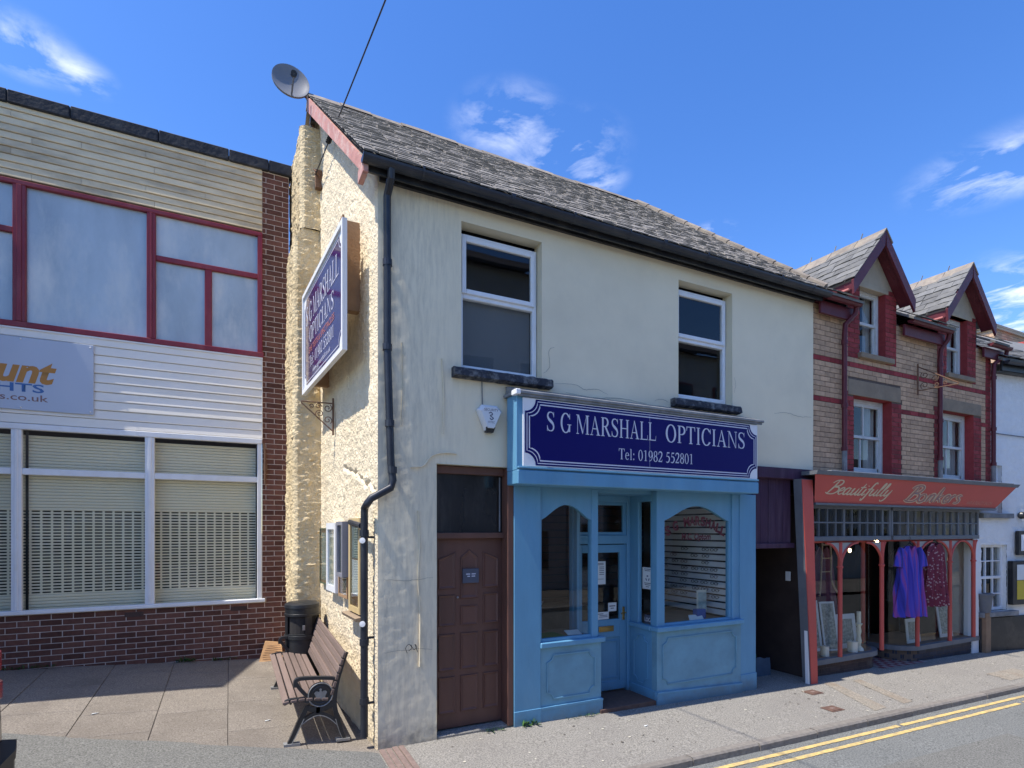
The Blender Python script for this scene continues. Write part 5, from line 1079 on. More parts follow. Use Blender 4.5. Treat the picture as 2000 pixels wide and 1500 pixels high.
for i in range(5): q = ca+(c1-ca)*.047*(1+i*.05); MB().lathe([(.012, -.02), (.035, 0), (.012, .02)], tuple(q+Vector((0, 0, -.015))), 8).build('insulator', M['black'], oc)
bx('anchor_plate', M['rust'], oc, 1.02, 7.78, 6.62, 1.12, 7.86, 6.86, .004)
MB().tube([(1.06, 7.77, 6.76), (1.02, 7.74, 6.80), (1.0, 7.78, 6.84)], .012, 6).build('hook', M['rust'], oc)
# graffiti and marks on the front wall
gf = MB()
for P in ([(1.535, .90), (1.52, .95), (1.55, .985), (1.58, .95), (1.55, .92)], [(1.57, .98), (1.60, .93), (1.63, .95), (1.61, .98), (1.64, .90)]):
    for f in ribbon([(p.x, p.y) for p in sm([(a, b, 0) for a, b in P], 4)], .006): gf.face([(q.x, FY-.034, q.y) for q in f])
tag(gf.build('scribble', M['graffiti']), 'small black pen scribble low on the cream front wall', 'graffiti')

# ------------------------------------------------------------------ the long low building on the left
LY = 8.96
lb = thing('office_block', 'flat roofed brick and boarded building with red framed upper windows', 'building', (-3, 10, .2))
LX0 = -3.58
mb = MB(); mb.face([(LX0, LY+.005, -.2), (.795, LY+.005, -.2), (.795, LY+.005, 1.03), (LX0, LY+.005, 1.03)]); mb.face([(.43, LY+.005, 1.03), (.795, LY+.005, 1.03), (.795, LY+.005, 7.4), (.43, LY+.005, 7.4)])
mb.face([(.795, LY+.012, -.2), (.795, 16, -.2), (.795, 16, 7.4), (.795, LY+.012, 7.4)]); mb.build('mortar_bed', M['mortar'], lb)
def brick_mesh(w, h, m, seed, y=0.012):
    r = random.Random(seed); e = .0025; t = [r.uniform(-.0016, .0016) for _ in range(4)]
    mb = MB(); mb.v = [(-w/2, y, -h/2), (w/2, y, -h/2), (w/2, y, h/2), (-w/2, y, h/2), (-w/2, e, -h/2), (w/2, e, -h/2), (w/2, e, h/2), (-w/2, e, h/2), (-w/2+e, t[0], -h/2+e), (w/2-e, t[1], -h/2+e), (w/2-e, t[2], h/2-e), (-w/2+e, t[3], h/2-e)]
    mb.f = [(8, 9, 10, 11), (4, 5, 9, 8), (5, 6, 10, 9), (6, 7, 11, 10), (7, 4, 8, 11), (0, 1, 5, 4), (1, 2, 6, 5), (2, 3, 7, 6), (3, 0, 4, 7)]; mb.mi = [0]*9
    return mb.mesh('brick', m)
BV = [brick_mesh(.215, .066, M['brick'], i) for i in range(5)]
out = []
def course(x0, x1, z, off, y, V, outl, w=.225, fw=.215, colour=None):
    x = x0-off
    while x < x1-.01:
        a, b = max(x, x0), min(x+w-.010, x1)
        if b-a > .02: outl.append((R.choice(V), Matrix.Translation(((a+b)/2, y, z)) @ Matrix.Rotation(R.uniform(-.006, .006), 4, 'Y') @ Matrix.Diagonal(((b-a)/fw, 1, 1, 1))))
        x += w
k = 0; z = 1.03-.0425
while z > -.1: 
    if z > G(0.79, LY)-.06: course(LX0 if z > .0 else -1, .79, z, .1125*(k % 2), LY, BV, out)
    z -= .075; k += 1
z = 1.03+.0325; k = 1
while z < 7.33: course(.435, .79, z, .1125*(k % 2)+.06, LY, BV, out); z += .075; k += 1
out = [o for o in out if o[1].translation.z > G(o[1].translation.x, LY)-.05]
place(out, lb, 'brick')
for x in (-1.24, .02): 
    v = MB().box(x, LY-.003, .925, x+.215, LY+.01, .99, .004)
    v.build('air_brick', M['brownbrick'], lb)
def slab_box(name, x0, x1, z0, z1, y0, y1, m, b=.004): return bx(name, M[m], lb, x0, y0, z0, x1, y1, z1, b)
# upper boarding: shiplap, each board its own, some butt joints
def boards(z0, z1, n, y, m, x0, x1, joints):
    h = (z1-z0)/n
    for i in range(n):
        a = z0+i*h; cuts = [x0]+[j for j in joints[i % len(joints)]]+[x1]
        for c, d in zip(cuts[:-1], cuts[1:]):
            mb = MB(); t = R.uniform(-.002, .002)
            mb.prism([(c+.0015, y-.016+t, a+.004), (c+.0015, y-.020+t, a+.012), (c+.0015, y-.006+t, a+h-.002), (c+.0015, y+.02, a+h-.002), (c+.0015, y+.02, a+.004)], (d-c-.003, 0, 0)); mb.build('board', M[m], lb)
boards(6.44, 7.36, 10, LY, 'board', LX0, .43, [[-2.2, -.9], [-1.7], [-1.0], [-2.4, -.3], []])
boards(3.41, 4.60, 10, LY, 'boardw', LX0, .43, [[]])
mb = MB(); mb.face([(LX0, LY+.021, 3.35), (.44, LY+.021, 3.35), (.44, LY+.021, 4.65), (LX0, LY+.021, 4.65)]); mb.face([(LX0, LY+.021, 6.4), (.44, LY+.021, 6.4), (.44, LY+.021, 7.4), (LX0, LY+.021, 7.4)]); mb.build('backing_wall', M['joint'], lb)
bx('corner_bead', M['boardw'], lb, .424, LY-.02, 3.40, .436, LY+.02, 4.62, .002)
x = LX0
for w in (1.15, .62, .96, .85, .52, .40):
    mb = MB(); x1 = min(x+w, .87); t = R.uniform(-.004, .004)
    mb.box(x, LY-.045+t, 7.335, x1-.004, LY+.10, 7.50+t, .012); mb.build('roof_trim', M['felt'], lb); x = x1
    if x > .86: break
mb = MB(); mb.face([(LX0, LY+.05, 7.45), (.84, LY+.05, 7.45), (.84, 16, 7.45), (LX0, 16, 7.45)]); mb.build('flat_roof', M['felt'], lb)
# red window strip
def frame_bar(name, x0, x1, z0, z1, y0, y1, m, par=lb, b=.006): return bx(name, M[m], par, x0, y0, z0, x1, y1, z1, b)
z0, z1 = 4.66, 6.42
frame_bar('window_head', LX0, .435, z1-.055, z1, LY-.024, LY+.05, 'redframe'); frame_bar('window_sill', LX0, .45, z0-.06, z0+.01, LY-.032, LY+.05, 'redframe')
bx('sill_trim', M['white'], lb, LX0, LY-.024, z0-.085, .44, LY+.02, z0-.062, .003)
for (a, b) in ((-2.385, -2.255), (-.99, -.885), (.37, .435), (-3.6, -3.52)):
    frame_bar('mullion', a, b, z0+.01, z1-.055, LY-.022, LY+.05, 'redframe')
    if b-a > .09: frame_bar('mullion_bead', a+.04, b-.04, z0+.012, z1-.057, LY-.034, LY-.021, 'redframe', b=.004)
frame_bar('transom', LX0, -2.385, 5.76, 5.83, LY-.015, LY+.045, 'redframe'); frame_bar('transom', -.885, .37, 5.74, 5.81, LY-.015, LY+.045, 'redframe'); frame_bar('glazing_bar', -.305, -.215, z0+.01, 5.74, LY-.012, LY+.04, 'redframe')
for (a, b, c, d) in ((-2.26, -.985, z0, z1-.05), (-.89, .375, 5.80, z1-.05), (-.89, -.30, z0, 5.75), (-.22, .375, z0, 5.75), (LX0, -2.38, 5.82, z1-.05), (LX0, -2.38, z0, 5.77)):
    p = MB().face([(a, LY+.03, c), (b, LY+.03, c), (b, LY+.03, d), (a, LY+.03, d)]).build('pane', M['frost'], lb)
# white shop window with roller shutter behind
z0, z1 = 1.05, 3.395
frame_bar('window_head', LX0, .43, z1-.06, z1+.012, LY-.035, LY+.05, 'upvc'); frame_bar('window_sill', LX0, .47, z0-.015, z0+.035, LY-.05, LY+.05, 'upvc')
for (a, b) in ((-2.40, -2.295), (-1.01, -.90), (.365, .425)):
    frame_bar('mullion', a, b, z0+.035, z1-.06, LY-.022, LY+.05, 'upvc')
    if b-a > .08: frame_bar('mullion_bead', a+.035, b-.035, z0+.036, z1-.061, LY-.034, LY-.021, 'upvc', b=.004)
for (a, b) in ((LX0, -2.40), (-2.295, -1.01), (-.90, .365)): frame_bar('transom', a, b, 2.775, 2.855, LY-.015, LY+.045, 'upvc')
for (a, b) in ((LX0, -2.39), (-2.30, -1.0), (-.91, .37)):
    for (c, d) in ((z0+.03, 2.78), (2.85, z1-.05)): MB().face([(a, LY+.03, c), (b, LY+.03, c), (b, LY+.03, d), (a, LY+.03, d)]).build('pane', M['glass'], lb)
sh = thing('roller_shutter', 'beige roller shutter with rows of slots behind the white framed windows', 'shutter', (-1.4, LY+.18, 1.07))
shx0, shx1, shy = LX0, .38, LY+.12
mb = MB(); z = 1.06; ph = .0398; nl = 0
while z < 3.27:
    slot = 1.25 < z < 2.30
    if slot:
        mb.box(shx0, shy, z, shx1, shy+.008, z+.021, 0)
        x = shx0+.02
        while x < shx1: mb.box(x, shy+.001, z+.021, min(x+.024, shx1), shy+.007, z+ph, 0); x += .1085
    else:
        pr = [(0, 0), (-.006, .008), (-.007, .02), (-.006, .032), (0, ph-.003)]
        a = [(shx0, shy+p[0], z+p[1]) for p in pr]; b = [(shx1, shy+p[0], z+p[1]) for p in pr]
        for i in range(4): mb.face([a[i], b[i], b[i+1], a[i+1]])
    z += ph; nl += 1
o = mb.build('lath_curtain', M['shutter'], sh); o['kind'] = 'stuff'
bx('bottom_rail', M['shutter'], sh, shx0, shy-.006, 1.045, shx1, shy+.012, 1.085, .004)
for x in (-2.26, shx1-.0): bx('guide_rail', M['black'], sh, x-.03, shy-.012, 1.05, x-.0, shy-.0085, 3.33, .002)
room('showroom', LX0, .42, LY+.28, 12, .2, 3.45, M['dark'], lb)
# left sign
ls = thing('business_sign', 'pale grey panel sign with orange and blue lettering on white boarding', 'sign', (-2.4, LY-.03, 3.55))
bx('panel', M['signgrey'], ls, LX0+.02, LY-.040, 3.575, -1.565, LY-.024, 4.475, .004)
ys_ = LY-.0405
text('Discount', M['orange'], ls, (-3.52, ys_, 3.925), (1, 0, 0), (0, 0, 1), .30, width=1.575, shear=.28, bold=.035)
text('LIGHTS', M['bluel'], ls, (-2.93, ys_, 3.80), (1, 0, 0), (0, 0, 1), .105, width=.86, bold=.02)
text('discountlights.co.uk', M['brownl'], ls, (-3.36, ys_, 3.69), (1, 0, 0), (0, 0, 1), .085, width=1.33, bold=.008)
for (x, z) in ((-1.60, 4.44), (-1.60, 3.61), (-2.30, 4.45), (-2.30, 3.605)): MB().sphere((x, LY-.042, z), .011, 6).build('screw', M['white'], ls)
tag(MB().tube([(.47, LY-.02, 2.75), (.47, LY-.03, 3.2), (.45, LY-.02, 3.35)], .016, 6).box(.44, LY-.03, 2.95, .50, LY-.001, 3.05, .003).build('iron_stay', M['rust']), 'short black rusty iron stay fixed to the brick pier', 'stay')

# ------------------------------------------------------------------ the buff and red brick gift shop
gsx = thing('gift_shop_house', 'buff and crimson brick shop house with two gabled dormers and a red fascia', 'house', (10, 6.5, -.15))
SX0, SX1 = 7.605, 12.72
gy0 = FY+.005
wins = [(8.57, 9.56, 2.97, 4.155), (11.08, 12.10, 2.97, 4.165)]; dorm = [(8.72, 9.39, 4.82, 5.90), (11.20, 11.88, 4.82, 5.86)]
lint = [(8.43, 9.81, 4.155, 4.40), (10.97, 12.36, 4.165, 4.38)]
dc_ = [(9.05, .655), (11.55, .64)]
def isr(x, z):
    kk = int(round(z/.075))
    for (a, b, c, d) in wins:
        w = .27
        if c-.1 < z < d+.02 and (a-w < x < a or b < x < b+w): return True
    for (a, b, c, d) in dorm:
        w = .30
        if c-.06 < z < d+.2 and (a-w-.02 < x < a or b < x < b+w+.02): return True
    return abs(z-4.6225) < .03 or abs(z-4.0225) < .03 or x > SX1-.2
def inop(x, z):
    for (a, b, c, d) in wins+dorm+lint:
        if a < x < b and c < z < d: return True
    return False
YB = [brick_mesh(.222, .067, M['ybrick'], 20+i) for i in range(4)]; RB = [brick_mesh(.222, .067, M['rbrick'], 30+i) for i in range(4)]
out = []; z = 2.86+.0375; k = 0
edges = sorted({SX0, SX1, SX1-.2} | {e for r in wins+dorm+lint for e in r[:2]} | {q for r in wins for q in (r[0]-.27, r[1]+.27)} | {q for r in dorm for q in (r[0]-.30, r[1]+.30)})
while z < 5.91:
    segs = []
    for a, b in zip(edges[:-1], edges[1:]):
        m_ = (a+b)/2
        if inop(m_, z): continue
        if z > 5.43 and not any(abs(m_-c) < w for c, w in dc_): continue
        if segs and abs(segs[-1][1]-a) < 1e-6 and isr((segs[-1][0]+segs[-1][1])/2, z) == isr(m_, z): segs[-1][1] = b
        else: segs.append([a, b])
    for a, b in segs:
        if z > 5.43: 
            for c, w in dc_:
                if abs((a+b)/2-c) < w: a, b = max(a, c-w), min(b, c+w)
        x = math.floor(a/.232)*.232-.116*(k % 2)
        while x < b:
            xa, xb = max(a, x), min(b, x+.225)
            if k % 2 and R.random() < .12: pass
            if xb-xa > .03:
                V = RB if isr((xa+xb)/2, z) else YB
                out.append((R.choice(V), Matrix.Translation(((xa+xb)/2, gy0, z)) @ Matrix.Diagonal(((xb-xa-.004)/.222, 1, 1, 1))))
            x += .232
    z += .075; k += 1
place(out, gsx, 'brick')
mb = MB(); yb = gy0+.006
ze_ = sorted({2.84, 5.43} | {e for r in wins+dorm+lint for e in r[2:]} | {5.93})
for a, b in zip(edges[:-1], edges[1:]):
    for c, d in zip(ze_[:-1], ze_[1:]):
        m_ = ((a+b)/2, (c+d)/2)
        if any(q[0] < m_[0] < q[1] and q[2] < m_[1] < q[3] for q in wins+dorm): continue
        if m_[1] > 5.43:
            for (cc, w) in dc_:
                aa, bb = max(a, cc-w), min(b, cc+w)
                if bb > aa: mb.face([(aa, yb, c), (bb, yb, c), (bb, yb, d), (aa, yb, d)])
            continue
        mb.face([(a, yb, c), (b, yb, c), (b, yb, d), (a, yb, d)])
mb.build('mortar_bed', M['mortar2'], gsx)
for h in wins+dorm: reveal(gsx, *h, gy0+.001, gy0+.2, M['rbrick'], False)
def bh(name, x0, x1, z0, z1, y0, y1, m, par=gsx, b=.005): return bx(name, M[m], par, x0, y0, z0, x1, y1, z1, b)
for (a, b, c, d) in lint: bh('lintel', a, b, c+.002, d-.002, gy0-.006, gy0+.19, 'stone')
for (a, b, c, d) in dorm: bh('window_sill', a-.05, b+.16, c-.075, c+.005, gy0-.06, gy0+.15, 'stone')
for (a, b, c, d) in wins: bh('window_sill', a-.02, b+.03, c-.06, c+.005, gy0-.03, gy0+.16, 'lead')
def sash(a, b, c, d, y, bars, zm=None):
    zm = zm or (c+d)/2; w = .06
    f = MB()
    for q in ((a, c, a+w, d), (b-w, c, b, d), (a+w, d-w, b-w, d), (a+w, c, b-w, c+w*.8)): f.box(q[0], y, q[1], q[2], y+.08, q[3], .005)
    f = f.build('window', M['sash'], gsx)
    u = MB(); u.box(a+w, y+.01, zm-.02, b-w, y+.05, zm+.025, .004); u.box(a+w, y+.01, d-w-.05, b-w, y+.05, d-w, .003)
    for s in (0, 1): xx = (a+w, b-w-.035)[s]; u.box(xx, y+.012, zm, xx+.035, y+.05, d-w, .003); u.box(xx, y+.035, c+w*.8, xx+.035, y+.07, zm, .003)
    u.box(a+w, y+.035, c+w*.8, b-w, y+.07, c+w*.8+.06, .003)
    if bars: m_ = (a+b)/2; u.box(m_-.013, y+.014, zm, m_+.013, y+.048, d-w, .003); u.box(m_-.013-.04, y+.037, c+w, m_-.013-.014, y+.068, zm, .003)
    u.build('sash_bars', M['sash'], f)
    MB().face([(a+w, y+.03, zm), (b-w, y+.03, zm), (b-w, y+.03, d-w), (a+w, y+.03, d-w)]).build('pane', M['glass'], f); MB().face([(a+w, y+.05, c+w*.8), (b-w, y+.05, c+w*.8), (b-w, y+.05, zm), (a+w, y+.05, zm)]).build('pane', M['glass'], f)
    mb = MB(); wv = lines(0, 1, .08)
    for s in (0, 1):
        x0_, x1_ = ((a+.06, a+.06+(b-a)*.22), (b-.06-(b-a)*.30, b-.06))[s]
        grid(lines(x0_, x1_, .02), [c+.05, (c+d)/2, d-.06], lambda x, z_: (x+(.08*(d-z_)*(1 if s else -1)*0), y+.12+.02*math.sin(x*90), z_), None, mb)
    mb.build('curtain', M['greypale'], f, smooth=True)
for (a, b, c, d) in wins: sash(a, b, c, d, gy0+.14, True)
for (a, b, c, d) in dorm: sash(a, b, c, d, gy0+.11, False)
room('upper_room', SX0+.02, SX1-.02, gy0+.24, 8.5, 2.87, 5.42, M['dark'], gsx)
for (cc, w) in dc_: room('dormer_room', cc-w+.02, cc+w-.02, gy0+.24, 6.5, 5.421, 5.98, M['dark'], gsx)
# dormers
def dormer(cx, hw, ez, rz):
    yf = 5.13; yb_ = 6.95; hwall = .645
    d = bpy.data.objects.new('dormer', MB().prism([(cx-hw+.14, gy0+.004, 5.92), (cx+hw-.14, gy0+.004, 5.92), (cx, gy0+.004, rz-.14)], (0, .05, 0)).mesh('dormer', M['cstone'])); link(d, gsx)
    bh('lintel', cx-.44, cx+.44, 5.86, 5.935, gy0-.004, gy0+.1, 'cstone')
    mb = MB()
    for s in (-1, 1):
        mb.face([(cx+s*hwall, gy0+.02, 5.2), (cx+s*hwall, yb_, 5.2), (cx+s*hwall, yb_, 5.95), (cx+s*hwall, gy0+.02, 5.95)])
    mb.build('cheek', M['greywood'], d)
    sp = Vector((hw, 0, rz-ez)); ln = sp.length; sp.normalize()
    for s in (-1, 1):
        mb = MB(); o = Vector((cx+s*hw, yf, ez)); tt = Vector((-s*hw, 0, rz-ez)); nrm = Vector((s*(rz-ez), 0, hw)).normalized()*-.05
        q = [o, o+Vector((0, yb_-yf, 0)), o+Vector((0, yb_-yf, 0))+tt, o+tt]; mb.prism(q, nrm); rf = mb.build('roof_slope', M['slate2'], d)
        # bargeboard
        mb = MB(); mb.prism([(cx+s*(hw+.02), yf-.02, ez-.02), (cx+s*(hw-.0), yf-.02, ez-.22), (cx+s*.02, yf-.02, rz-.24), (cx, yf-.02, rz-.0)], (0, .035, 0)); mb.build('barge_board', M['maroon'], d)
        mb = MB(); mb.prism([(cx+s*(hw-.04), yf+.02, ez-.10), (cx+s*(hw-.04), gy0+.0, ez-.10), (cx, gy0, rz-.13), (cx, yf+.02, rz-.13)], (0, 0, .02)); mb.build('soffit_board', M['maroon'], d)
        if s < 0:
            ud = Vector((0, -1, 0)); slates(rf, (cx+s*hw, yf-.01, ez+.01), Vector((0, -1, 0)), tt, lambda v: (-(yb_-yf), .03), ln, .27, .155, M['slate2'], 150, name='slate')
            mb = MB(); mb.box(cx-hw+.02, yf+.03, ez-.14, cx-hw+.05, yf+1.2, ez-.02, .004); mb.build('eaves_board', M['maroon'], d)
            MB().box(cx-hw-.035, yf+.05, ez-.155, cx-hw+.01, yf+.85, ez-.125, .006).build('eaves_trim', M['pinkedge'], d)
    y = yf-.03
    while y < yb_:
        mb = MB(); y1 = y+.44
        for s in (-1, 1): mb.prism([(cx+s*.17, y, rz-.155), (cx, y, rz+.035), (cx, y, rz+.01), (cx+s*.16, y, rz-.175)], (0, .43, 0))
        mb.build('ridge_tile', M['ridge'], d); MB().tube([(cx, y+.4, rz+.02), (cx+.02, y+.38, rz+.12)], .010, 5).build('ridge_nib', M['lead'], d); y = y1
    return d
dormer(9.03, .79, 5.80, 6.70); dormer(11.60, .80, 5.82, 6.73)
# main slope between and around the dormers
re, rr, ry0, ry1 = 5.47, 6.66, 5.06, 6.95
mb = MB(); bays_ = ((SX0, 8.40), (9.68, 10.95), (12.24, SX1+.05)); gy_ = gy0+.03; gz_r = re+(rr-re)*(gy_-ry0)/(ry1-ry0)
for (a, b) in bays_: mb.prism([(a, ry0, re), (b, ry0, re), (b, gy_, gz_r), (a, gy_, gz_r)], (0, 0, -.04))
mb.prism([(SX0, gy_, gz_r), (8.41, gy_, gz_r), (9.05, ry1, rr), (SX0, ry1, rr)], (0, 0, -.04)); mb.prism([(9.69, gy_, gz_r), (10.93, gy_, gz_r), (11.6, ry1, rr), (9.05, ry1, rr)], (0, 0, -.04)); mb.prism([(12.25, gy_, gz_r), (SX1+.05, gy_, gz_r), (SX1+.05, ry1, rr), (11.6, ry1, rr)], (0, 0, -.04))
mb.prism([(SX0, ry1, rr), (SX1+.05, ry1, rr), (SX1+.05, 9.4, 5.4), (SX0, 9.4, 5.4)], (0, 0, -.04)); mr_ = mb.build('main_roof', M['slate2'], gsx)
sv = Vector((0, ry1-ry0, rr-re))
for (a, b, l0, l1) in ((SX0, 8.40, SX0, 9.05), (9.68, 10.95, 9.05, 11.6), (12.24, SX1+.06, 11.6, SX1+.06)):
    slates(mr_, (0, ry0-.02, re+.006), (1, 0, 0), sv, lambda v: (a, b), .45, .30, .185, M['slate2'], 130)
for (a, b) in ((SX0+.03, 8.40), (9.74, 10.93), (12.24, 12.95)):
    bh('eaves_board', a, b, re-.24, re-.06, FY-.10, FY-.06, 'maroon'); mb = MB(); n = 6
    A_, B_ = [[(x, FY-.19+.055*math.cos(math.pi+math.pi*i/n), re-.02+.055*math.sin(math.pi+math.pi*i/n)) for i in range(n+1)] for x in (a, b)]
    for i in range(n): mb.face([A_[i], B_[i], B_[i+1], A_[i+1]])
    mb.face(A_); mb.face(B_[::-1]); mb.build('gutter', M['maroon'], gsx)
    mb = MB(); mb.face([(a, FY-.10, re-.06), (b, FY-.10, re-.06), (b, FY+.01, re-.06), (a, FY+.01, re-.06)]); mb.build('soffit_board', M['maroon'], gsx)
def maroon_pipe(x, xt, top):
    mb = MB().tube([(xt, FY-.17, top+.02), (xt, FY-.15, top-.10), (x, FY-.07, top-.26), (x, FY-.06, top-.4), (x, FY-.06, 2.98)], .036, 10); p = mb.build('downpipe', M['maroon'], gsx, smooth=True)
    MB().lathe([(.036, 2.90), (.038, 3.28)], (x, FY-.06, 0), 10).build('pipe_foot', M['lead'], p)
    for z in (4.9, 3.95, 3.3): MB().lathe([(.038, -.03), (.046, -.03), (.046, .03), (.038, .03)], (x, FY-.06, z), 10).build('pipe_collar', M['maroon'], p)
maroon_pipe(8.24, 8.36, re-.05); maroon_pipe(10.86, 10.92, re-.05); maroon_pipe(12.66, 12.9, re-.05)
mb = MB(); mb.face([(SX1, gy0+.01, 2.5), (SX1, 9.4, 2.5), (SX1, 9.4, 5.4), (SX1, ry1, rr-.02), (SX1, gy0+.01, 5.45)]); mb.build('side_wall', M['rbrick'], gsx)
# fascia
fa = MB(); b0, b1 = (7.46, FY-.10), (12.56, FY-.10); ft = FY-.27; zb, zt = 2.475, 2.86
fa.face([(7.46, FY-.12, zb), (12.56, FY-.12, zb), (12.98, ft, zt), (7.26, ft, zt)]); fa.face([(12.56, FY-.12, zb), (12.56, FY+.05, zb), (12.98, FY+.05, zt), (12.98, ft, zt)]); fa.face([(7.46, FY-.12, zb), (7.46, FY+.05, zb), (12.56, FY+.05, zb), (12.56, FY-.12, zb)][::-1])
fa = fa.build('fascia', M['shopred'], gsx)
mb = MB(); mb.prism([(7.26, ft-.02, zt), (13.0, ft-.02, zt), (13.04, ft-.04, zt+.055), (7.26, ft-.04, zt+.055)], (0, .34, 0)); mb.build('cornice', M['greywood'], gsx)
bh('cornice_flashing', 7.62, 12.9, zt+.056, zt+.075, ft+.0, FY+.01, 'lead'); mb = MB(); mb.prism([(7.46, FY-.14, zb-.03), (12.58, FY-.14, zb-.03), (12.58, FY-.14, zb), (7.46, FY-.14, zb)], (0, .2, 0)); mb.build('fascia_rail', M['greywood'], gsx)
fz = Vector((0, ft-FY+.12, zt-zb)).normalized(); fo = lambda x, h: Vector((x, FY-.12, zb))+fz*h
script('Beautifully', M['cream'], fa, fo(7.62, .14), (1, 0, 0), fz, .21, 1.55, .085)
script('Bonkers', M['cream'], fa, fo(9.62, .07), (1, 0, 0), fz, .27, 1.62, .19, .22); script('Bonkers', M['fadelet'], fa, fo(9.62, .07), (1, 0, 0), fz, .27, 1.62, .10, .22, ext=.0045); script('Bonkers', M['lead'], fa, fo(9.635, .068), (1, 0, 0), fz, .27, 1.62, .035, .22, ext=.0065)
text('HAIR & BEAUTY SALON', M['fadelet'], fa, fo(11.50, .06), (1, 0, 0), fz, .065, width=.88, shear=.2, bold=.02)
# transom lights in small panes
ty = FY+.02
def gridlights(x0, x1, z0, z1, n, heavy=()):
    h = MB(); h.box(x0, ty-.03, z1, x1, ty+.05, z1+.05, .004); h.box(x0, ty-.035, z0-.07, x1, ty+.06, z0, .006); f = h.build('transom_light', M['greywood'], gsx)
    zm = (z0+z1)/2; bx('glazing_bar', M['greywood'], f, x0, ty-.012, zm-.012, x1, ty+.02, zm+.012, .003)
    for i in range(n+1):
        x = x0+(x1-x0)*i/n; w = .045 if i in heavy else .020; bx('mullion', M['greywood'], f, x-w/2, ty-.016, z0, x+w/2, ty+.025, z1, .004)
    for i in range(n):
        xa, xb = x0+(x1-x0)*i/n, x0+(x1-x0)*(i+1)/n
        for (c, d) in ((z0, zm), (zm, z1)): MB().face([(xa, ty+.005, c), (xb, ty+.005, c), (xb, ty+.005, d), (xa, ty+.005, d)]).build('pane', M['glassd'], f)
gridlights(7.55, 9.52, 1.99, 2.40, 10, (0, 4, 9, 10)); gridlights(9.58, 12.26, 1.99, 2.40, 12, (0, 2, 9, 12))
# bays under the lights
def bay(x0, x1, zsill_a, zsill_b, posts, curve_left, curve_right, ztop_, brickm):
    def outline(off):
        P = []; r = .42
        if curve_left:
            for k in range(9): t = math.pi-math.pi/2*k/8; P.append((x0+r+(r+off)*math.cos(t), FY+.08+r*1.0-(r+off)*math.sin(t)))
            P = [(x0-off, FY+.9)]+P
        else: P.append((x0, FY+.08-off))
        if curve_right:
            for k in range(9): t = math.pi/2-math.pi/2*k/8; P.append((x1-r+(r+off)*math.cos(t), FY+.08+r-(r+off)*math.sin(t)))
            P.append((x1+off, FY+.9))
        else: P.append((x1, FY+.08-off))
        return P
    zs = lambda x: zsill_a+(zsill_b-zsill_a)*(x-x0)/(x1-x0)
    zz = (zsill_a+zsill_b)/2
    def wall(name, m, off, za, zb_, par=gsx, cap=False):
        P = outline(off); mb = MB()
        for p, q in zip(P[:-1], P[1:]): mb.face([(p[0], p[1], za), (q[0], q[1], za), (q[0], q[1], zb_), (p[0], p[1], zb_)])
        if cap: mb.face([(p[0], p[1], zb_) for p in P]+[(P[-1][0], FY+1.0, zb_), (P[0][0], FY+1.0, zb_)]); mb.face([(p[0], p[1], za) for p in P][::-1])
        return mb.build(name, m, par, smooth=False)
    wall('sill', M['greywood'], .06, zz-.075, zz, cap=True)
    # courses of plinth brick, one joined part
    P = outline(.0); L = [0]
    for p, q in zip(P[:-1], P[1:]): L.append(L[-1]+math.hypot(q[0]-p[0], q[1]-p[1]))
    def at(s):
        for i in range(len(P)-1):
            if s <= L[i+1]+1e-9: t = (s-L[i])/max(1e-9, L[i+1]-L[i]); return (P[i][0]+(P[i+1][0]-P[i][0])*t, P[i][1]+(P[i+1][1]-P[i][1])*t)
        return P[-1]
    mb = MB(); zc = zz-.08; k = 0
    while zc > -.42:
        s = -.11*(k % 2)
        while s < L[-1]:
            a, b = max(0, s+.004), min(L[-1], s+.216)
            if b-a > .02: p, q = at(a), at(b); mb.face([(p[0], p[1]+.0, zc-.067), (q[0], q[1], zc-.067), (q[0], q[1], zc), (p[0], p[1], zc)])
            s += .22
        zc -= .074; k += 1
    o = mb.build('plinth_brick', brickm, gsx); o['kind'] = 'stuff'
    wall('plinth_mortar', M['mortar2'], -.006, -.45, zz-.07)
    wall('bay_pane', M['glassd'], -.05, zz, ztop_)
    b = wall('bay_floor', M['wood'], -.02, zz-.01, zz+.002, cap=True)
    wall('head_rail', M['shopred'], .012, ztop_-.01, ztop_+.02)
    for x in posts:
        MB().tube([(x, FY+.035, zz), (x, FY+.035, ztop_)], .033, 10).build('post', M['shopred'], gsx, smooth=True)
        MB().lathe([(.034, -.02), (.045, -.01), (.045, .01), (.034, .02)], (x, FY+.035, ztop_-.38), 10).build('post_ring', M['shopred'], gsx)
    xs_ = [x0]+list(posts)+[x1]
    for i, x in enumerate(posts):
        for s in (-1, 1):
            lim = min(.42, abs((xs_[i+1+s])-x)*.5)
            if lim < .05: continue
            n = 8; Q = [(x, FY+.02, ztop_-.40)]; arcp = [(x+s*lim*(1-math.cos(math.pi/2*k/n)), ztop_-.40+.39*math.sin(math.pi/2*k/n)) for k in range(n+1)]
            mb = MB(); mb.prism([(p[0], FY+.03, p[1]) for p in arcp]+[(x, FY+.03, ztop_-.01)], (0, .02, 0)); mb.build('spandrel', M['greypale'], gsx)
            MB().tube([(p[0], FY+.025, p[1]) for p in arcp], .020, 6).build('arch_trim', M['shopred'], gsx)
    return zz
zA = bay(7.58, 9.50, .17, .15, (8.28, 9.34), False, True, 1.90, M['brownbrick'])
zB = bay(10.02, 12.34, .13, .12, (10.35, 11.36, 12.16), True, False, 1.90, M['glaze'])
mb = MB(); mb.prism([(12.18, FY+.06, -.3), (12.40, FY+.06, -.3), (12.40, FY+.06, 2.0), (12.20, FY+.06, 2.0)], (0, .14, 0)); mb.build('end_pilaster', M['white'], gsx)
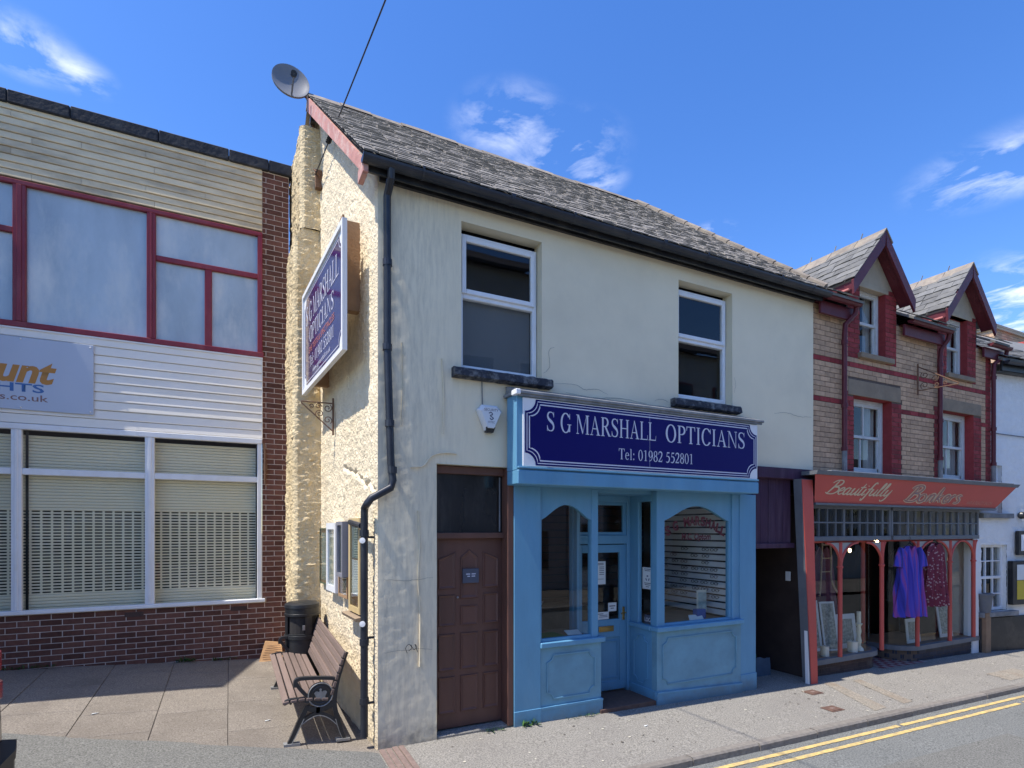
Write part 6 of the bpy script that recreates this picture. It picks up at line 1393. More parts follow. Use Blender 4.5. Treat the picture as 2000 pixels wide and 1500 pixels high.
bh('door_post', 7.535, 7.60, -.2, 2.0, FY+.0, FY+.12, 'greywood')
MB().tube([(9.98, FY+.72, .05), (9.98, FY+.72, 1.9)], .033, 8).build('post', M['shopred'], gsx, smooth=True)
room('shop_room', 7.59, 12.6, FY+1.1, 9.0, -.25, 2.6, M['dark'], gsx)
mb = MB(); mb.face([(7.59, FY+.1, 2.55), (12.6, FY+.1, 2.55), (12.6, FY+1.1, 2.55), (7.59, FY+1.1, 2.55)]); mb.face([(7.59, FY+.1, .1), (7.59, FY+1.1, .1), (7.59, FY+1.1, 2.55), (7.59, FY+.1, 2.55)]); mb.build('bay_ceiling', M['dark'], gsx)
# entry tiles in red and pale checks
mb = MB(); 
for i in range(12):
    for j in range(12):
        x = 9.30+i*.105; y = FY-.02+j*.105; mb.k = 0
        q = [(x+.002, y+.002), (x+.103, y+.002), (x+.103, y+.103), (x+.002, y+.103)]
        if (i+j) % 2: mb.k = 1
        mb.face([(p[0], p[1], G(p[0], 5.3)+.006+.02*(y-FY)) for p in q])
o = mb.build('entry_tiles', [M['redtile'], M['whitetile']], gsx); o['kind'] = 'stuff'

# ---- shop contents
def frame_pic(label, x, y, z, w, h, lean, rz, border=.05):
    f = thing('framed_print', label, 'framed print', (x, y, z), rz)
    mw = Matrix.Translation((x, y, z)) @ Matrix.Rotation(rz, 4, 'Z') @ Matrix.Rotation(-lean, 4, 'X')
    MB().box(-w/2, 0, 0, w/2, .018, h, .003).build('mount', M['mount'], f, mw=mw); MB().box(-w/2+border, -.002, border, w/2-border, -.0005, h-border, 0).build('picture', M['sketch'], f, mw=mw)
    return f
frame_pic('tall narrow white framed print at the far left of the gift shop window', 7.78, FY+.28, zA, .26, .50, .12, .15)
frame_pic('tall white framed print behind the first red post of the gift shop window', 8.28, FY+.42, zA, .30, .80, .14, -.1)
frame_pic('white panel print leaning just right of the first red post in the gift shop window', 8.56, FY+.34, zA, .28, .78, .16, -.25, .03)
frame_pic('wide white framed print behind the candles in the gift shop window', 9.0, FY+.36, zA, .46, .55, .14, -.12, .08)
frame_pic('small square white framed print under the hanging dresses', 10.62, FY+.22, zB, .40, .42, .10, 0, .06)
frame_pic('tall white framed print in the last arch of the gift shop window', 11.74, FY+.26, zB, .36, .72, .14, -.1, .06)
def candle(label, x, y, z, r, h, prof=None):
    c = thing('candle', label, 'candle', (x, y, z)); MB().lathe(prof or [(.001, h), (r, h), (r, 0)], (x, y, z), 14).build('wax', M['wax'], c, smooth=True); MB().tube([(x, y, z+h), (x, y, z+h+.02)], .003, 4).build('wick', M['black'], c)
candle('squat cream pillar candle on the gift shop window sill', 8.80, FY+.17, zA, .075, .16)
candle('tall white candle on a turned stick in the gift shop window', 8.98, FY+.18, zA, .04, .62, [(.001, .62), (.032, .62), (.032, .44), (.055, .43), (.03, .38), (.04, .3), (.025, .24), (.042, .16), (.03, .08), (.065, .03), (.07, 0)])
candle('small white ribbed jar candle left of the first red post', 8.12, FY+.17, zA, .06, .15)
tag(bx('pink_panel', M['pinkbox'], None, 7.70, FY+.75, zA, 8.5, FY+.80, zA+.55, .006), 'dusty pink low panel behind the prints in the gift shop window', 'panel')
rs = thing('folding_rail', 'cream timber rail at the back of the left gift shop window', 'rail', (8.8, FY+.8, zA)); MB().tube([(8.35, FY+.75, .78), (9.42, FY+.75, .78)], .014, 6).build('rail', M['wicker'], rs); 
for x in (8.36, 9.41): MB().tube([(x, FY+.75, zA), (x, FY+.75, .78)], .012, 6).build('upright', M['wicker'], rs)
tag(MB().sphere((7.84, FY+.6, .98), .11, 9).lathe([(.05, -.1), (.11, -.14), (.16, -.28), (.13, -.42)], (7.84, FY+.6, .98), 12).build('dried_flower_vase', M['wicker'], smooth=True), 'pale round dried flower head in a vase in the gift shop window', 'vase')
tag(MB().lathe([(.001, 0), (.16, 0), (.20, .10), (.18, .22), (.001, .20)], (8.08, FY+.7, .62), 12).build('basket', M['wicker'], smooth=True), 'pale wicker basket beside the dried flowers', 'basket')
sg2 = thing('sledge', 'bent cane sledge hanging upright behind the gift shop glass', 'sledge', (8.72, FY+.55, 1.1))
for s in (-1, 1): MB().tube(sm([(8.72+s*.10, FY+.55, 1.92), (8.72+s*.12, FY+.55, 1.60), (8.72+s*.14, FY+.55, 1.25), (8.72+s*.24, FY+.5, 1.02)], 5), .014, 6).build('runner', M['wicker'], sg2)
for z in (1.84, 1.62, 1.40): MB().tube([(8.60, FY+.55, z), (8.85, FY+.55, z)], .011, 6).build('rung', M['wicker'], sg2)
def cloth(name, label, cx, cy, ztop_, zbot, wt, wb, m, sleeves=True, rz=0.0, cat='dress', hang=True):
    d = thing(name, label, cat, (cx, cy, ztop_+.12), rz)
    mw = Matrix.Translation((cx, cy, 0)) @ Matrix.Rotation(rz, 4, 'Z')
    H = ztop_-zbot; mb = MB()
    def f(u, v, sd):
        t = v; w = wt+(wb-wt)*t**.8; 
        if t < .12: w = wt*(.42+.58*(t/.12)**.6)
        z = ztop_-H*t-(0.10*max(0, 1-abs(u)*2.6)*(1-t)**6 if sd < 0 else 0)-.012*math.sin(u*19)*t
        fold = (.010+.055*t)*math.sin(u*13+2.2*t+sd+2*noise.noise((u*2, t, 3)))+.02*noise.noise((u*4, t*3, sd))
        z -= .03*noise.noise((u*5, sd, 8))*t+.0; return (u*w*(1+.06*noise.noise((t*4, u, 5))), sd*(.035+.05*t)*math.sqrt(max(0, 1-u*u*.98))+fold, z)
    for sd in (-1, 1): grid([i/24-.0 if False else -1+2*i/24 for i in range(25)], [j/20 for j in range(21)], lambda u, v: f(u, v, sd), None, mb)
    mb.build('body', m, d, smooth=True, mw=mw)
    if sleeves:
        for s in (-1, 1):
            mb = MB().tube([(s*wt*.82, 0, ztop_-.05), (s*wt*1.12, -.01, ztop_-.18), (s*wt*1.24, -.01, ztop_-.34)], [.07, .085, .10], 10, flat=.55); mb.build('sleeve', m, d, smooth=True, mw=mw)
    if hang:
        MB().tube([(-wt*.75, 0, ztop_-.06), (0, 0, ztop_+.05), (wt*.75, 0, ztop_-.06)], .008, 6).tube([(0, 0, ztop_+.05), (0, 0, ztop_+.10), (.02, 0, ztop_+.13), (.0, 0, ztop_+.15)], .004, 5).build('hanger', M['black'], d, mw=mw)
    return d
cloth('dress', 'purple and pink striped dress on a hanger in the shop doorway', 10.02, FY-.02, 1.82, .66, .22, .33, M['dress1'], True, -.15)
cloth('dress', 'plum patterned sleeveless dress hanging beside the purple striped one', 10.84, FY+.02, 1.86, .78, .22, .28, M['dress2'], False, -.1)
cloth('dress', 'dull mauve dress with a full skirt hung inside the left gift shop window', 8.86, FY+.72, 1.80, .62, .22, .34, M['mauve'], False)
tag(MB().tube(sm([(12.0, FY+.7, .75), (12.03, FY+.7, 1.1), (11.96, FY+.72, 1.4), (12.02, FY+.7, 1.85)], 5), [.10+.03*math.sin(i*1.7) for i in range(16)], 9).build('driftwood', M['driftwood'], smooth=True), 'knotted bark post standing behind the last arch of the gift shop', 'driftwood')
tag(bx('shelf_unit', M['black'], None, 11.45, FY+.62, zB, 12.2, FY+.9, .78, .005), 'low dark shelf behind the last arch of the gift shop', 'shelf')
tag(bx('pale_screen', M['galv'], None, 11.55, FY+.95, zB, 12.0, FY+.98, 1.88, .003), 'pale blue grey screen at the back of the right gift shop window', 'screen')
for i, (x, y, z, lab) in enumerate(((7.80, FY+.3, 1.72, 'warm light bulb at the left end of the gift shop window'), (9.02, FY+.35, 1.75, 'warm light bulb above the mauve dress'), (9.60, FY+.3, 1.94, 'upper warm bulb in the gift shop doorway'), (9.68, FY+.3, 1.88, 'lower warm bulb in the gift shop doorway'), (11.46, FY+.2, 1.55, 'warm light bulb inside the last arch of the gift shop'))):
    b = thing('light_bulb', lab, 'light bulb', (x, y, z), 0, 'bulbs strung in the gift shop')
    MB().sphere((x, y, z), .022, 7, 1.6).build('bulb', M['bulb'], b, smooth=True); MB().tube([(x, y, z+.03), (x, y, z+.07)], .012, 6).tube([(x, y, z+.07), (x, y, 2.3)], .003, 4).build('flex', M['black'], b)
for i, (x, y, zt_, zb2, w1, w2, mm, lab) in enumerate(((7.95, FY+.95, 1.75, .9, .20, .26, 'greenbag', 'dark green garment hanging at the back left of the gift shop'), (8.45, FY+.98, 1.8, .8, .2, .24, 'bluebox', 'deep blue garment hanging at the back of the left gift shop window'), (11.25, FY+.85, 1.72, .75, .19, .25, 'black', 'long black garment hanging behind the second arch of the right window'), (9.2, FY+1.0, 1.78, .85, .2, .25, 'mauve', 'plum garment hanging at the back by the shop doorway'))): cloth('garment', lab, x, y, zt_, zb2, w1, w2, M[mm], False, 0, 'garment')
for i, (x, mm, lab) in enumerate(((11.52, 'wax', 'cream pot on the dark shelf, leftmost'), (11.72, 'brass', 'brass pot in the middle of the dark shelf'), (11.95, 'wicker', 'straw coloured pot on the dark shelf, rightmost'))): tag(MB().lathe([(.001, 0), (.05, 0), (.075, .08), (.045, .15), (.055, .18)], (x, FY+.72, .78), 12).build('ornament_pot', M[mm], smooth=True), lab+' in the gift shop', 'pot')
iron_bracket('wrought iron scroll sign bracket on the gift shop brickwork', lambda a, z: Vector((10.24+a*.12, FY-.03-a, 4.38+z)), .56, .42, 'rust', .009)

# ------------------------------------------------------------------ white roughcast house at the end of the row
wh = thing('white_house', 'white roughcast house with a slate roof and black plinth at the right end', 'house', (15, 7, -.2))
WX, WY = 12.80, FY+.08
def wpt(x, z):
    d = .022*abs(noise.noise((x*9, z*9, 1)))+.016*abs(noise.noise((x*20, z*20, 3)))
    return (x, WY-d*.9, z)
whole = (12.50, 13.24, 0.56, 1.80)
whole2 = (12.50, 13.10, 2.40, 3.3)
def wh_hole(u, v): return any(h[0] < u < h[1] and h[2] < v < h[3] for h in (whole, whole2))
grid(lines(12.42, 15.6, .035, (whole[0], whole[1], whole2[1])), lines(-.35, 5.22, .035, (whole[2], whole[3], whole2[2], whole2[3])), wpt, wh_hole).build('front_wall', M['pebble'], wh, smooth=True)
mb = MB(); mb.face([(15.6, WY, -.3), (24, WY, -.3), (24, WY, 5.2), (15.6, WY, 5.2)]); mb.face([(12.42, WY, -.4), (12.42, 9.5, -.4), (12.42, 9.5, 5.2), (12.42, WY, 5.2)])
for (a, b, c, d) in (whole, whole2): mb.face([(a, WY, c), (a, WY, d), (a, WY+.2, d), (a, WY+.2, c)]); mb.face([(b, WY, c), (b, WY+.2, c), (b, WY+.2, d), (b, WY, d)]); mb.face([(a, WY, d), (a, WY+.2, d), (b, WY+.2, d), (b, WY, d)])
mb.build('side_wall', M['pebble'], wh)
room('interior', 12.44, 15, WY+.22, 9, -.2, 5, M['dark'], wh)
bx('plinth', M['black'], wh, 12.42, WY-.05, -.6, 24, WY-.012, .44, .01)
for (a, b, c, d) in (whole, whole2):
    bx('window_sill', M['lead'], wh, a-.08, WY-.10, c-.10, b+.20, WY+.12, c-.01, .006)
    y = WY+.06; f = MB(); w = .05
    for q in ((a, c, a+w, d), (b-w, c, b, d), (a+w, d-w, b-w, d), (a+w, c, b-w, c+w), (a+w, (c+d)/2-.025, b-w, (c+d)/2+.025)): f.box(q[0], y, q[1], q[2], y+.07, q[3], .004)
    f = f.build('window', M['upvc'], wh)
    g = MB()
    for k in (1, 2): x = a+w+(b-a-2*w)*k/3; g.box(x-.01, y+.01, c+w, x+.01, y+.05, d-w, .002)
    for k in (1, 3): zz = c+(d-c)*k/4; g.box(a+w, y+.012, zz-.01, b-w, y+.048, zz+.01, .002)
    g.build('glazing_bars', M['upvc'], f)
    MB().face([(a+w, y+.03, c+w), (b-w, y+.03, c+w), (b-w, y+.03, d-w), (a+w, y+.03, d-w)]).build('pane', M['glass'], f)
mb = MB(); mb.prism([(WX-.05, WY-.22, 5.20), (24, WY-.22, 5.20), (24, 8.4, 7.2), (WX-.05, 8.4, 7.2)], (0, 0, .06)); wr = mb.build('roof', M['slate2'], wh)
sv = Vector((0, 8.4-WY+.22, 2.0)); slates(wr, (0, WY-.24, 5.27), (1, 0, 0), sv, lambda v: (WX-.05, 15.4), sv.length, .34, .22, M['slate2'], 40)
bx('fascia_board', M['black'], wh, WX-.02, WY-.19, 5.03, 24, WY-.15, 5.21, .004)
mb = MB(); n = 6; A_, B_ = [[(x, WY-.27+.06*math.cos(math.pi+math.pi*i/n), 5.19+.06*math.sin(math.pi+math.pi*i/n)) for i in range(n+1)] for x in (WX-.04, 24)]
for i in range(n): mb.face([A_[i], B_[i], B_[i+1], A_[i+1]])
mb.face(A_); mb.build('gutter', M['pipe'], wh)
mb = MB(); mb.face([(WX-.02, WY-.2, 5.03), (24, WY-.2, 5.03), (24, WY, 5.03), (WX-.02, WY, 5.03)]); mb.build('soffit_board', M['black'], wh)
MB().tube([(WX, WY-.03, 3.90), (14.2, WY-.03, 3.86), (16, WY-.03, 3.86)], .010, 5).build('cable', M['greywood'], wh)
# chimney stack of its own behind
ch = thing('chimney_stack', 'buff brick chimney stack with white render and red pots behind the white house', 'chimney', (22, 8.9, 6.0))
cx0, cx1, cy0, cy1 = 20.5, 23.4, 8.5, 9.3
bx('render', M['pebble'], ch, cx0-.2, cy0-.05, 5.6, cx1+.2, cy1, 7.05, .03)
out = []; z = 7.1; k = 0; V = [brick_mesh(.222, .067, M['ybrick'], 50+i) for i in range(3)]
bx('mortar_bed', M['mortar'], ch, cx0+.005, cy0+.012, 7.0, cx1-.005, cy1, 8.1, .0)
while z < 8.08: course(cx0, cx1, z, .116*(k % 2), cy0, V, out, .232, .222); z += .075; k += 1
side = []
for me, mw in list(out):
    if mw.translation.x < cx0+.9: side.append((me, Matrix.Translation((cx0, cy0+(mw.translation.x-cx0), mw.translation.z)) @ Matrix.Rotation(rad(-90), 4, 'Z')))
place(out+side, ch, 'brick', 140)
for (a, b, z0_, z1_) in ((cx0-.06, cx1+.06, 8.10, 8.17), (cx0-.1, cx1+.1, 8.17, 8.25)): bx('capping', M['cstone'], ch, a, cy0-.06, z0_, b, cy1+.05, z1_, .01)
for (x, y, r) in ((21.25, 8.15, .2),): 
    MB().lathe([(r*1.25, 6.95), (r*1.25, 7.1), (r, 7.14), (r*.9, 7.5), (r*1.15, 7.54), (r*1.15, 7.66), (r*.8, 7.68), (.001, 7.68)], (x, y, 0), 14).build('chimney_pot', M['shopred'], ch, smooth=True)
# signs on the white house
ws = thing('hanging_sign', 'black framed sign with a white letter W on the white house wall', 'sign', (13.9, WY-.1, 1.6))
bx('board', M['black'], ws, 13.45, WY-.09, 1.60, 14.55, WY-.03, 2.06, .006); bx('white_ground', M['white'], ws, 13.52, WY-.093, 1.68, 14.5, WY-.0905, 1.99, 0)
text('W', M['black'], ws, (13.62, WY-.0935, 1.71), (1, 0, 0), (0, 0, 1), .24, width=.26, bold=.02)
text('ELSH', M['black'], ws, (13.92, WY-.0935, 1.71), (1, 0, 0), (0, 0, 1), .24, width=.5, bold=.02) if False else None
lt = thing('wall_lantern', 'black iron wall lamp bracket above the black framed sign', 'lamp bracket', (13.75, WY, 2.3))
MB().tube([(13.6, WY-.02, 2.34), (13.6, WY-.25, 2.40), (13.75, WY-.3, 2.38)], .02, 6).build('arm', M['iron'], lt); MB().sphere((13.6, WY-.06, 2.36), .07, 8).build('rose', M['iron'], lt); MB().tube([(13.75+.12*math.cos(t), WY-.2, 2.30+.12*math.sin(t)) for t in [2*math.pi*i/14 for i in range(14)]], .015, 5, True).tube([(13.63, WY-.2, 2.3), (13.95, WY-.2, 2.3)], .012, 5).build('scroll', M['iron'], lt)
mc = thing('poster_case', 'black wall poster case with a yellow poster on the white house', 'poster case', (13.6, WY-.05, .7))
bx('case', M['black'], mc, 13.24, WY-.11, .66, 14.0, WY-.02, 1.49, .008); bx('poster', M['yelsheet'], mc, 13.36, WY-.113, .76, 13.82, WY-.1105, 1.12, 0); bx('poster', M['notice'], mc, 13.36, WY-.113, 1.13, 13.82, WY-.1105, 1.42, 0)
# slight turn added to the end house so its front catches the sun
piv = Matrix.Translation((12.42, WY, 0)) @ Matrix.Rotation(rad(-7), 4, 'Z') @ Matrix.Translation((-12.42, -WY, 0))
for o_ in (wh, ws, lt, mc): o_.matrix_basis = piv @ W[o_.name]
tub = thing('planter_tub', 'grey wooden post box planter at the right end of the gift shop', 'planter', (12.55, FY+.02, -.22)); bx('stand', M['wood'], tub, 12.44, FY-.04, -.22, 12.62, FY+.10, .55, .006); MB().lathe([(.001, .55), (.09, .55), (.13, .86), (.15, .86), (.15, .90), (.11, .90), (.001, .85)], (12.54, FY+.03, 0), 14).build('pot', M['greywood'], tub, smooth=True)

# ------------------------------------------------------------------ bench
bn = thing('park_bench', 'timber slatted bench with black cast iron ends against the cream gable', 'bench', (.75, 6.55, G(.75, 6.55)))
bz = lambda x, y, h: G(x, y)+h
BY0, BY1 = 5.66, 7.46
seat = [(0.475, .425), (0.545, .432), (0.615, .435), (0.685, .432), (0.755, .425), (.825, .415)]
back = [(.895, .475), (.915, .545), (.938, .615), (.960, .685), (.983, .755), (1.005, .822)]
gz_ = G(.75, 5.7); tilt = (G(.75, BY1)-G(.75, BY0))
def slat(x, h, ang, w):
    mb = MB().box(-w/2, BY0-.03, -.014, w/2, BY1+.03, .014, .005)
    sh_ = Matrix.Identity(4); sh_[2][1] = tilt/(BY1-BY0)
    mw = Matrix.Translation((x, 0, gz_+h-tilt/(BY1-BY0)*BY0)) @ sh_ @ Matrix.Rotation(ang, 4, 'Y')
    for i, v in enumerate(mb.v): mb.v[i] = tuple(mw @ Vector(v))
    return mb
for k, (x, h) in enumerate(seat): slat(x, h, rad((-10, -3, 0, 3, 6, 8)[k]), .058).build('seat_slat', M['benchwood'], bn)
for k, (x, h) in enumerate(back): slat(x, h, rad(-72), .060).build('back_slat', M['benchwood'], bn)
def bar(pts, w, t, y, m, name, par):
    """flat cast bar in the XZ plane, w deep in the plane, t thick along Y"""
    P = [Vector((p[0], p[1])) for p in pts]; n = len(P); L = []; Rr = []
    for i, p in enumerate(P):
        d = P[min(i+1, n-1)]-P[max(i-1, 0)]; d.normalize(); nr = Vector((-d.y, d.x)); ww = w[i] if isinstance(w, list) else w
        L.append(p+nr*ww/2); Rr.append(p-nr*ww/2)
    mb = MB(); f = lambda q, yy: (q.x, yy, bz(q.x, y, q.y))
    for i in range(n-1):
        mb.face([f(L[i], y-t/2), f(L[i+1], y-t/2), f(Rr[i+1], y-t/2), f(Rr[i], y-t/2)]); mb.face([f(L[i], y+t/2), f(Rr[i], y+t/2), f(Rr[i+1], y+t/2), f(L[i+1], y+t/2)])
        mb.face([f(L[i], y-t/2), f(L[i], y+t/2), f(L[i+1], y+t/2), f(L[i+1], y-t/2)]); mb.face([f(Rr[i], y-t/2), f(Rr[i+1], y-t/2), f(Rr[i+1], y+t/2), f(Rr[i], y+t/2)])
    mb.face([f(L[0], y-t/2), f(Rr[0], y-t/2), f(Rr[0], y+t/2), f(L[0], y+t/2)]); mb.face([f(L[-1], y-t/2), f(L[-1], y+t/2), f(Rr[-1], y+t/2), f(Rr[-1], y-t/2)])
    return mb.build(name, m, par)
def s2(p, n=5): return [(q.x, q.y) for q in sm([(a, b, 0) for a, b in p], n)]
for y in (BY0, BY1):
    e = bar(s2([(.50, .0), (.545, .10), (.62, .27), (.665, .36)]), .042, .045, y, M['iron'], 'leg', bn)
    bar([(.455, .012), (.60, .012)], .024, .07, y, M['ironedge'], 'foot', e)
    e2 = bar(s2([(1.01, .0), (.975, .10), (.935, .25), (.915, .40), (.945, .60), (1.025, .865)]), .042, .045, y, M['iron'], 'leg', bn)
    bar([(.93, .012), (1.06, .012)], .024, .07, y, M['ironedge'], 'foot', e2)
    ef = bar(s2([(.455, .40), (.52, .425), (.62, .425), (.68, .40)]), .035, .045, y, M['iron'], 'seat_rail', bn)
    bar(s2([(.555, .55), (.56, .60), (.60, .625), (.75, .625), (.88, .615), (.945, .60)]), .03, .05, y, M['iron'], 'arm_rest', bn)
    bar(s2([(.56, .595), (.60, .53), (.66, .46), (.70, .42)]), .034, .04, y, M['iron'], 'arm_support', bn)
    bar(s2([(.575, .18), (.66, .25), (.765, .29), (.87, .25), (.955, .17)]), .030, .04, y, M['iron'], 'arch_brace', bn)
    bar([(.76, .29), (.765, .36)], .035, .04, y, M['iron'], 'tie', bn)
    bar(s2([(.665, .36), (.70, .33), (.77, .33), (.84, .335), (.915, .38)]), .05, .04, y, M['iron'], 'web', bn)
    c = (.785, .465); rr_ = .115
    med = MB(); n = 24
    pts_ = [(c[0]+rr_*math.cos(2*math.pi*i/n), y-.018, bz(c[0], y, c[1]+rr_*math.sin(2*math.pi*i/n))) for i in range(n)]
    med.prism(pts_, (0, .036, 0)); med = med.build('medallion', M['iron'], bn)
    for rq in (.112, .082): MB().tube([(c[0]+rq*math.cos(2*math.pi*i/n), y-.021, bz(c[0], y, c[1]+rq*math.sin(2*math.pi*i/n))) for i in range(n)], .0055, 5, True).build('ring', M['ironedge'] if rq > .1 else M['iron'], med)
    cr = [(-.044, -.044), (.044, -.044), (.044, -.026), (.040, -.022), (.060, .020), (.048, .034), (.030, .036), (.014, .026), (.007, .040), (.012, .052), (.004, .060), (-.004, .060), (-.012, .052), (-.007, .040), (-.014, .026), (-.030, .036), (-.048, .034), (-.060, .020), (-.040, -.022), (-.044, -.026)]
    MB().prism([(c[0]+p[0], y-.026, bz(c[0], y, c[1]+p[1])) for p in cr], (0, .008, 0)).build('crown_emblem', M['ironedge'], med)
    if y == BY0:
        for P in ([(.52, .01), (.565, .10), (.635, .25)], [(.99, .02), (.955, .11), (.925, .22)], [(.60, .185), (.67, .235), (.765, .27), (.86, .235), (.94, .16)]): bar(s2(P), .007, .005, y-.025, M['ironedge'], 'worn_rib', bn)
for x in (.52, .78): MB().tube([(x, BY0, bz(x, BY0, .395)), (x, BY1, bz(x, BY1, .395))], .012, 6).build('tie_rod', M['iron'], bn)
# litter bin
bi = thing('litter_bin', 'round black plastic litter bin between the bench and the brick wall', 'litter bin', (.83, 7.56, G(.83, 7.56)))
cx, cy, z0 = .83, 7.56, G(.83, 7.56); r = .205
MB().lathe([(.001, 0), (r*.96, 0), (r, .03), (r, .60), (r*1.06, .605), (r*1.06, .645), (r, .65), (r, .665), (r*.9, .67)], (cx, cy, z0), 32).build('drum', M['plastic'], bi, smooth=True)
MB().lathe([(r*.9, .5), (r*.88, .9)], (cx, cy, z0), 24).lathe([(.001, .45), (r*.9, .45)], (cx, cy, z0), 24).build('liner', M['dark'], bi)
for k in range(4):
    a = rad(15+90*k); MB().lathe([(r, .66), (r, .885)], (cx, cy, z0), 4, a-.22, a+.22).lathe([(r*.93, .66), (r*.93, .885)], (cx, cy, z0), 4, a-.22, a+.22).build('aperture_post', M['plastic'], bi)
MB().lathe([(r*.9, .88), (r, .885), (r*1.04, .89), (r*1.04, .915), (r, .92), (r, .985), (r*1.04, .99), (r*1.02, 1.03), (r*.85, 1.05), (r*.4, 1.058), (.001, 1.06)], (cx, cy, z0), 32).build('hood', M['plastic'], bi, smooth=True)
MB().box(cx-.02, cy-r-.012, z0+.72, cx+.01, cy-r-.004, z0+.78, .003).build('stub_plate', M['steel'], bi)
# cardboard against the brick wall
mb = MB(); x0, x1, yb_, yt = .40, .70, LY-.20, LY-.05; zz = G(.55, yb_)
mb.prism([(x0-.02, yb_, zz+.005), (x1, yb_+.02, zz+.005), (x1-.01, yt+.02, zz+.235), (x0+.07, yt, zz+.27)], (.0, .010, .003)); cbd = tag(mb.build('cardboard_sheet', M['card']), 'torn sheet of brown cardboard leaning on the brick wall beside the bin', 'cardboard')
mb = MB()
for k in range(7): 
    f = .12+k*.115; mb.prism([(x0+.03, yb_+(yt-yb_)*f-.003, zz+.25*f), (x1-.03, yb_+(yt-yb_)*f-.001, zz+.24*f), (x1-.03, yb_+(yt-yb_)*(f+.02)-.001, zz+.24*(f+.02)), (x0+.03, yb_+(yt-yb_)*(f+.02)-.003, zz+.25*(f+.02))], (0, .002, 0))
mb.build('crease', M['rust'], cbd)
# drain cover strip at the house corner
dcv = thing('drain_cover', 'ribbed pinkish drain cover strip running from the house corner to the road', 'drain cover', (1.38, 4.9, G(1.38, 4.9)))
for k in range(4):
    x = 1.265+k*.062; y = FY-.02
    while y > KY+.1:
        y1 = max(y-.60, KY+.1); mb = MB(); h = .016+R.uniform(-.003, .003); q = [(x, y1+.006), (x+.052, y1+.006), (x+.052, y), (x, y)]; i = .006
        top = [(x+i, y1+.006+i), (x+.052-i, y1+.006+i), (x+.052-i, y-i), (x+i, y-i)]
        lo = [(p[0], p[1], G(*p)-.03) for p in q]; md = [(p[0], p[1], G(*p)+h-.006) for p in q]; hi = [(p[0], p[1], G(*p)+h) for p in top]
        mb.face(hi)
        for a in range(4): b = (a+1) % 4; mb.face([md[a], md[b], hi[b], hi[a]]); mb.face([lo[a], lo[b], md[b], md[a]])
        mb.build('rib', M['channel'], dcv); y -= .60
bx('bed', M['joint'], dcv, 1.25, KY+.1, -.1, 1.52, FY-.02, G(1.38, KY)+.012, 0)
# little covers in the pavement
for (c, lab) in (((6.98, 4.89), 'small rusty cover in the pavement nearest the grey and red pillar'), ((6.58, 4.35), 'small rusty cover in the pavement nearest the kerb')):
    cv = thing('pavement_cover', lab, 'pavement cover', (c[0], c[1], G(*c)))
    w, d = .12, .085
    def gq(x, y, o): return (x, y, G(x, y)+o)
    MB().face([gq(c[0]-w, c[1]-d, .005), gq(c[0]+w, c[1]-d, .005), gq(c[0]+w, c[1]+d, .005), gq(c[0]-w, c[1]+d, .005)]).build('frame', M['cover'], cv)
    MB().box(c[0]-w*.8, c[1]-d*.75, G(*c)+.0, c[0]+w*.8, c[1]+d*.75, G(*c)+.011, .004).build('lid', M['cover'], cv); MB().box(c[0]-.03, c[1]-.02, G(*c)+.0, c[0]+.03, c[1]+.02, G(*c)+.0145, .002).build('badge', M['channel'], cv)
# repairs in the pavement and road, gum and drips
def patch(name, pts, m, fn, dz):
    mb = MB(); mb.face([(p[0], p[1], fn(*p)+dz) for p in pts]); o = mb.build(name, M[m]); o['kind'] = 'structure'
patch('pavement_patch', [(7.55, 5.12), (7.75, 5.14), (7.30, 4.12), (7.02, 4.10)], 'pave2', G, .004)
patch('pavement_patch', [(8.1, 5.05), (8.28, 5.06), (7.9, 4.14), (7.68, 4.13)], 'pave2', G, .004)
patch('pavement_patch', [(10.6, 4.5), (11.5, 4.52), (11.45, 4.16), (10.5, 4.15)], 'pave2', G, .004)
patch('road_patch', [(5.6, 3.2), (7.9, 3.15), (7.8, 2.2), (5.5, 2.25)], 'asph', road_z, .004)
patch('road_patch', [(9.0, 3.45), (14.0, 3.3), (14.0, 2.9), (9.0, 3.0)], 'asph', road_z, .004)
gm = MB(); rg = random.Random(11)
for _ in range(150):
    x = rg.uniform(1.6, 12); y = rg.uniform(4.12, 5.2); r_ = rg.uniform(.006, .016); gm.k = 0 if rg.random() < .6 else 1
    gm.face([(x+r_*rg.uniform(.7, 1.2)*math.cos(a), y+r_*rg.uniform(.7, 1.2)*math.sin(a), G(x, y)+.006) for a in [2*math.pi*i/7 for i in range(7)]])
o = gm.build('chewing_gum', [M['joint'], M['wax']]); o['kind'] = 'stuff'
# weeds at the foot of the walls
def weeds(label, cx, cy, z, n, s, wx, seed):
    r = random.Random(seed); mb = MB()
    for _ in range(n):
        x, y = cx+r.uniform(-wx, wx), cy+r.uniform(-.02, .03); a = r.uniform(0, 6.28); L = s*r.uniform(.5, 1.3); tl = r.uniform(.3, 1.1)
        d = Vector((math.cos(a)*math.sin(tl), math.sin(a)*math.sin(tl)-.25, math.cos(tl))).normalized(); sd_ = d.cross(Vector((0, 0, 1))).normalized()*L*r.uniform(.05, .16)
        p = Vector((x, y, z)); m_ = p+d*L*.55; e = p+d*L+Vector((0, 0, -L*.15))
        mb.face([p, m_-sd_, e, m_+sd_])
    tag(mb.build('weed', M['leaf']), label, 'weed', None)
weeds('tuft of weeds at the foot of the left blue pilaster', 2.86, FY-.05, G(2.86, 5.2), 50, .09, .09, 1)
weeds('small weed in front of the brown door threshold', 2.45, FY-.05, G(2.45, 5.2), 34, .06, .12, 2)
weeds('low weeds under the left blue stall riser', 3.55, FY-.06, G(3.55, 5.2), 40, .05, .22, 3)
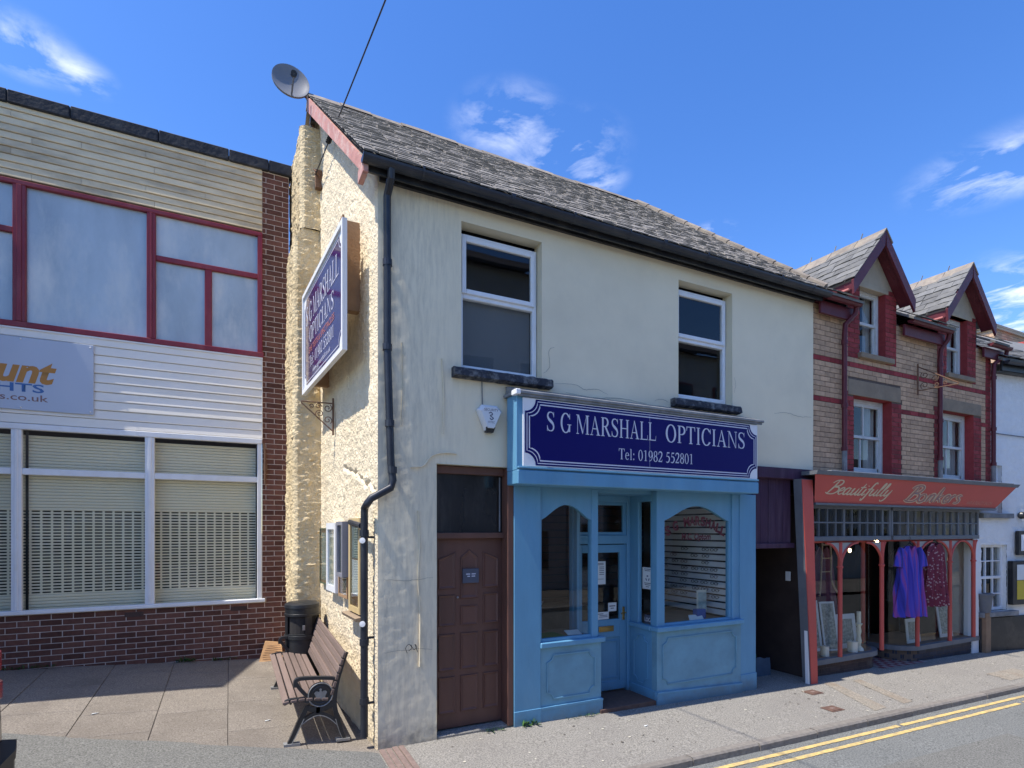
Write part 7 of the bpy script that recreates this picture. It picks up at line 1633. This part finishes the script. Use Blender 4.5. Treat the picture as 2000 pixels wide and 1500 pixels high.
weeds('green weed at the foot of the brick wall under the left white window', -.55, LY-.03, G(-.55, LY), 46, .11, .10, 4)
weeds('tiny weeds along the brick wall nearer the cardboard', -.05, LY-.03, G(-.05, LY), 30, .07, .16, 5)
weeds('straggling weeds at the far left foot of the brick wall', -2.25, LY-.03, G(-2.25, LY), 60, .07, .30, 6)
for i, (x, y, lab) in enumerate(((.33, 6.35, 'scrap of white litter on the slabs under the bench front'), (-1.25, 7.0, 'white speck of litter on the sunlit slabs'), (4.0, 4.75, 'pale litter fleck on the pavement before the shop porch'))):
    tag(MB().prism([(x, y, G(x, y)+.003), (x+.05, y+.012, G(x, y)+.006), (x+.06, y+.03, G(x, y)+.003), (x+.01, y+.025, G(x, y)+.004)], (0, 0, .004)).build('litter', M['notice']), lab, 'litter')

# ------------------------------------------------------------------ parked car, only its rear corner reaches the picture
car = thing('parked_car', 'black parked car with a red tail light at the far left edge', 'car', (-3.7, 4.55, G(-3.7, 4.5)), 0)
KX, KZ = -1.215, G(-2.6, 4.05)-.03       # rear plane, ground
prof = [(0, .42), (-.01, .80), (-.03, 1.15), (-.12, 1.38), (-.40, 1.62), (-1.1, 1.70), (-2.1, 1.64), (-2.95, 1.08), (-3.85, .86), (-4.0, .62), (-3.98, .30), (-.02, .28)]
ya, yb_ = 2.84, 4.50
mb = MB(); n = len(prof)
for (off, sc_) in ((0, .94), (.10, 1.0), (yb_-ya-.10, 1.0), (yb_-ya, .94)):
    for p in prof:
        inn = .16*max(0, (p[1]-.95)/.5) if off in (0, yb_-ya) else 0
        mb.v.append((KX+(p[0]+2)*sc_-2, ya+off+(inn if off == 0 else -inn if off == yb_-ya else 0), KZ+.28+(p[1]-.28)*(.97 if sc_ < 1 else 1)))
for k in range(3):
    for i in range(n): j = (i+1) % n; mb.f.append((k*n+i, k*n+j, (k+1)*n+j, (k+1)*n+i)); mb.mi.append(0)
mb.f.append(tuple(range(n-1, -1, -1))); mb.f.append(tuple(3*n+i for i in range(n))); mb.mi += [0, 0]
mb.build('body', M['carpaint'], car, smooth=True)
mb = MB(); rb = [(KX-.25, ya-.02), (KX+.04, ya+.10), (KX+.10, ya+.3), (KX+.10, yb_-.3), (KX+.05, yb_-.09), (KX-.25, yb_+.02)]
mb.prism([(p[0], p[1], KZ+.30) for p in rb], (0, 0, .32)); mb.prism([(p[0]+.01, p[1], KZ+.625) for p in rb], (0, 0, .05)); mb.build('rear_bumper', M['carplastic'], car)
mb = MB(); mb.prism([(KX-4.1, ya, KZ+.28), (KX-3.8, ya-.02, KZ+.28), (KX-3.8, yb_+.02, KZ+.28), (KX-4.1, yb_, KZ+.28)], (0, 0, .3)); mb.build('front_bumper', M['carplastic'], car)
for y in (ya+.02, yb_-.14): MB().box(KX-.12, y, KZ+1.07, KX-.025, y+.13, KZ+1.24, .03).box(KX-.10, y, KZ+.90, KX-.02, y+.13, KZ+1.06, .03).build('tail_light', M['tail'], car)
mb = MB(); mb.face([(KX-.02, ya+.22, KZ+1.17), (KX-.02, yb_-.22, KZ+1.17), (KX-.36, yb_-.28, KZ+1.60), (KX-.36, ya+.28, KZ+1.60)]); mb.build('rear_window', M['grimeglass'], car)
for s, y in ((-1, ya-.005), (1, yb_+.005)): MB().prism([(KX-.55, y-.04*s, KZ+1.10), (KX-2.75, y-.04*s, KZ+1.10), (KX-2.1, y-.13*s, KZ+1.54), (KX-.75, y-.13*s, KZ+1.56)], (0, .01, 0)).build('side_window', M['grimeglass'], car)
for x in (KX-.75, KX-3.2):
    for y in (ya+.10, yb_-.10):
        w_ = MB().lathe([(.19, -.09), (.28, -.10), (.31, -.08), (.315, 0), (.31, .08), (.28, .10), (.19, .09)], (0, 0, 0), 22).build('wheel', M['rubber'], car, mw=Matrix.Translation((x, y, KZ+.30)) @ Matrix.Rotation(rad(90), 4, 'X'))
        MB().lathe([(.001, .05), (.06, .07), (.19, .085), (.19, -.085), (.06, -.07), (.001, -.05)], (0, 0, 0), 16).build('rim', M['steel'], w_, mw=Matrix.Translation((x, y, KZ+.30)) @ Matrix.Rotation(rad(90), 4, 'X'))

# ------------------------------------------------------------------ the rest of the street, outside the frame
nb = thing('neighbour_house', 'tall rendered house with a pitched roof projecting left of the boarded building', 'house', (-6.6, 9, .4))
nx = -3.60; ny = 7.46; ne = 6.95
mb = MB(); mb.box(-11, ny, -.2, nx, 13, ne, 0); rz_ = ne+.72*(10.2-ny); mb.prism([(nx, ny, ne), (nx, 13, ne), (nx, 10.2, rz_)], (-7.4, 0, 0)); mb.build('wall', M['oppwall'], nb)
mb = MB(); mb.prism([(nx, ny-.02, ne), (nx, 10.2, rz_+.02), (-11, 10.2, rz_+.02), (-11, ny-.02, ne)], (0, 0, .05)); mb.build('roof', M['opproof'], nb)
for x in (-5.2, -8.0):
    for z in (1.0, 3.9): w_ = bx('window', M['sash'], nb, x, ny-.04, z, x+1.0, ny-.002, z+1.5, .01); bx('pane', M['grimeglass'], w_, x+.08, ny-.05, z+.08, x+.92, ny-.042, z+1.42, 0)
def opposite(label, x0, x1, h, wm, ws_, yf=-8.0):
    o = thing('opposite_house', label, 'house', ((x0+x1)/2, yf-3, road_z(x0, 0)))
    bx('wall', M[wm], o, x0, yf-6, -.8, x1, yf, h, 0); mb = MB(); mb.prism([(x0-.05, yf+.35, h-.1), (x1+.05, yf+.35, h-.1), (x1+.05, yf-3, h+1.9), (x0-.05, yf-3, h+1.9)], (0, 0, .12)); mb.prism([(x0-.05, yf-6.3, h-.1), (x1+.05, yf-6.3, h-.1), (x1+.05, yf-3, h+1.9), (x0-.05, yf-3, h+1.9)], (0, 0, .12)); mb.build('roof', M['opproof'], o)
    for (a, c, w, hh, fm) in ws_:
        fr = bx('window', M[fm], o, a, yf-.02, c, a+w, yf+.05, c+hh, .01); bx('pane', M['glass'], fr, a+.09, yf+.051, c+.09, a+w-.09, yf+.056, c+hh-.09, 0); bx('backing', M['dark'], fr, a+.09, yf+.05, c+.09, a+w-.09, yf+.0505, c+hh-.09, 0)
    return o
opposite('grey rendered low house across the street', 1.4, 6.9, 4.7, 'oppwall', [(1.9, 2.9, 1.2, 1.3, 'redframe'), (4.6, 2.9, 1.2, 1.3, 'redframe'), (1.9, .3, 2.0, 1.8, 'sash'), (4.5, .3, 2.0, 1.8, 'sash')])
opposite('tall grey rendered house across the street', 7.0, 11.8, 11.8, 'oppwall', [(7.5, z, 1.3, 1.7, 'sash') for z in (.4, 3.6, 6.8)]+[(9.8, z, 1.3, 1.7, 'sash') for z in (.4, 3.6, 6.8)])
opposite('white rendered low shop across the street', 11.9, 16.4, 4.4, 'pebble', [(12.4+2.1*i, .4, 1.5, 2.0, 'sash') for i in range(2)])
opposite('tall pale house with red framed windows across the street', 16.5, 22.5, 10.0, 'oppwall', [(17.2+2.7*i, z, 1.4, 1.7, 'redframe') for i in range(2) for z in (.4, 3.6, 6.9)])
opposite('low stone shop across the street to the left', -9, 1.3, 4.2, 'cstone', [(-8+2.6*i, .5, 1.8, 2.0, 'sash') for i in range(3)])
opposite('long grey terrace further along across the street to the right', 22.6, 60, 4.5, 'oppwall', [(23+3.2*i, z, 1.1, 1.4, 'sash') for i in range(6) for z in (.8, 2.7)])
pole = thing('telegraph_pole', 'tall brown telegraph pole across the street carrying the overhead cable', 'pole', (2.2, -7.6, -.2)); MB().tube([(2.2, -8.0+.25, -.4), (2.2, -8.0+.25, 8.0)], [.13, .09], 10).build('shaft', M['wood'], pole, smooth=True)
